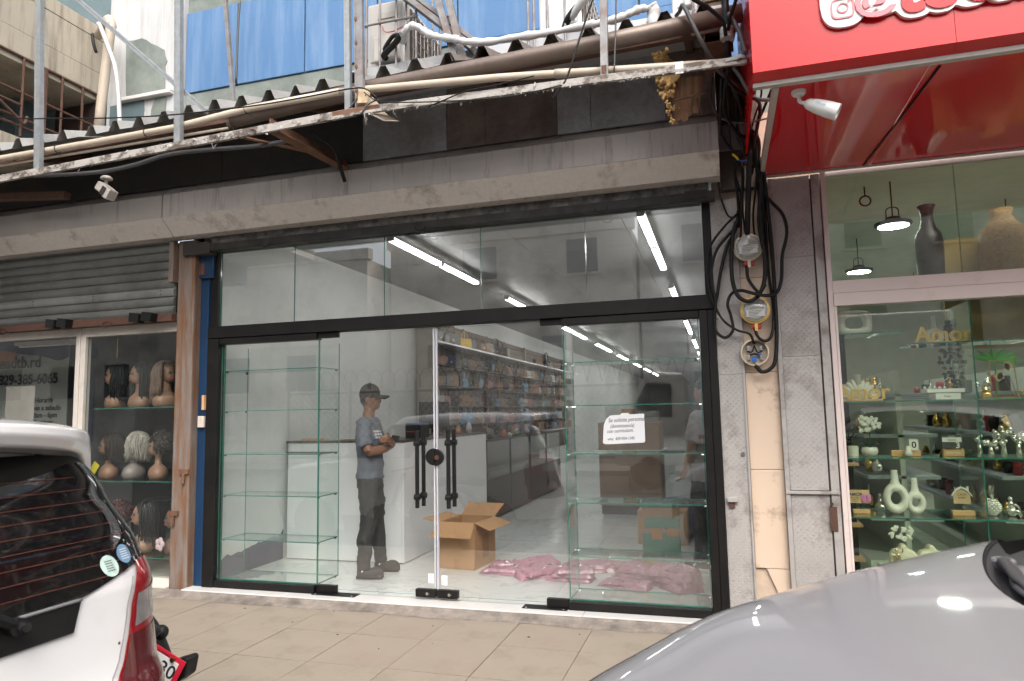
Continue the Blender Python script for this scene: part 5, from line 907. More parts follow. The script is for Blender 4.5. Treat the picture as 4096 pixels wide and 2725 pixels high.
# platform, outdoor units, cages
plm = pm('platform_grey', (.42, .43, .44), .5, .2, .06, 4)
tag(ob('equipment_platform', G().box(-2.68, .15, -.56, .29, 4.02, 4.155), plm, bev=.004), 'light grey ledge carrying the outdoor units behind the roof', 'platform')
acm = pm('beige_casing', (.5, .48, .45), .45, 0, .03, 4, dirt=(.4, .36, .3), damt=.3, dscale=3); fin = pm('brown_fins', (.10, .062, .03), .6, .2, .2, 30)
def ac(x0, x1, y0, y1, z0, z1, m_, label):
    t = thing('outdoor_unit', label, 'air conditioner', ((x0+x1)/2, y0, z0), group='air conditioner outdoor units'); ob('casing', G().box(x0, x1, y0, y1, z0, z1), m_, t, bev=.02)
    ob('front_panel', G().box(x0+.035, x1-.035, y0-.008, y0-.001, z0+.05, z1-.04), m_, t, bev=.006); ob('handle_recess', G().box(x0+.10, x1-.06, y0-.0175, y0-.009, z1-.15, z1-.10), pm('recess', (.42, .40, .36), .6), t, bev=.003); ob('valve_cover', G().box(x0+.085, x1-.03, y0-.06, y0-.009, z0+.02, z0+.23), m_, t, bev=.012)
    c = ob('coil', G().box(x1+.001, x1+.012, y0+.08, y1-.02, z0+.04, z1-.05), fin, t)
    for k in range(9): yy = y0+.1+(y1-y0-.14)*k/8; ob('guard_wire', G().tube([(x1+.02, yy, z0+.04), (x1+.02, yy, z1-.05)], .003, 5), acm, c)
    for k in range(5): zz = z0+.08+(z1-z0-.16)*k/4; ob('guard_wire', G().tube([(x1+.022, y0+.08, zz), (x1+.022, y1-.02, zz)], .003, 5), acm, c)
    ob('foot', G().box(x0+.02, x1-.02, y0+.1, y0+.16, z0-.012, z0-.0005), black_pl, t); return t
ac(-2.565, -2.232, -.5, .22, 4.172, 4.715, acm, 'beige outdoor unit in the bar cage beside the paired studs')
ac(-1.156, -.833, -.5, .2, 4.172, 4.72, white_pl, 'white outdoor unit with black hoses behind the wrapped pipe')
ac(-.20, -.03, -.52, .1, 4.157, 4.60, white_pl, 'narrow white outdoor unit beside the red sign at the top edge'); tag(ob('brown_louvre', G().box(.0, .14, -.42, -.38, 4.157, 4.5).box(.01, .13, -.432, -.421, 4.17, 4.2).box(.01, .13, -.432, -.421, 4.22, 4.25).box(.01, .13, -.432, -.421, 4.27, 4.3), fin), 'brown louvred box beside the narrow outdoor unit', 'louvre')
def cage(xs, y, z0, z1, label, rail=None):
    t = thing('bar_cage', label, 'cage', (xs[0], y, z0))
    for x in xs: ob('bar', G().tube([(x, y, z0), (x+.006, y, z1)], .0095, 8), galv_dk, t)
    for z in rail: ob('rail', G().tube([(xs[0]-.03, y-.012, z), (xs[-1]+.02, y-.012, z)], .009, 8), galv_dk, t)
    return t
cage((-2.52, -2.402, -2.264, -2.18, -2.097), -.60, 4.05, 5.0, 'grey bar cage in front of the beige outdoor unit', (4.47, 4.9)); cage((-2.05, -1.98, -1.91), -.40, 4.157, 5.0, 'short grey bar cage behind the beige outdoor unit', (4.55,)); cage((-1.213, -1.170, -1.071, -.940, -.811), -.60, 4.05, 5.0, 'grey bar cage in front of the white outdoor unit', (4.6,))
cage((-.06, -.02), -.62, 4.0, 4.7, 'two thin bars in front of the narrow outdoor unit', (4.65,))
stud((-1.729, -.7, 3.98), (-1.95, -.7, 4.8), .05, .03, galv_dk, 'leaning stud crossing in front of the wrapped hose'); stud((-1.677, -.68, 3.98), (-1.86, -.68, 4.8), .05, .03, galv_dk, 'second leaning stud beside the crossing one'); stud((-4.04, -.2, 4.08), (-4.26, -.2, 6.0), .035, .03, galv_dk, 'thin leaning stud in front of the blue wall')
tag(ob('metal_channel', G().bar((-2.3, -.62, 4.75), (-1.62, -.62, 4.11), .04, .11, up=(0, 1, 0)).bar((-2.3, -.60, 4.82), (-1.6, -.60, 4.17), .03, .05, up=(0, 1, 0)), galv_dk), 'wide sloping metal channel between the outdoor units', 'channel')
P = [(-2.19, -.62, 4.28), (-2.138, -.72, 4.289), (-2.074, -.73, 4.321), (-2.002, -.73, 4.29), (-1.94, -.73, 4.235), (-1.851, -.74, 4.189), (-1.721, -.75, 4.143), (-1.626, -.76, 4.101), (-1.465, -.76, 4.07), (-1.257, -.76, 4.066), (-1.039, -.76, 4.057), (-.772, -.76, 4.06), (-.665, -.76, 4.06), (-.551, -.75, 4.074), (-.475, -.74, 4.099), (-.4, -.72, 4.131), (-.335, -.70, 4.133)]
g = G(); q = smooth_pts(P, 5); g.tube(q, [.026+.004*math.sin(i*1.9)+.003*math.sin(i*.7) for i in range(len(q))], 12); tag(ob('wrapped_hose', g, white_wrap, smooth=True), 'long white tape wrapped hose lying along the roof edge', 'hose')
g = G(); q = smooth_pts([(-.33, -.69, 4.16), (-.315, -.68, 4.12), (-.325, -.68, 4.0), (-.33, -.68, 3.95)], 5); g.tube(q, [.042+.004*math.sin(i*1.7) for i in range(len(q))], 12); tag(ob('wrapped_hose', g, white_wrap, smooth=True), 'thick white wrapped hose stub standing up near the red sign', 'hose')
g = G(); q = smooth_pts([(-.9, -.6, 4.23), (-.80, -.66, 4.30), (-.72, -.68, 4.34), (-.62, -.68, 4.33)], 5); g.tube(q, .03, 12); tag(ob('wrapped_hose', g, white_wrap, smooth=True), 'white wrapped hose leaving the white outdoor unit', 'hose')
for lb, P, r_ in (('upper black hose of the beige outdoor unit', [(-2.37, -.56, 4.255), (-2.356, -.6, 4.268), (-2.28, -.62, 4.336), (-2.2, -.66, 4.31), (-2.15, -.7, 4.29)], .016), ('lower black hose of the beige outdoor unit', [(-2.37, -.56, 4.205), (-2.361, -.6, 4.215), (-2.252, -.64, 4.265), (-2.19, -.68, 4.285), (-2.14, -.72, 4.287)], .024), ('fat black hose of the white outdoor unit', [(-.95, -.56, 4.19), (-.92, -.6, 4.22), (-.86, -.63, 4.27), (-.78, -.67, 4.31)], .026)): cable('hose', P, r_, black_rub, lb, 'hose', n=10)
cable('wire', [(-2.42, -.52, 4.5), (-2.38, -.55, 4.43), (-2.30, -.57, 4.41), (-2.2, -.58, 4.43)], .004, redp, 'thin red wire at the beige outdoor unit', 'wire')
# ================================================================== inside the shop
ORD = ('first', 'second', 'third', 'fourth', 'fifth', 'sixth', 'seventh', 'eighth', 'ninth', 'tenth', 'eleventh', 'twelfth', 'thirteenth', 'fourteenth', 'fifteenth', 'sixteenth', 'seventeenth', 'eighteenth', 'nineteenth', 'twentieth')
hous = pm('lamp_housing', (.5, .5, .5), .4)
lt_h = mesh_of('housing', G().box(-.033, .033, -.60, .60, .012, .05).box(-.035, .035, -.615, -.595, -.02, .05).box(-.035, .035, .595, .615, -.02, .05).tube([(0, -.4, .05), (0, -.4, .14)], .004, 5).tube([(0, .4, .05), (0, .4, .14)], .004, 5), hous)
lt_d = mesh_of('diffuser', G().box(-.031, .031, -.594, .594, -.018, .0115), led)
for row, x in (('left', -3.02), ('right', -.605)):
    for k in range(16):
        y = .80+.62+3.82*(k//2)+1.27*(k % 2); t = thing('led_strip_light', '%s strip light from the glass in the %s hand ceiling row' % (ORD[k], row), 'ceiling light', (x, y, 3.16), group='strip lights on the shop ceiling')
        link('housing', lt_h, t, False); link('diffuser', lt_d, t, False)
ctr = thing('sales_counter', 'white laminate sales counter with dark top behind the man in the cap', 'counter', (-3.7, 1.2, 0))
dkt = pm('dark_counter_top', (.06, .045, .04), .3)
ob('front_panel', G().box(-4.38, -3.075, 1.15, 1.168, .008, 1.175), lam, ctr, bev=.002); ob('side_panel', G().box(-3.073, -3.05, 1.152, 2.35, .008, 1.175), lam, ctr, bev=.002); ob('side_panel', G().box(-3.073, -3.05, 2.354, 3.66, .008, 1.175), lam, ctr, bev=.002)
ob('counter_top', G().box(-4.40, -3.045, 1.14, 1.7, 1.177, 1.20), dkt, ctr, bev=.002); ob('counter_top', G().box(-3.5, -3.045, 1.702, 3.67, 1.177, 1.20), dkt, ctr, bev=.002); ob('inner_panel', G().box(-3.5, -3.48, 1.75, 3.66, .01, 1.175), lam, ctr)
vt = thing('dark_vitrine', 'dark brown glass fronted vitrine beyond the white counter', 'display cabinet', (-3.2, 6, 0)); dkw = pm('dark_wood', (.035, .02, .016), .4, 0, .2, 12)
for k in range(4):
    y0 = 3.72+1.1*k; ob('cabinet', G().box(-3.5, -3.06, y0, y0+1.09, .02, .55), dkw, vt, bev=.004); ob('glass_front', G().pane(-3.07, -3.062, y0+.03, y0+1.06, .56, 1.06), [GLASS_S, edge_g], vt); ob('top', G().box(-3.5, -3.05, y0, y0+1.09, 1.065, 1.09), dkw, vt); ob('post', G().box(-3.09, -3.06, y0, y0+.03, .551, 1.064), dkw, vt)
    ob('back_board', G().box(-3.5, -3.48, y0, y0+1.09, .551, 1.064), dkw, vt)
mn = thing('monitor', 'black monitor standing on the counter beside the door handle', 'monitor', (-3.35, 2.6, 1.2)); ob('screen', G().obox((-3.34, 2.6, 1.44), (.04, .5, .32), Matrix.Rotation(R(-20), 3, 'Z')), black_pl, mn, bev=.006); ob('stand', G().box(-3.37, -3.33, 2.57, 2.63, 1.215, 1.32).box(-3.44, -3.26, 2.5, 2.7, 1.201, 1.214), black_pl, mn)
cb = thing('printer_box', 'black box with red light line on the counter near the man', 'printer', (-3.2, 1.75, 1.2)); ob('case', G().box(-3.28, -3.10, 1.66, 1.9, 1.201, 1.34), black_pl, cb, bev=.01); ob('blue_lid', G().box(-3.27, -3.11, 1.655, 1.9, 1.342, 1.358), pm('blue_lid', (.03, .12, .3), .4), cb); ob('red_line', G().box(-3.27, -3.11, 1.652, 1.6585, 1.265, 1.275), redp, cb)
tag(ob('paper_cup', G().lathe([(.03, 0), (.038, .1), (.034, .1)], (-3.36, 1.5, 1.2005), 16), white_pl, auto=30), 'white paper cup beside the black printer box', 'cup'); tag(ob('paper_sheets', G().box(-4.2, -3.85, 1.25, 1.5, 1.2005, 1.206).box(-3.95, -3.62, 1.3, 1.55, 1.2065, 1.211), pm('yellowish_paper', (.6, .55, .38), .8)), 'yellowish papers lying on the dark counter top', 'paper'); tag(ob('wood_tray', G().box(-4.25, -4.0, 1.2, 1.23, 1.2005, 1.225), wood_l), 'small wooden strip on the counter edge', 'tray')
r5 = random.Random(21)
smm = [pm('knick_%d' % i, c, .4) for i, c in enumerate(((.5, .5, .5), (.03, .03, .035), (.55, .18, .06), (.08, .2, .12), (.6, .6, .62)))]
for i in range(14):
    y = 2.95+.24*i; h = r5.uniform(.06, .16); x = -3.2+r5.uniform(-.1, .08); q = r5.randrange(5); z = 1.2005 if y < 3.6 else 1.0905
    tag(ob('counter_item', G().lathe([(.035, 0), (.04, h*.5), (.02, h*.9), (.008, h)], (x, y, z), 9), smm[q], smooth=True), '%s trinket on the counter run toward the back' % ('pale grey', 'black', 'orange', 'green', 'white')[q], 'trinket', 'trinkets on the counter')
# wall of handbags
bwl = thing('bag_wall', 'tan slatted wall unit holding rows of handbags', 'wall unit', (-4.3, 8.5, 0)); tanw = pm('tan_slatwall', (.13, .095, .06), .6, 0, .1, 8)
ob('end_panel', G().box(-4.41, -4.10, 4.42, 4.445, .0, 2.95), pm('pale_panel', (.36, .34, .29), .5), bwl)
for k in range(24): ob('slat', G().box(-4.41, -4.385, 4.446, 15, .55+.1*k, .55+.1*k+.09), tanw, bwl)
ob('backing', G().box(-4.4195, -4.411, 4.446, 15, .5, 2.95), dkw, bwl)
for z in (2.56, 1.02): ob('shelf_board', G().box(-4.384, -4.06, 4.446, 15, z-.025, z), lam, bwl)
for k in range(5): ob('upright', G().box(-4.384, -4.34, 6.3+2.0*k, 6.34+2.0*k, .5, 2.95), pm('pale_panel', (.36, .34, .29), .5), bwl)
bagc = [('tan', (.24, .14, .08)), ('white', (.42, .41, .39)), ('black', (.012, .012, .013)), ('yellow', (.60, .38, .02)), ('maroon', (.09, .018, .02)), ('light blue', (.13, .24, .34)), ('pink', (.32, .17, .165)), ('navy', (.018, .026, .06)), ('beige', (.31, .25, .19)), ('brown', (.10, .055, .03)), ('lilac', (.19, .15, .24)), ('grey', (.13, .135, .14))]
def bag_meshes(kind):
    if kind == 0: body = G().prism([(-.10, 0), (.10, 0), (.115, .03), (.095, .15), (-.095, .15), (-.115, .03)], -.045, .045, 'yz'); hp = [(0, -.055, .145), (0, -.05, .22), (0, 0, .255), (0, .05, .22), (0, .055, .145)]
    elif kind == 1: body = G().prism([(-.13, 0), (.13, 0), (.13, .02), (.12, .17), (-.12, .17), (-.13, .02)], -.05, .05, 'yz'); hp = [(0, -.06, .165), (0, -.055, .25), (0, 0, .29), (0, .055, .25), (0, .06, .165)]
    else: body = G().prism([(.085*math.cos(a), .085+.085*math.sin(a)) for a in [2*math.pi*k/16 for k in range(16)]], -.035, .035, 'yz'); hp = [(0, -.06, .14), (0, -.06, .27), (0, 0, .33), (0, .06, .27), (0, .06, .14)]
    fl_ = G().prism([(-.085, .145), (.085, .145), (.075, .075), (.0, .055), (-.075, .075)], .0455, .052, 'yz'); cl_ = G().box(.0525, .058, -.012, .012, .06, .08)
    return body, G().tube(smooth_pts(hp, 4), .007, 6), fl_, cl_
BM = {}
for ci, (nm, c) in enumerate(bagc):
    m_ = pm('bag_'+nm.replace(' ', '_'), c, .4, 0, .06, 10)
    for kd in range(3): b, h, f_, c_ = bag_meshes(kd); BM[ci, kd] = (mesh_of('handbag', b, m_), mesh_of('handle', h, m_, True), mesh_of('flap', f_, m_), mesh_of('clasp', c_, gold))
ROWS = ((2.57, 'shelf top'), (2.22, 'upper'), (1.90, 'second'), (1.58, 'third'), (1.28, 'lowest'), (1.03, 'bottom shelf'))
for ri, (z, rn) in enumerate(ROWS):
    y = 4.72+r5.uniform(0, .1)
    while y < 14.5:
        ci = r5.choice((0, 0, 2, 2, 4, 8, 8, 9, 9, 1, 7, 11, 6, 5)); kd = r5.randrange(3)
        if ri == 4 and y < 6.2: ci = 5 if r5.random() < .6 else 8
        if ri == 0 and 5.5 < y < 6.0: ci, kd = 3, 0
        elif ri == 0 and y < 5.5: ci = 11
        elif ri == 5 and y < 6.2: ci = 9
        elif ci == 3: ci = 0
        if ri == 0 and y > 8 and r5.random() < .5: y += .5; continue
        mb = BM[ci, kd]; o = link('handbag', mb[0]); o.location = (-4.24+(.02 if ri in (0, 5) else 0), y, z+.0005); o.rotation_euler = (0, 0, r5.uniform(-.5, .15)-.25); s_ = r5.uniform(.9, 1.15); o.scale = (s_, s_, s_)
        for nm_, me_ in zip(('handle', 'flap', 'clasp'), mb[1:]): link(nm_, me_, o)
        tag(o, '%s %s handbag in the %s row of the bag wall' % (bagc[ci][0], ('flap', 'wide', 'round')[kd], rn), 'handbag', '%s %s handbags in the %s row' % (bagc[ci][0], ('flap', 'wide', 'round')[kd], rn)); y += r5.uniform(.24, .33)
        if ri not in (0, 5):
            pass
for ri in (1, 2, 3, 4): ob('hook_rail', G().tube([(-4.36, 4.5, ROWS[ri][0]-.012), (-4.36, 15, ROWS[ri][0]-.012)], .008, 6), steel, bwl)
for ri in (1, 2, 3, 4): ob('ledge', G().box(-4.384, -4.15, 4.5, 15, ROWS[ri][0]-.008, ROWS[ri][0]), GLASS_S, bwl)
# open carton on the floor
bx_ = thing('open_carton', 'open brown cardboard box with flaps spread on the shop floor', 'cardboard box', (-2.43, 1.27, 0), R(-6)); 
W2, D2, H2 = .185, .235, .43; th_ = .005
for nm_, b in (('wall', (-W2, W2, -D2, -D2+th_, .002, H2)), ('wall', (-W2, W2, D2-th_, D2, .002, H2)), ('wall', (-W2, -W2+th_, -D2+th_, D2-th_, .002, H2)), ('wall', (W2-th_, W2, -D2+th_, D2-th_, .002, H2))): ob(nm_, G().box(*b), card, bx_, world=False)
ob('bottom', G().box(-W2+th_, W2-th_, -D2+th_, D2-th_, .001, .006), card_in, bx_, world=False)
def flap(a, b, out, drop, sk=.03):
    a, b, out = Vector(a), Vector(b), Vector(out); d = (b-a).normalized(); q = Vector((0, 0, drop)); g = G(); p = [a, b, b+out+q+d*sk, a+out+q-d*sk]; n = Vector((0, 0, .004)); g.add(p+[x+n for x in p], [(0, 1, 2, 3), (4, 7, 6, 5), (0, 4, 5, 1), (1, 5, 6, 2), (2, 6, 7, 3), (3, 7, 4, 0)]); ob('flap', g, card, bx_, world=False)
flap((-W2, -D2, H2), (W2, -D2, H2), (0, -.14, 0), -.12); flap((W2, -D2, H2), (W2, D2, H2), (.17, 0, 0), -.06, .02); flap((W2, D2, H2), (-W2, D2, H2), (0, .19, 0), .10, .02); flap((-W2, D2, H2), (-W2, -D2, H2), (-.18, 0, 0), .02, .01)
ob('tape', G().box(-.03, .03, -D2-.0015, -D2-.0002, .0025, .10), pm('brown_tape', (.36, .19, .08), .3), bx_, world=False); ob('print', G().box(W2+.0004, W2+.001, -.06, .08, .08, .30), pm('faded_print', (.34, .19, .09), .8), bx_, world=False)
# green wrapped carton
gb = thing('taped_carton', 'cardboard box wrapped in torn green film with orange tape', 'cardboard box', (-.62, 1.75, 0), R(3)); grn = pm('green_film', (.10, .26, .17), .35, 0, .15, 5, bump=.4, bscale=20); org = pm('orange_tape', (.50, .22, .04), .4)
ob('box', G().box(-.17, .17, -.17, .17, .002, .55), card, gb, bev=.004, world=False); ob('wrap', G().box(-.174, .174, -.174, .174, .05, .30), grn, gb, bev=.006, world=False)
pts = [(-.18, .44), (.18, .44)]+[(.18-.36*k/14, .345+.03*mnoise.noise((k*.9, 4, 0))+(.03 if k > 9 else 0)*0) for k in range(15)]; ob('torn_band', G().prism(pts, -.181, -.1745), grn, gb, world=False); ob('torn_band', G().box(-.19, .15, -.186, .1, .535, .575), grn, gb, bev=.01, world=False)
for b in ((-.085, .01, .24, .345), (.05, .17, .27, .36), (-.185, -.15, .33, .45), (-.17, -.11, .03, .048)): ob('tape_patch', G().box(b[0], b[1], -.1835 if b[2] > .3 else -.1765, -.182 if b[2] > .3 else -.1745, b[2], b[3]), org, gb, world=False)
# pink garments in clear bags
pink = pm('pink_fabric_in_plastic', (.41, .19, .26), .34, 0, .18, 12, bump=.9, bscale=34, coat=1.)
def wet(m):
    b = m.node_tree.nodes['Principled BSDF']; b.inputs['Coat Roughness'].default_value = .12
wet(pink)
film = glassmat('wrinkled_film', (.85, .80, .83), .12, .12)
def pack(x, y, rz, L_, W_, H_, sd, label, tilt=0., z0=0.):
    t = thing('bagged_garment', label, 'bagged clothes', (x, y, z0), rz, 'pink bagged clothes on the shop floor')
    lays = 3 if H_ > .085 else 2; hl = H_*.42
    def mk(k):
        ca, sa = math.cos(.16*(k-1)+.1*math.sin(sd*3+k)), math.sin(.16*(k-1)+.1*math.sin(sd*3+k)); sc_ = 1-.10*k
        def f(u, v_):
            a = (u-.5)*2; b = (v_-.5)*2; e = max(0, 1-abs(a)**14)**.5*max(0, 1-abs(b)**9)**.5; n = mnoise.noise((a*1.6+sd, b*1.9, sd*.7+k)); n2 = mnoise.noise((a*4+sd, b*7, 2+k)); n3 = abs(mnoise.noise((a*10+sd*3, b*6, 7+k)))
            px, py = a*L_/2*sc_*(1+.05*n), b*W_/2*.92*sc_*(1+.10*n2)+.015*n; zz = .003+k*hl*.95+e*(hl*(1+.35*n)+.006*n2-.010*n3+tilt*.6*(b*.5+.5))
            return (px*ca-py*sa+.02*k, px*sa+py*ca-.012*k, zz)
        return f
    for k in range(lays): ob('garment', G().grid(mk(k), 40, 26), pink, t, smooth=True, world=False)
    f = mk(lays-1)
    r6 = random.Random(int(sd*100)+3); g = G()
    for k in range(9):   # crests of loose clear film
        u, v_ = r6.uniform(.12, .88), r6.uniform(.12, .88); p = Vector(f(u, v_))+Vector((0, 0, .004)); d = Vector((r6.uniform(-1, 1), r6.uniform(-.6, .6), 0))*r6.uniform(.02, .05); g.add([p-d, p+Vector((d.y, -d.x, 0))*.25, p+d, p+Vector((0, 0, r6.uniform(.008, .02)))], [(0, 1, 3), (1, 2, 3), (2, 0, 3)])
    ob('film', g, film, t, world=False)
for i, a in enumerate(((-2.00, 1.26, .15, .40, .17, .06, 'flat pink bag next to the open carton'), (-1.97, .98, .12, .44, .20, .065, 'pink bag nearest the glass left of the case edge'), (-1.72, 1.20, .95, .46, .20, .07, 'steep pink bag leaning over its neighbours', .10), (-1.62, .92, .85, .44, .19, .08, 'folded pink bag beside the display case edge', .06), (-1.33, .86, .12, .40, .22, .09, 'pink bag with a square corner just inside the right case'), (-1.24, 1.22, .35, .48, .2, .08, 'pink bag at the back of the heap', .05), (-.98, 1.36, .35, .46, .17, .08, 'pink bag just in front of the green carton'), (-.84, .70, -.12, .44, .18, .075, 'lowest pink bag of the right heap'), (-.74, .93, -.35, .50, .20, .10, 'pink bag in the middle of the right heap', .05), (-.46, .80, -.70, .52, .27, .12, 'big puffed pink bag on the right end of the heap', .09))): pack(*a[:6], i*1.37, *a[6:])
# cabinet and goods at the right
cbm = pm('tan_cabinet', (.34, .22, .15), .5, 0, .08, 6)
kc = thing('tan_cabinet', 'tan wooden cabinet standing behind the right display case', 'cabinet', (-1.3, 5, 0)); ob('carcass', G().box(-1.72, -.85, 4.72, 5.25, .12, 1.28), cbm, kc, bev=.006); ob('door', G().box(-1.70, -1.30, 4.70, 4.718, .3, 1.24), cbm, kc, bev=.004); ob('door', G().box(-1.27, -.87, 4.70, 4.718, .3, 1.24), cbm, kc, bev=.004); ob('plinth', G().box(-1.70, -.87, 4.74, 5.2, .0, .119), dkw, kc); ob('ledge', G().box(-1.78, -.80, 4.60, 5.26, .86, .90), lam, kc)
for x0, x1, z1, m_, nm_ in ((-1.62, -1.40, 1.52, white_pl, 'white carton on top of the tan cabinet'), (-1.38, -1.22, 1.47, card, 'small brown carton on top of the tan cabinet'), (-1.15, -.88, 1.44, grey_pl, 'grey striped carton on top of the tan cabinet')): tag(ob('carton', G().box(x0, x1, 4.78, 5.05, 1.2815, z1), m_, bev=.004), nm_, 'carton')
navyb = pm('navy_plastic_bag', (.03, .05, .10), .4, 0, .2, 6, bump=.4, bscale=12)
tag(ob('plastic_sack', G().ball((-.55, 3.1, .22), (.34, .28, .24), 18, 12), navyb, smooth=True), 'dark blue plastic sack behind the green wrapped carton', 'sack'); tag(ob('carton', G().box(-.95, -.42, 2.6, 2.95, .001, .36), card, bev=.005), 'low brown carton behind the green wrapped carton', 'carton')
t = thing('right_wall_shelving', 'dark shelving with clear jars along the right wall of the shop', 'shelving', (-.15, 6, 0)); ob('frame', G().box(-.30, .01, 3.4, 3.43, 0, 1.9).box(-.30, .01, 8.0, 8.03, 0, 1.9), black_pl, t)
for z in (.4, .8, 1.15, 1.5, 1.88): ob('board', G().box(-.30, .01, 3.431, 7.999, z, z+.02), black_pl, t)
for i in range(26):
    z = (.4, .8, 1.15, 1.5)[i % 4]+.0205; tag(ob('jar', G().lathe([(.05, 0), (.055, .1), (.03, .14), (.03, .17)], (-.18, 3.6+.17*i, z), 12), (GLASS_S, white_pl, smm[2], smm[3])[(i*7) % 4]), '%s jar on the dark shelving along the right wall' % ('clear', 'white', 'orange', 'green')[(i*7) % 4], 'jar', '%s jars on the right wall' % ('clear', 'white', 'orange', 'green')[(i*7) % 4])
# ================================================================== people
def blob(name, g, mat, voxel, parent=None, smooth=6, world=False, loc=None, rz=0):
    me = mesh_of(name, g, mat, True); o = link(name, me, parent, world)
    if loc is not None: o.location = loc; o.rotation_euler = (0, 0, rz)
    m = o.modifiers.new('remesh', 'REMESH'); m.mode = 'VOXEL'; m.voxel_size = voxel; m.use_smooth_shade = True
    if smooth: s = o.modifiers.new('smooth', 'SMOOTH'); s.iterations = smooth; s.factor = .5
    if name in ('t_shirt', 'shirt', 'trousers'):
        tx = bpy.data.textures.get('cloth_folds') or bpy.data.textures.new('cloth_folds', 'CLOUDS'); tx.noise_scale = .085; tx.noise_depth = 2
        d = o.modifiers.new('folds', 'DISPLACE'); d.texture = tx; d.strength = .042; d.mid_level = .5; d.texture_coords = 'LOCAL'
    return o
def hand(g, w, d, up, side, curl=.5):
    """palm from wrist w along d, four unequal bent fingers and a side thumb"""
    w, d, up, side = Vector(w), Vector(d).normalized(), Vector(up).normalized(), Vector(side).normalized(); pc = w+d*.045
    g.ball(pc, (.02, .02, .02), 10, 6); g.tube([w, w+d*.03, w+d*.085], [(.022, .026), (.022, .036), (.016, .036)], 12)
    for k, L_ in enumerate((.066, .076, .070, .055)):
        a = w+d*.078+side*(.027-.018*k); b = a+(d*math.cos(curl)-up*math.sin(curl))*L_*.55; c = b+(d*math.cos(curl*2.2)-up*math.sin(curl*2.2))*L_*.5; g.tube([a, b, c], [.0092, .0088, .0072], 8)
    a = w+d*.03+side*.03; b = a+(d*.7+side*.7)*.035; c = b+(d*.95-up*.2)*.03; g.tube([a, b, c], [.0115, .0105, .008], 8)
skin = pm('brown_skin', (.23, .11, .066), .5, 0, .06, 12); skin2 = pm('tan_skin', (.34, .19, .13), .5, 0, .05, 12)
def face(g):
    g.ball((-.008, 0, 1.612), (.096, .076, .112), 20, 14); g.ball((.028, 0, 1.565), (.062, .056, .07), 16, 10); g.ball((.055, 0, 1.525), (.026, .030, .022), 12, 8)
    g.tube([(.082, 0, 1.615), (.096, 0, 1.585), (.100, 0, 1.575)], [.010, .013, .014], 8); g.ball((.088, 0, 1.572), (.014, .020, .010), 10, 6)
    g.ball((.083, 0, 1.545), (.012, .024, .008), 10, 6); g.ball((.080, 0, 1.532), (.012, .022, .009), 10, 6)
    for s in (-1, 1): g.ball((-.012, s*.078, 1.595), (.022, .010, .032), 10, 8); g.ball((.072, s*.032, 1.628), (.016, .022, .008), 8, 6)
    g.tube([(-.03, 0, 1.40), (-.022, 0, 1.47), (-.008, 0, 1.56)], [.068, .058, .056], 14)
def legs(g, ft, r0=.095, hip=.90, rk=.072, ra=.06, zend=.09):
    for s, (fx, fy) in ((-1, ft[0]), (1, ft[1])): g.tube([(-.01, s*.085, hip), (.012, s*.09+fy*.25, .68), (.015, fy*.7+s*.03, .50), (fx*.6-.01, fy, .30), (fx, fy, zend)], [r0, r0*.92, rk, rk*.95, ra], 16)
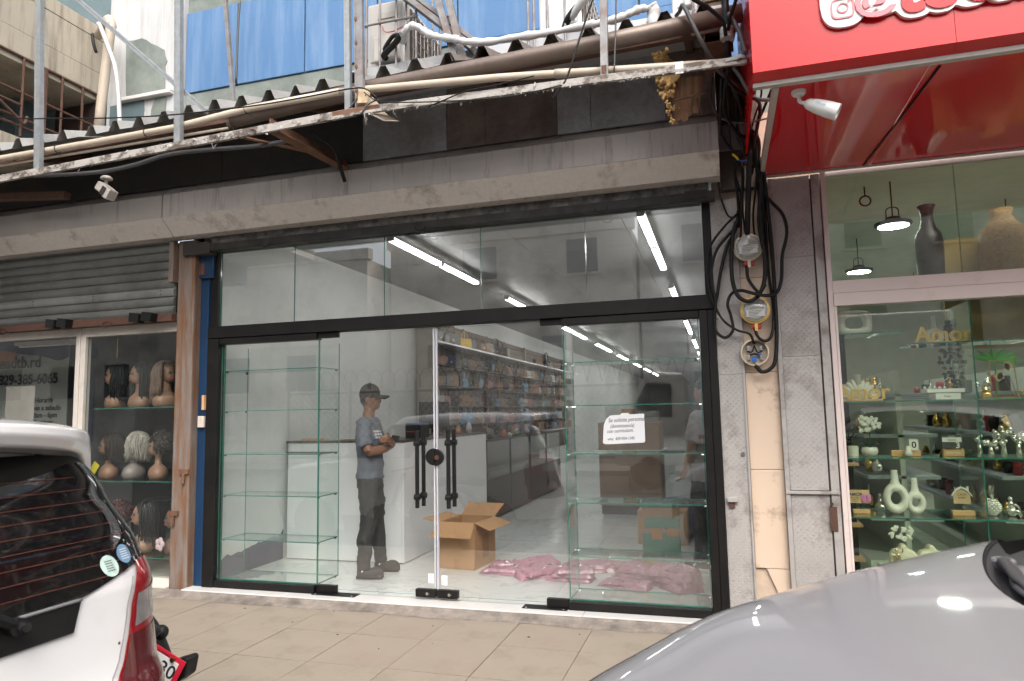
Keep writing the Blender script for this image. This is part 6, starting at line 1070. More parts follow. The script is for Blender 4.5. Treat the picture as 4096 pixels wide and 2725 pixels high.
def man():
    g = G(); face(g)
    g.tube([(-.01, 0, .88), (-.01, 0, 1.1), (-.015, 0, 1.3), (-.025, 0, 1.42)], [(.10, .15), (.10, .15), (.11, .17), (.06, .12)], 16); ft = ((-.02, -.15), (.06, .17)); legs(g, ft, .075, .9, .055, .04, .07)
    # folded arms: right arm nearest the glass
    g.tube([(-.02, -.17, 1.39), (.0, -.215, 1.27), (.045, -.235, 1.125)], [.052, .048, .044], 12); g.tube([(.045, -.235, 1.125), (.14, -.12, 1.14), (.175, .05, 1.165)], [.044, .041, .030], 12); hand(g, (.175, .05, 1.165), (-.15, .95, .1), (.9, .1, .1), (0, -.1, 1), .5)
    g.tube([(-.02, .17, 1.39), (.02, .215, 1.26), (.07, .225, 1.13)], [.052, .048, .044], 12); g.tube([(.07, .225, 1.13), (.185, .10, 1.18), (.215, -.07, 1.225)], [.044, .041, .030], 12); hand(g, (.215, -.07, 1.225), (-.25, -.9, .12), (.85, -.25, .2), (.1, .2, 1), .6)
    p = blob('person', g, skin, .0075, loc=(-3.15, .66, 0), rz=R(12), smooth=3)
    p.scale = (.93, .93, 1.)
    tag(p, 'person in black cap, grey T-shirt and dark cargo trousers standing with folded arms', 'person')
    sh = G(); sh.tube([(-.005, 0, .875), (-.005, 0, .95), (-.005, 0, 1.08), (-.012, 0, 1.24), (-.02, 0, 1.36), (-.03, 0, 1.43)], [(.136, .180), (.128, .172), (.122, .168), (.138, .195), (.116, .182), (.072, .085)], 22)
    for s in (-1, 1): sh.ball((-.022, s*.165, 1.375), (.078, .06, .062), 14, 10); sh.tube([(-.02, s*.155, 1.38), (-.002, s*.212, 1.275), (.022, s*.23, 1.175)], [.076, .070, .072], 14)
    ts = blob('t_shirt', sh, pm('grey_blue_cotton', (.10, .115, .14), .9, 0, .1, 9, bump=.12, bscale=14), .010, p, 5)
    wp = G()
    for k, (w_, z) in enumerate(((.085, 1.305), (.085, 1.277), (.05, 1.248))):
        for q in range(3 if k < 2 else 2): wp.grid(lambda u, v_, q=q, z=z: (.20, -.135+.034*q+u*.028, z-.009+.018*v_), 4, 3)
    wo = ob('shirt_print', wp, pm('white_print', (.6, .6, .58), .8), p, world=False); m = wo.modifiers.new('wrap', 'SHRINKWRAP'); m.target = ts; m.wrap_method = 'PROJECT'; m.use_project_x = True; m.use_project_y = False; m.use_project_z = False; m.use_negative_direction = True; m.use_positive_direction = False; m.offset = .003
    hr = G(); hr.ball((-.030, 0, 1.612), (.084, .078, .085), 18, 12); blob('hair', hr, hb, .008, p, 2)
    tr = G(); tr.tube([(-.008, 0, .80), (-.008, 0, .88), (-.008, 0, .93)], [(.120, .160), (.118, .162), (.112, .155)], 20); legs(tr, ft, .100, .86, .076, .060, .085)
    for s, fy in ((-1, -.15), (1, .17)): tr.obox((.02, s*.175, .60), (.13, .03, .17), Matrix.Rotation(R(-4), 3, 'Y')); tr.obox((.02, s*.186, .665), (.145, .025, .045))
    blob('trousers', tr, pm('charcoal_cotton', (.035, .034, .033), .9, 0, .15, 9, bump=.25, bscale=10), .010, p, 4)
    for s, (fx, fy) in zip((-1, 1), ft):
        c = G(); c.ball((fx+.06, fy, .045), (.135, .052, .045), 18, 10).ball((fx+.11, fy, .055), (.075, .05, .05), 16, 10).ball((fx-.02, fy, .06), (.055, .046, .05), 14, 8).obox((fx+.055, fy, .018), (.255, .095, .03)); sho = blob('clog', c, pm('grey_rubber', (.025, .023, .022), .6), .008, p, 4); ob('rivet', G().tube([(fx-.005, fy-.053, .075), (fx-.005, fy-.06, .075)], .008, 8), white_pl, sho, world=False)
    cp = G(); cp.ball((-.012, 0, 1.655), (.106, .086, .098), 24, 14); cp.tube([(-.012, 0, 1.625), (-.012, 0, 1.66)], [(.107, .087), (.107, .087)], 24); cap = blob('cap', cp, pm('black_cap_cotton', (.012, .012, .012), .85), .008, p, 3)
    ob('brim', G().grid(lambda u, v_: (.075+.115*math.sin(math.pi*(.08+.84*v_))**.6*u, -.078+.156*v_, 1.645-.012*u-.05*(v_-.5)**2*2), 8, 10), pm('dark_camo', (.03, .032, .022), .8, 0, .5, 40), cap, world=False, smooth=True).modifiers.new('t', 'SOLIDIFY').thickness = .012
    ob('cap_button', G().ball((-.012, 0, 1.754), .008, 8, 6), black_pl, cap, world=False)
    for s in (-1, 1): ob('eye', G().ball((.079, s*.031, 1.617), (.010, .014, .007), 10, 6), pm('eye_white', (.6, .58, .55), .2), p, world=False, smooth=True); ob('pupil', G().ball((.087, s*.031, 1.617), (.004, .006, .006), 8, 6), black_pl, p, world=False)
    ob('eyebrow', G().tube([(.078, -.052, 1.634), (.087, -.035, 1.639), (.088, -.016, 1.636)], .004, 6).tube([(.078, .052, 1.634), (.087, .035, 1.639), (.088, .016, 1.636)], .004, 6), black_pl, p, world=False)
    tag(ob('phone', G().box(-.035, .035, -.004, .004, -.07, .07), black_pl, bev=.003), 'black phone held at chest height by the person in the cap', 'phone').matrix_world = Matrix.Translation((-2.90, .66, 1.24)) @ Matrix.Rotation(R(70), 4, 'X') @ Matrix.Rotation(R(30), 4, 'Y')
man()
def clerk():
    g = G(); face(g); g.tube([(-.01, 0, .88), (-.01, 0, 1.1), (-.015, 0, 1.3), (-.025, 0, 1.42)], [(.10, .15), (.10, .15), (.11, .17), (.06, .12)], 16); ft = ((0, -.11), (.03, .11)); legs(g, ft, .075, .9, .055, .04, .07)
    for s in (-1, 1): g.tube([(-.02, s*.17, 1.39), (-.01, s*.225, 1.25), (.0, s*.24, 1.12), (.05, s*.23, 1.0), (.10, s*.21, .90)], [.052, .046, .042, .038, .028], 12); hand(g, (.10, s*.21, .90), (.5, 0, -.85), (-.8, 0, -.5), (0, -s, 0), .35)
    p = blob('person', g, skin2, .008, loc=(-.16, 1.50, 0), rz=R(150), smooth=3); tag(p, 'person in pale grey shirt and dark trousers half hidden by the right frame', 'person')
    sh = G(); sh.tube([(-.005, 0, .80), (-.005, 0, .95), (-.005, 0, 1.1), (-.012, 0, 1.24), (-.02, 0, 1.36), (-.03, 0, 1.43)], [(.155, .20), (.150, .195), (.145, .19), (.15, .2), (.12, .185), (.075, .085)], 22)
    for s in (-1, 1): sh.ball((-.022, s*.165, 1.375), (.078, .06, .062), 14, 10); sh.tube([(-.02, s*.155, 1.38), (-.012, s*.222, 1.25), (.0, s*.24, 1.15)], [.076, .070, .070], 14)
    blob('shirt', sh, pm('pale_grey_cotton', (.30, .27, .255), .9, 0, .08, 9, bump=.12, bscale=14), .011, p, 5); tr = G(); tr.tube([(-.008, 0, .80), (-.008, 0, .93)], [(.125, .165), (.118, .16)], 20); legs(tr, ft, .10, .86, .08, .07, .09); blob('trousers', tr, pm('black_cotton', (.02, .02, .022), .9), .011, p, 4)
    for fx, fy in ft: c = G(); c.ball((fx+.06, fy, .05), (.14, .05, .05), 18, 10).ball((fx-.02, fy, .06), (.06, .045, .055), 14, 8); so_ = blob('sneaker', c, pm('black_white_shoe', (.05, .05, .05), .6), .008, p, 4); ob('sole', G().obox((fx+.05, fy, .016), (.28, .10, .03)), white_pl, so_, bev=.01, world=False); ob('stripe', G().obox((fx+.05, fy, .06), (.03, .108, .02), Matrix.Rotation(R(30), 3, 'Y')), white_pl, so_, world=False)
    h = G(); h.ball((-.02, 0, 1.66), (.10, .084, .085), 18, 10).ball((-.06, 0, 1.60), (.06, .075, .08), 16, 10); blob('hair', h, hb, .01, p, 3)
clerk()
# ================================================================== white hatchback (left), seen from its rear corner
def lerp_tab(tab, t):
    for (a, va), (b, vb) in zip(tab, tab[1:]):
        if t <= b: k = (t-a)/(b-a); k = k*k*(3-2*k)*.35+k*.65; return va+(vb-va)*max(0, k)
    return tab[-1][1]
carw = pm('white_car_paint', (.66, .66, .66), .22, 0, .015, 2, coat=1., dirt=(.55, .5, .45), damt=.25, dscale=5, dth=.62); tint = pm('dark_tinted_glass', (.005, .005, .0055), .06, 0, .1, 2, coat=.25, dirt=(.04, .037, .034), damt=.5, dscale=40, dth=.62, dwid=.1); tyre_m = pm('tyre', (.018, .018, .018), .8); rim_m = pm('alloy', (.45, .45, .46), .3, .9); trim_b = pm('black_trim', (.007, .007, .0075), .5, spec=.3)
tail_r = pm('red_lamp', (.24, .006, .010), .08, 0, .1, 8, coat=1.); tail_d = pm('dark_red_lamp', (.075, .006, .009), .1, 0, .1, 8, coat=1.); tail_c = pm('clear_lamp', (.30, .28, .275), .1, .4, .25, 24, coat=1.)
CY, E_ = -3.75, .25
XR = ((-.05, -2.10), (.2, -1.99), (.42, -1.935), (.52, -1.935), (.60, -1.975), (.75, -2.0), (.88, -2.015), (1.0, -2.06), (1.2, -2.17), (1.34, -2.27), (1.42, -2.40), (1.47, -2.75))
WZ = ((-.05, .76), (.2, .81), (.5, .835), (.75, .83), (.88, .815), (1.0, .785), (1.2, .705), (1.34, .655), (1.42, .58), (1.47, .40))
XF = ((-.05, -5.85), (.45, -5.98), (.62, -5.9), (.80, -5.75), (.86, -5.0), (.88, -4.95), (1.42, -4.1), (1.47, -3.6))
def CS(z, th, off=0.):
    """body surface of the hatchback: height z, plan angle th (0 = straight back, +90 = pavement side)"""
    xr, w_, xf = lerp_tab(XR, z), lerp_tab(WZ, z), lerp_tab(XF, z); a = (xr-xf)/2; cx = (xr+xf)/2; c, s = math.cos(th), math.sin(th); e = E_ if c > 0 else .35
    p = Vector((cx+a*math.copysign(abs(c)**e, c), CY+w_*math.copysign(abs(s)**E_, s), z))
    if off:
        d = .01; q = CS(z+d, th); r_ = CS(z, th+d); n = (r_-p).cross(q-p).normalized(); p = p+n*off
    return p
def th_s(s): return math.copysign(math.asin(min(1, abs(s)**(1/E_))), s)
hc = thing('white_hatchback', 'white hatchback with dark rear glass parked at the kerb, rear towards the camera', 'car', (-4, CY, -.19))
TH = []
for q in range(4):
    for k in range(16): f = k/16; TH.append(q*90+90*f)
ZL = [-.02, .08, .2, .3, .42, .5, .56, .6, .68, .75, .82, .86, .88, .94, 1.0, 1.1, 1.2, 1.28, 1.34, 1.38, 1.42, 1.45, 1.47]
g = G(); V = [CS(z, R(t)) for z in ZL for t in TH]; n = len(TH); F = [(j*n+i, j*n+(i+1) % n, (j+1)*n+(i+1) % n, (j+1)*n+i) for j in range(len(ZL)-1) for i in range(n)]; F.append([(len(ZL)-1)*n+i for i in range(n)]); g.add(V, F); ob('body', g, carw, hc, auto=50)
def patch(name, mat, zs, tl, tr, par, off=.004, nu=24, smooth=True):
    """skin patch lying on the body between heights zs[0]..zs[1], from angle tl(z) to tr(z)"""
    def f(u, v_): z = zs[0]+(zs[1]-zs[0])*v_; a, b = tl(z), tr(z); return CS(z, a+(b-a)*u, off)
    return ob(name, G().grid(f, nu, 14), mat, par, smooth=smooth)
def gb_(s): # lower edge of the rear glass across the car
    a = abs(s); return .880+(.060*((a-.44)/.33) if a > .44 else 0)
def gl(u, v_): s = -.955+1.91*u; z0 = gb_(s); z = z0+(1.335-z0)*v_; return CS(z, th_s(s), .006)
rw_ = ob('rear_window', G().grid(gl, 70, 14), tint, hc, smooth=True)
ob('glass_garnish', G().grid(lambda u, v_: CS(.785+(.874-.785)*v_, th_s(-.5+(.89+.045*v_)*u), .008), 40, 5), trim_b, hc, smooth=True); ob('glass_edge_trim', G().tube([CS(gb_(-.5+1.0*u/30)-.003, th_s(-.5+1.0*u/30), .010) for u in range(29)], .006, 6), pm('grey_trim', (.16, .16, .17), .4), hc, smooth=True)
for k in range(9):
    z = .925+.041*k; sm = .86-.02*k
    if k == 0: sm = .70
    ob('defroster_line', G().tube([CS(z-.008*abs(-.9+(sm+.9)*u/30)**2, th_s(-.9+(sm+.9)*u/30), .0075) for u in range(31)], .0010, 4), pm('orange_red_line', (.13, .035, .02), .5), rw_)
st_g = pm('round_green_sticker', (.42, .55, .50), .5, 0, .25, 40); st_b = pm('round_blue_sticker', (.13, .24, .36), .5, 0, .25, 40)
def disc(cs, cz, r_, m_, nm):
    g = G(); vs = [CS(cz, th_s(cs), .0085)]+[CS(cz+r_*math.sin(2*math.pi*k/20), th_s(cs+r_/.80*math.cos(2*math.pi*k/20)), .0085) for k in range(20)]; g.add(vs, [(0, 1+k, 1+(k+1) % 20) for k in range(20)]); o = ob(nm, g, m_, rw_)
    for k in range(5): zz = cz+.016-.008*k; ob('sticker_print', G().tube([CS(zz, th_s(cs-.02+.04*u/4), .0095) for u in range(5)], .0012, 4), lead if m_ is st_g else white_p, o)
disc(.612, .952, .036, st_g, 'sticker'); disc(.712, .978, .032, st_b, 'sticker')
TIN = ((.40, 3.), (.5, 4.2), (.59, 5.8), (.66, 8.), (.73, 10.), (.80, 11.6), (.88, 15.), (.945, 20.))
def tin(z): return R(lerp_tab(TIN, z))
tl_ = ob('tail_light', G().grid(lambda u, v_: CS(.42+.525*v_, tin(.42+.525*v_)+(R(62)-tin(.42+.525*v_))*u**1.4, .010), 24, 28), tail_r, hc, smooth=True)
ob('clear_segment', G().grid(lambda u, v_: CS(.735+.105*v_+.02*u, tin(.74+.1*v_)+R(2)+R(26)*u, .0135), 12, 8), tail_c, tl_, smooth=True); ob('dark_segment', G().grid(lambda u, v_: CS(.425+.29*v_, tin(.425+.29*v_)+R(.6)+(R(58)-tin(.425+.29*v_))*u**1.4, .0128), 16, 10), tail_d, tl_, smooth=True)
patch('tail_light', tail_r, (.47, .915), lambda z: -R(60), lambda z: -R(24), hc, .010)
for s in (1, -1):  # side windows
    ob('side_window', G().grid(lambda u, v_, s=s: CS(.90+.42*v_, s*(R(91)+R(62)*u-R(10)*0), .006), 24, 8), tint, hc, smooth=True)
ob('windscreen', G().grid(lambda u, v_: CS(.90+.46*v_, R(166)+R(28)*u, .006), 16, 8), tint, hc, smooth=True)
# roof spoiler with side drops
def sp(u, v_):
    s = -1+2*u; a = abs(s); y = CY+.70*s; zt = 1.470-.055*a**2-.14*max(0, a-.78)/.22*max(0, a-.78)/.22; xb = -2.115-.26*a**3.2; xa = xb-.34
    dr_ = max(0, (a-.72)/.28)**1.5*.075
    P = [(xa, zt+.004), (xa+.15, zt+.006), (xb-.08, zt-.004), (xb, zt-.022), (xb+.004, zt-.045-.02*a-dr_*.6), (xb-.02, zt-.085-.02*a-dr_), (xb-.09, zt-.105-.02*a-dr_), (xa+.06, zt-.085-dr_)]
    k = v_*(len(P)-1); i = min(int(k), len(P)-2); f = k-i; x_ = P[i][0]+(P[i+1][0]-P[i][0])*f; z_ = P[i][1]+(P[i+1][1]-P[i][1])*f
    return (x_, y, z_)
ob('spoiler', G().grid(sp, 48, 28), carw, hc, smooth=True)
ob('spoiler_end', G().add([sp(1, k/28) for k in range(29)], [list(range(29))]), carw, hc); ob('antenna_fin', G().prism([(-2.62, 1.46), (-2.44, 1.462), (-2.47, 1.485), (-2.53, 1.50), (-2.58, 1.495)], -3.77, -3.73), carw, hc, bev=.012)
wpv = CS(.862, th_s(.150), .02); wi = thing('unused', None, None); bpy.data.objects.remove(wi)
ob('wiper', G().tube([wpv, wpv+Vector((.03, -.005, .0))], .026, 14).tube([wpv+Vector((.03, 0, 0)), wpv+Vector((.04, -.001, 0))], .017, 12).tube(smooth_pts([wpv+Vector((.012, 0, .0)), wpv+Vector((.02, -.10, .05)), wpv+Vector((.01, -.28, .08)), wpv+Vector((0, -.5, .09))]), .016, 8), trim_b, hc, auto=40); ob('wiper_nut', G().tube([wpv+Vector((.04, 0, 0)), wpv+Vector((.052, -.002, 0))], .013, 10), chrome, hc)
ob('bumper_strip', G().grid(lambda u, v_: CS(-.02+.2*v_, R(-95)+R(190)*u, .012), 60, 6), trim_b, hc, smooth=True); ob('tailgate_seam', G().tube([CS(.40+.50*u/20, tin(.40+.50*u/20)-R(.8), .001) for u in range(21)], .002, 5), pm('seam_grey', (.2, .2, .2), .6), hc)
for k, (s_, z) in enumerate(((.60, .70), (.73, .63), (.62, .61), (.71, .585))): ob('chip', G().ball(CS(z, th_s(s_), .001), (.003, .005, .005), 6, 5), rust_dk, hc)
def wheel(par, x, y, sgn, r_=.30, z0=-.19):
    w_ = ob('wheel', G().lathe([(.2, -.1), (.28, -.1), (r_, -.07), (r_, .07), (.28, .1), (.2, .1)], (x, y, z0+r_), 28, rot=Matrix.Rotation(R(90), 3, 'X')), tyre_m, par, auto=40)
    ob('rim', G().lathe([(.2, -.06), (.2, .06), (.19, .07), (.05, .08), (.001, .085)], (x, y, z0+r_), 20, rot=Matrix.Rotation(R(90*sgn), 3, 'X')), rim_m, w_, auto=30)
for x in (-2.72, -5.2):
    for y, s in ((-3.0, -1), (-4.5, 1)): wheel(hc, x, y, s)
# ================================================================== motorcycle tail behind it
mc = thing('motorcycle', 'black motorcycle tail with a red rimmed number plate beyond the white hatchback', 'motorcycle', (-2.75, -2.5, -.19))
ob('rear_fender', G().tube(smooth_pts([(-3.1, -2.42, .60), (-2.9, -2.42, .58), (-2.72, -2.42, .46), (-2.62, -2.42, .30), (-2.58, -2.42, .18)]), [(.10, .03)]*20+[(.07, .02)]*5, 12), trim_b, mc, smooth=True)
ob('tail_lamp', G().ball((-2.60, -2.5, .47), (.05, .06, .035)), trim_b, mc, smooth=True); ob('indicator', G().prism([(-2.47, .35), (-2.39, .375), (-2.375, .365), (-2.39, .29), (-2.45, .25), (-2.49, .27)], -2.50, -2.42), trim_b, mc, bev=.01); ob('indicator', G().ball((-2.62, -2.40, .44), .035), trim_b, mc, smooth=True)
redpl = pm('plate_red', (.60, .02, .045), .4); pr = Matrix.Rotation(R(-52), 3, 'Z') @ Matrix.Rotation(R(-27), 3, 'Y').inverted() 
npm = Matrix.Rotation(R(10), 4, 'Z') @ Matrix.Rotation(R(28), 4, 'Y')
pc = Vector((-2.485, -2.53, .335)); np_ = ob('number_plate', G().obox((0, 0, 0), (.18, .004, .15)), redpl, mc, bev=.001); np_.matrix_basis = Matrix.Translation(pc) @ npm
ob('plate_field', G().obox((-.01, -.0035, .005), (.15, .002, .095)), white_p, np_); text('plate_number', '630', .085, inkb, np_, (.005, -.0048, -.025), ext=.0003, offset=.001); text('plate_number', 'NACIONAL', .016, inkb, np_, (-.03, -.0048, .055), ext=.0002)
ob('plate_bolt', G().tube([(.03, -.003, .058), (.03, -.014, .058)], .011, 10), pm('brass_bolt', (.5, .35, .12), .3, 1), np_)
ob('wheel', G().lathe([(.2, -.05), (.27, -.05), (.29, -.02), (.29, .02), (.27, .05), (.2, .05)], (-2.75, -2.5, .10), 28, rot=Matrix.Rotation(R(90), 3, 'X')), tyre_m, mc, auto=40); ob('seat', G().tube(smooth_pts([(-2.7, -2.5, .66), (-3.0, -2.5, .68), (-3.3, -2.5, .64)]), [(.11, .05)]*13, 12), trim_b, mc, smooth=True); ob('engine_body', G().ball((-3.35, -2.5, .30), (.28, .14, .22)), trim_b, mc, smooth=True); ob('wheel', G().lathe([(.2, -.05), (.27, -.05), (.29, -.02), (.29, .02), (.27, .05), (.2, .05)], (-3.95, -2.5, .10), 28, rot=Matrix.Rotation(R(90), 3, 'X')), tyre_m, mc, auto=40); ob('fork', G().tube([(-3.95, -2.5, .10), (-3.7, -2.5, .75)], .03, 8).tube([(-3.7, -2.8, .80), (-3.7, -2.2, .80)], .014, 8).tube([(-3.0, -2.5, .5), (-2.75, -2.5, .1)], .025, 8), trim_b, mc)
# ================================================================== silver car (right foreground), parked at an angle with its bonnet towards the street
sv = thing('silver_car', 'silver grey car bonnet and windscreen base in the lower right foreground', 'car', (.025, -3.907, 0), R(37)); LOC.pop(sv.name)     # parts in the car's own frame: nose at -x
silver = pm('silver_car_paint', (.235, .235, .248), .42, .12, .015, 2, coat=1.)
EX, ZB = .30, -.02
ZT = ((-.42, .15), (-.41, .42), (-.36, .585), (-.28, .665), (-.15, .728), (0., .80), (.178, .860), (.384, .924), (.605, .958), (.931, .994), (1.297, 1.022), (1.615, 1.036), (2.2, 1.04), (3.2, 1.03), (3.5, .9), (3.56, .5))
SW = ((-.42, .58), (-.36, .66), (-.2, .745), (0., .785), (.3, .80), (1.5, .82), (3.0, .80), (3.4, .74), (3.56, .65))
def crm_(tab, t):
    """smooth interpolation through the table"""
    i = 0
    while i < len(tab)-2 and t > tab[i+1][0]: i += 1
    p = [tab[max(0, i-1)], tab[i], tab[i+1], tab[min(len(tab)-1, i+2)]]; k = max(0, min(1, (t-p[1][0])/(p[2][0]-p[1][0]))); h = p[2][0]-p[1][0]
    m1 = (p[2][1]-p[0][1])/max(1e-6, p[2][0]-p[0][0])*h; m2 = (p[3][1]-p[1][1])/max(1e-6, p[3][0]-p[1][0])*h
    return (2*k**3-3*k*k+1)*p[1][1]+(k**3-2*k*k+k)*m1+(-2*k**3+3*k*k)*p[2][1]+(k**3-k*k)*m2
def SS(x, t):
    w_, zt = crm_(SW, x), crm_(ZT, x); c, s = math.cos(t), math.sin(t); return Vector((x, w_*math.copysign(abs(s)**EX, s), ZB+(zt-ZB)*abs(c)**EX))
def tt(v_): # even spacing across the car
    s = -.995+1.99*v_; return math.copysign(math.asin(min(1, abs(s)**(1/EX))), s)
def hoodx(y): return .83+.62*min(1.15, abs(y)/.6)**1.9
def hx(t): return hoodx(SS(.8, t).y)
def ztop(x, y): w_ = crm_(SW, x); s = min(.9999, abs(y)/w_); sn = s**(1/EX); return ZB+(crm_(ZT, x)-ZB)*math.sqrt(max(0, 1-sn*sn))**EX
def so(n, g, m_, par=sv, **k): return ob(n, g, m_, par, world=False, **k)
so('bonnet', G().grid(lambda u, v_: SS(-.20+(hx(tt(v_))+.20)*u, tt(v_)), 70, 70), silver, smooth=True)
so('bumper', G().grid(lambda u, v_: SS(-.42+.217*u**1.5, tt(v_)), 24, 60), silver, smooth=True)
so('bonnet_shut_line', G().tube([SS(-.201, tt(.03+.94*k/60))+Vector((0, 0, .0005)) for k in range(61)], .0022, 5), trim_b, smooth=True)
for sg_ in (1, -1):
    so('body_side', G().grid(lambda u, v_, q=sg_: SS(hx(q*R(35))+.004+(3.56-1.46)*u, q*(R(35)+R(54.9)*v_)), 44, 14), silver, smooth=True)
    so('bonnet_shut_line', G().tube([SS(.0+1.35*k/40, sg_*R(36)) +Vector((0, 0, .0008)) for k in range(41)], .0022, 5), trim_b, smooth=True)
cw = pm('black_cowl', (.045, .045, .048), .5, 0, .15, 9); cg = pm('grey_cowl', (.14, .14, .147), .5)
YW = lambda v_: -.605+1.21*v_
so('cowl', G().grid(lambda u, v_: (hoodx(YW(v_))+.004+.22*u, YW(v_)*(1-.0*u), ztop(hoodx(YW(v_)), YW(v_))-.06*min(1, u*5)+.03*u), 12, 60), cw, smooth=True)
so('cowl_lip', G().tube([(hoodx(YW(k/60))+.001, YW(k/60), ztop(hoodx(YW(k/60)), YW(k/60))-.007) for k in range(61)], .006, 6), trim_b, smooth=True)
for y in (.46, -.15):
    xh = hoodx(y)+.075; z = ztop(hoodx(y), y)-.045; wp_ = so('wiper', G().lathe([(.034, -.01), (.034, .020), (.028, .026), (.020, .026), (.019, .022), (.001, .022)], (xh, y, z), 20), cg, auto=40); so('wiper_arm', G().tube(smooth_pts([(xh, y, z+.018)]+[(hoodx(y-d_)+.10+.03*d_, y-d_, ztop(hoodx(y-d_), y-d_)-.012) for d_ in (.10, .25, .40)]), [(.020, .012)]*10+[(.012, .009)]*9, 8), cw, wp_, smooth=True)
so('cowl_grille', G().tube(smooth_pts([(hoodx(.42)+.13, .40, ztop(1.1, .4)-.035), (hoodx(.25)+.10, .22, ztop(1., .2)-.03), (hoodx(.0)+.11, -.05, ztop(.95, 0)-.03), (hoodx(.3)+.1, -.35, ztop(1., .3)-.03)]), [(.035, .014)]*19, 8), cg, smooth=True)
def ws_(u, v_): y = -.60+1.20*v_; q = abs(v_-.5)*2; x0 = hoodx(y)+.22; x1 = 1.78+.26*q**2; z0 = ztop(hoodx(y), y)-.03; return (x0+(x1-x0)*u, y*(1-.06*u), z0+(1.43-.05*q**2-z0)*(u**.85))
so('windscreen', G().grid(ws_, 16, 24), tint, smooth=True)
so('roof', G().grid(lambda u, v_: (1.78+.26*(abs(v_-.5)*2)**2*(1-u)+1.40*u, -.565+1.13*v_, 1.43-.05*(abs(v_-.5)*2)**2+.03*math.sin(math.pi*u)-.05*u*u), 16, 16), silver, smooth=True)
so('rear_window', G().grid(lambda u, v_: (3.18+.32*u-.04*abs(v_-.5), -.565-.12*u+(1.13+.24*u)*v_, 1.38-.05*(abs(v_-.5)*2)**2-.36*u), 8, 12), tint, smooth=True)
for s in (-1, 1): so('side_window', G().add([(1.82, s*.745, 1.0), (3.4, s*.735, 1.0), (3.16, s*.567, 1.335), (2.08, s*.567, 1.375)], [(0, 1, 2, 3)]), tint); so('door_pillar', G().bar((2.35, s*.745, 1.02), (2.4, s*.572, 1.36), .06, .012, up=(1, 0, 0)), trim_b); so('windscreen_pillar', G().tube(smooth_pts([(1.80, s*.70, .98), (1.90, s*.66, 1.15), (2.06, s*.572, 1.37)]), .03, 8), silver, smooth=True)
so('belt_deck', G().grid(lambda u, v_: (1.9+1.5*u, -.72+1.44*v_, .97), 4, 4), trim_b)
for s in (-1, 1): so('headlight', G().ball((-.20, s*.60, .58), (.16, .12, .07), 16, 10), tail_c, smooth=True)
so('grille', G().obox((-.43, 0, .30), (.02, .7, .16)), trim_b)
for x, y, s, z0 in ((.25, .74, -1, -.19), (.25, -.74, 1, -.19), (2.75, .74, -1, -.048), (2.75, -.74, 1, -.19)): wheel(sv, x, y, s, .30, z0)
# ================================================================== across the street (seen only in reflections)
tex_w = pm('stained_render', (.85, .77, .64), .85, 0, .08, 1.2, dirt=(.20, .17, .14), damt=.8, dscale=.8, dth=.57, dwid=.1); tex_w2 = pm('grey_render', (.82, .77, .69), .85, 0, .06, 1.2, dirt=(.2, .18, .16), damt=.75, dscale=.9, dth=.56); win_d = pm('dark_window', (.05, .055, .06), .2)
def block(x0, x1, y0, y1, h, m_, label, wins):
    t = thing('street_building', label, 'building', ((x0+x1)/2, y1, -.2)); ob('wall', G().box(x0, x1, y0, y1, -.2, h), m_, t); ob('parapet', G().box(x0-.1, x1+.1, y1-.2, y1+.12, h+.001, h+.35), m_, t)
    for x, z, w_, hh in wins: f = ob('window', G().box(x, x+w_, y1+.001, y1+.03, z, z+hh), win_d, t); ob('sill', G().box(x-.08, x+w_+.08, y1+.001, y1+.12, z-.1, z-.02), m_, f)
    return t
block(-30, -11, -24, -15, 6.6, tex_w, 'low beige building across the street, opposite the wig shop', [(-27+2.6*k, 2.3, 1.1, 1.2) for k in range(6)]); block(-10.9, -2.5, -26, -16.5, 7.2, tex_w, 'stained beige wall building across the street, opposite the shop', [(-9.5, 3.0, 1.0, .8), (-5.5, 3.0, .8, .9), (-8.2, 5.9, 1.2, 1.1), (-4.6, 5.9, 1.0, 1.1)]); block(-2.4, 9, -27, -17.5, 8.8, tex_w2, 'tall grey building across the street, opposite the red sign', [(-1+2.4*k, 3.2+3*j, 1.0, 1.2) for k in range(4) for j in range(2)]); block(9.1, 30, -26, -16, 6.8, tex_w, 'beige building across the street beyond the tall grey one', [(10+2.6*k, 2.6, 1.2, 1.3) for k in range(6)])
struct('far_pavement', G().box(-40, 40, -15, -12.5, -.19, -.06), concrete)
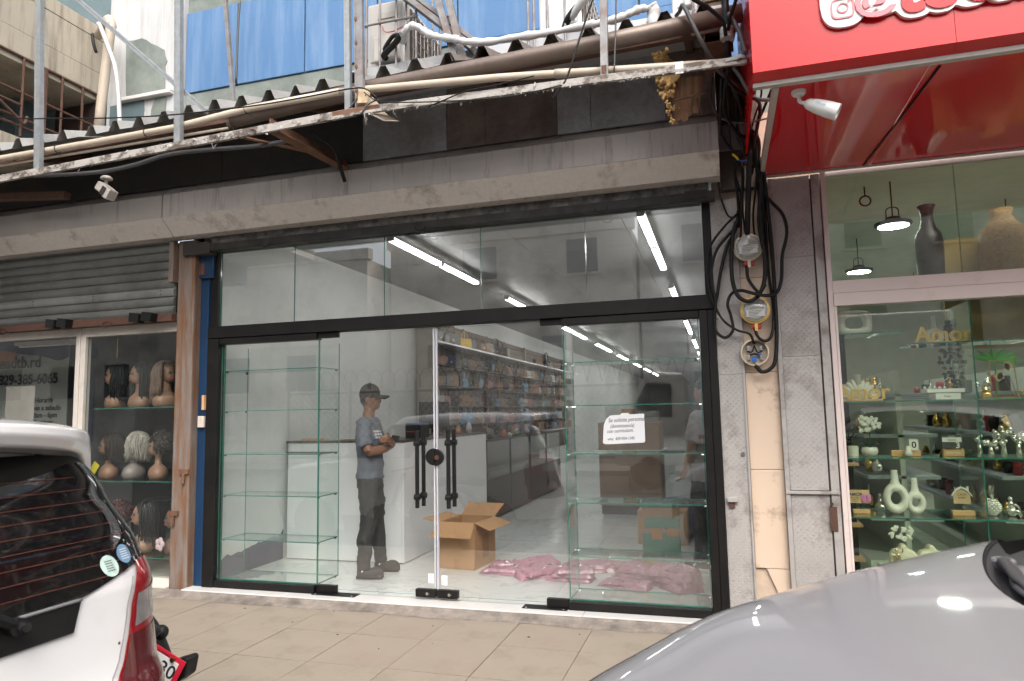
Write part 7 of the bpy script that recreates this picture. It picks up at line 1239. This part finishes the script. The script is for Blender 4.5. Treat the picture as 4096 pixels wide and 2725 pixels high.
tk = thing('box_truck', 'white box truck parked across the street', 'truck', (1.5, -10, -.19)); ob('cargo_box', G().box(-.6, 4.2, -11.6, -9.4, .75, 3.2), white_p, tk, bev=.05); ob('cab', G().prism([(-2.2, .3), (-.75, .3), (-.75, 2.2), (-1.5, 2.25), (-2.0, 1.4), (-2.25, 1.2)], -11.5, -9.5), pm('cream_cab', (.6, .56, .48), .35, coat=.8), tk, bev=.06); ob('side_window', G().prism([(-1.9, 1.3), (-1.0, 1.3), (-1.0, 2.0), (-1.5, 2.02)], -9.492, -9.47), tint, tk); ob('chassis', G().box(-2.0, 4.1, -11.3, -9.7, .35, .74), trim_b, tk)
for k in range(6): ob('reflector', G().box(-.5+.8*k, -.2+.8*k, -9.398, -9.39, .85, .93), redp, tk)
for x in (-1.5, 2.9):
    for y, s in ((-9.6, 1), (-11.4, -1)): wheel(tk, x, y, s, .40)
pk_ = thing('parked_car', 'beige hatchback parked across the street', 'car', (-5.5, -10, -.19)); bc = pm('beige_car', (.5, .49, .47), .25, .3, .02, 2, coat=1.)
ob('body', G().prism([(-7.6, -.0), (-7.65, .5), (-7.4, .72), (-6.6, .85), (-5.9, 1.32), (-4.6, 1.38), (-3.8, 1.05), (-3.5, .8), (-3.5, .0)], -10.9, -9.3), bc, pk_, bev=.12); ob('side_window', G().prism([(-6.4, .9), (-5.8, 1.25), (-4.65, 1.30), (-4.0, .98), (-4.1, .88)], -9.297, -9.28), tint, pk_)
for x in (-6.8, -4.3):
    for y, s in ((-9.4, 1), (-10.8, -1)): wheel(pk_, x, y, s, .31)
fw = thing('mesh_fence', 'chain link fence with razor wire across the street', 'fence', (-3, -12.2, -.1))
for x in range(-12, 1, 2): ob('post', G().tube([(x, -12.2, -.1), (x, -12.2, 2.4)], .04, 8), galv_dk, fw)
ob('rail', G().tube([(-12, -12.2, 2.1), (0, -12.2, 2.1)], .03, 8), galv_dk, fw); ob('rail', G().tube([(-12, -12.2, .3), (0, -12.2, .3)], .03, 8), galv_dk, fw)
ob('razor_coil', G().tube([(-12+12*k/700, -12.2+.22*math.cos(k*.28), 2.45+.26*math.sin(k*.28)) for k in range(701)], .012, 5), grey_cable, fw)
g = G()
for k in range(60): x = -12+.2*k; g.bar((x, -12.2, .3), (min(0, x+1.8), -12.2, .3+min(1.8, -x)), .008, .008); g.bar((x, -12.22, 2.1), (min(0, x+1.8), -12.22, 2.1-min(1.8, -x)), .008, .008)
o = ob('wire_mesh', g, grey_cable, fw); o['kind'] = 'stuff'
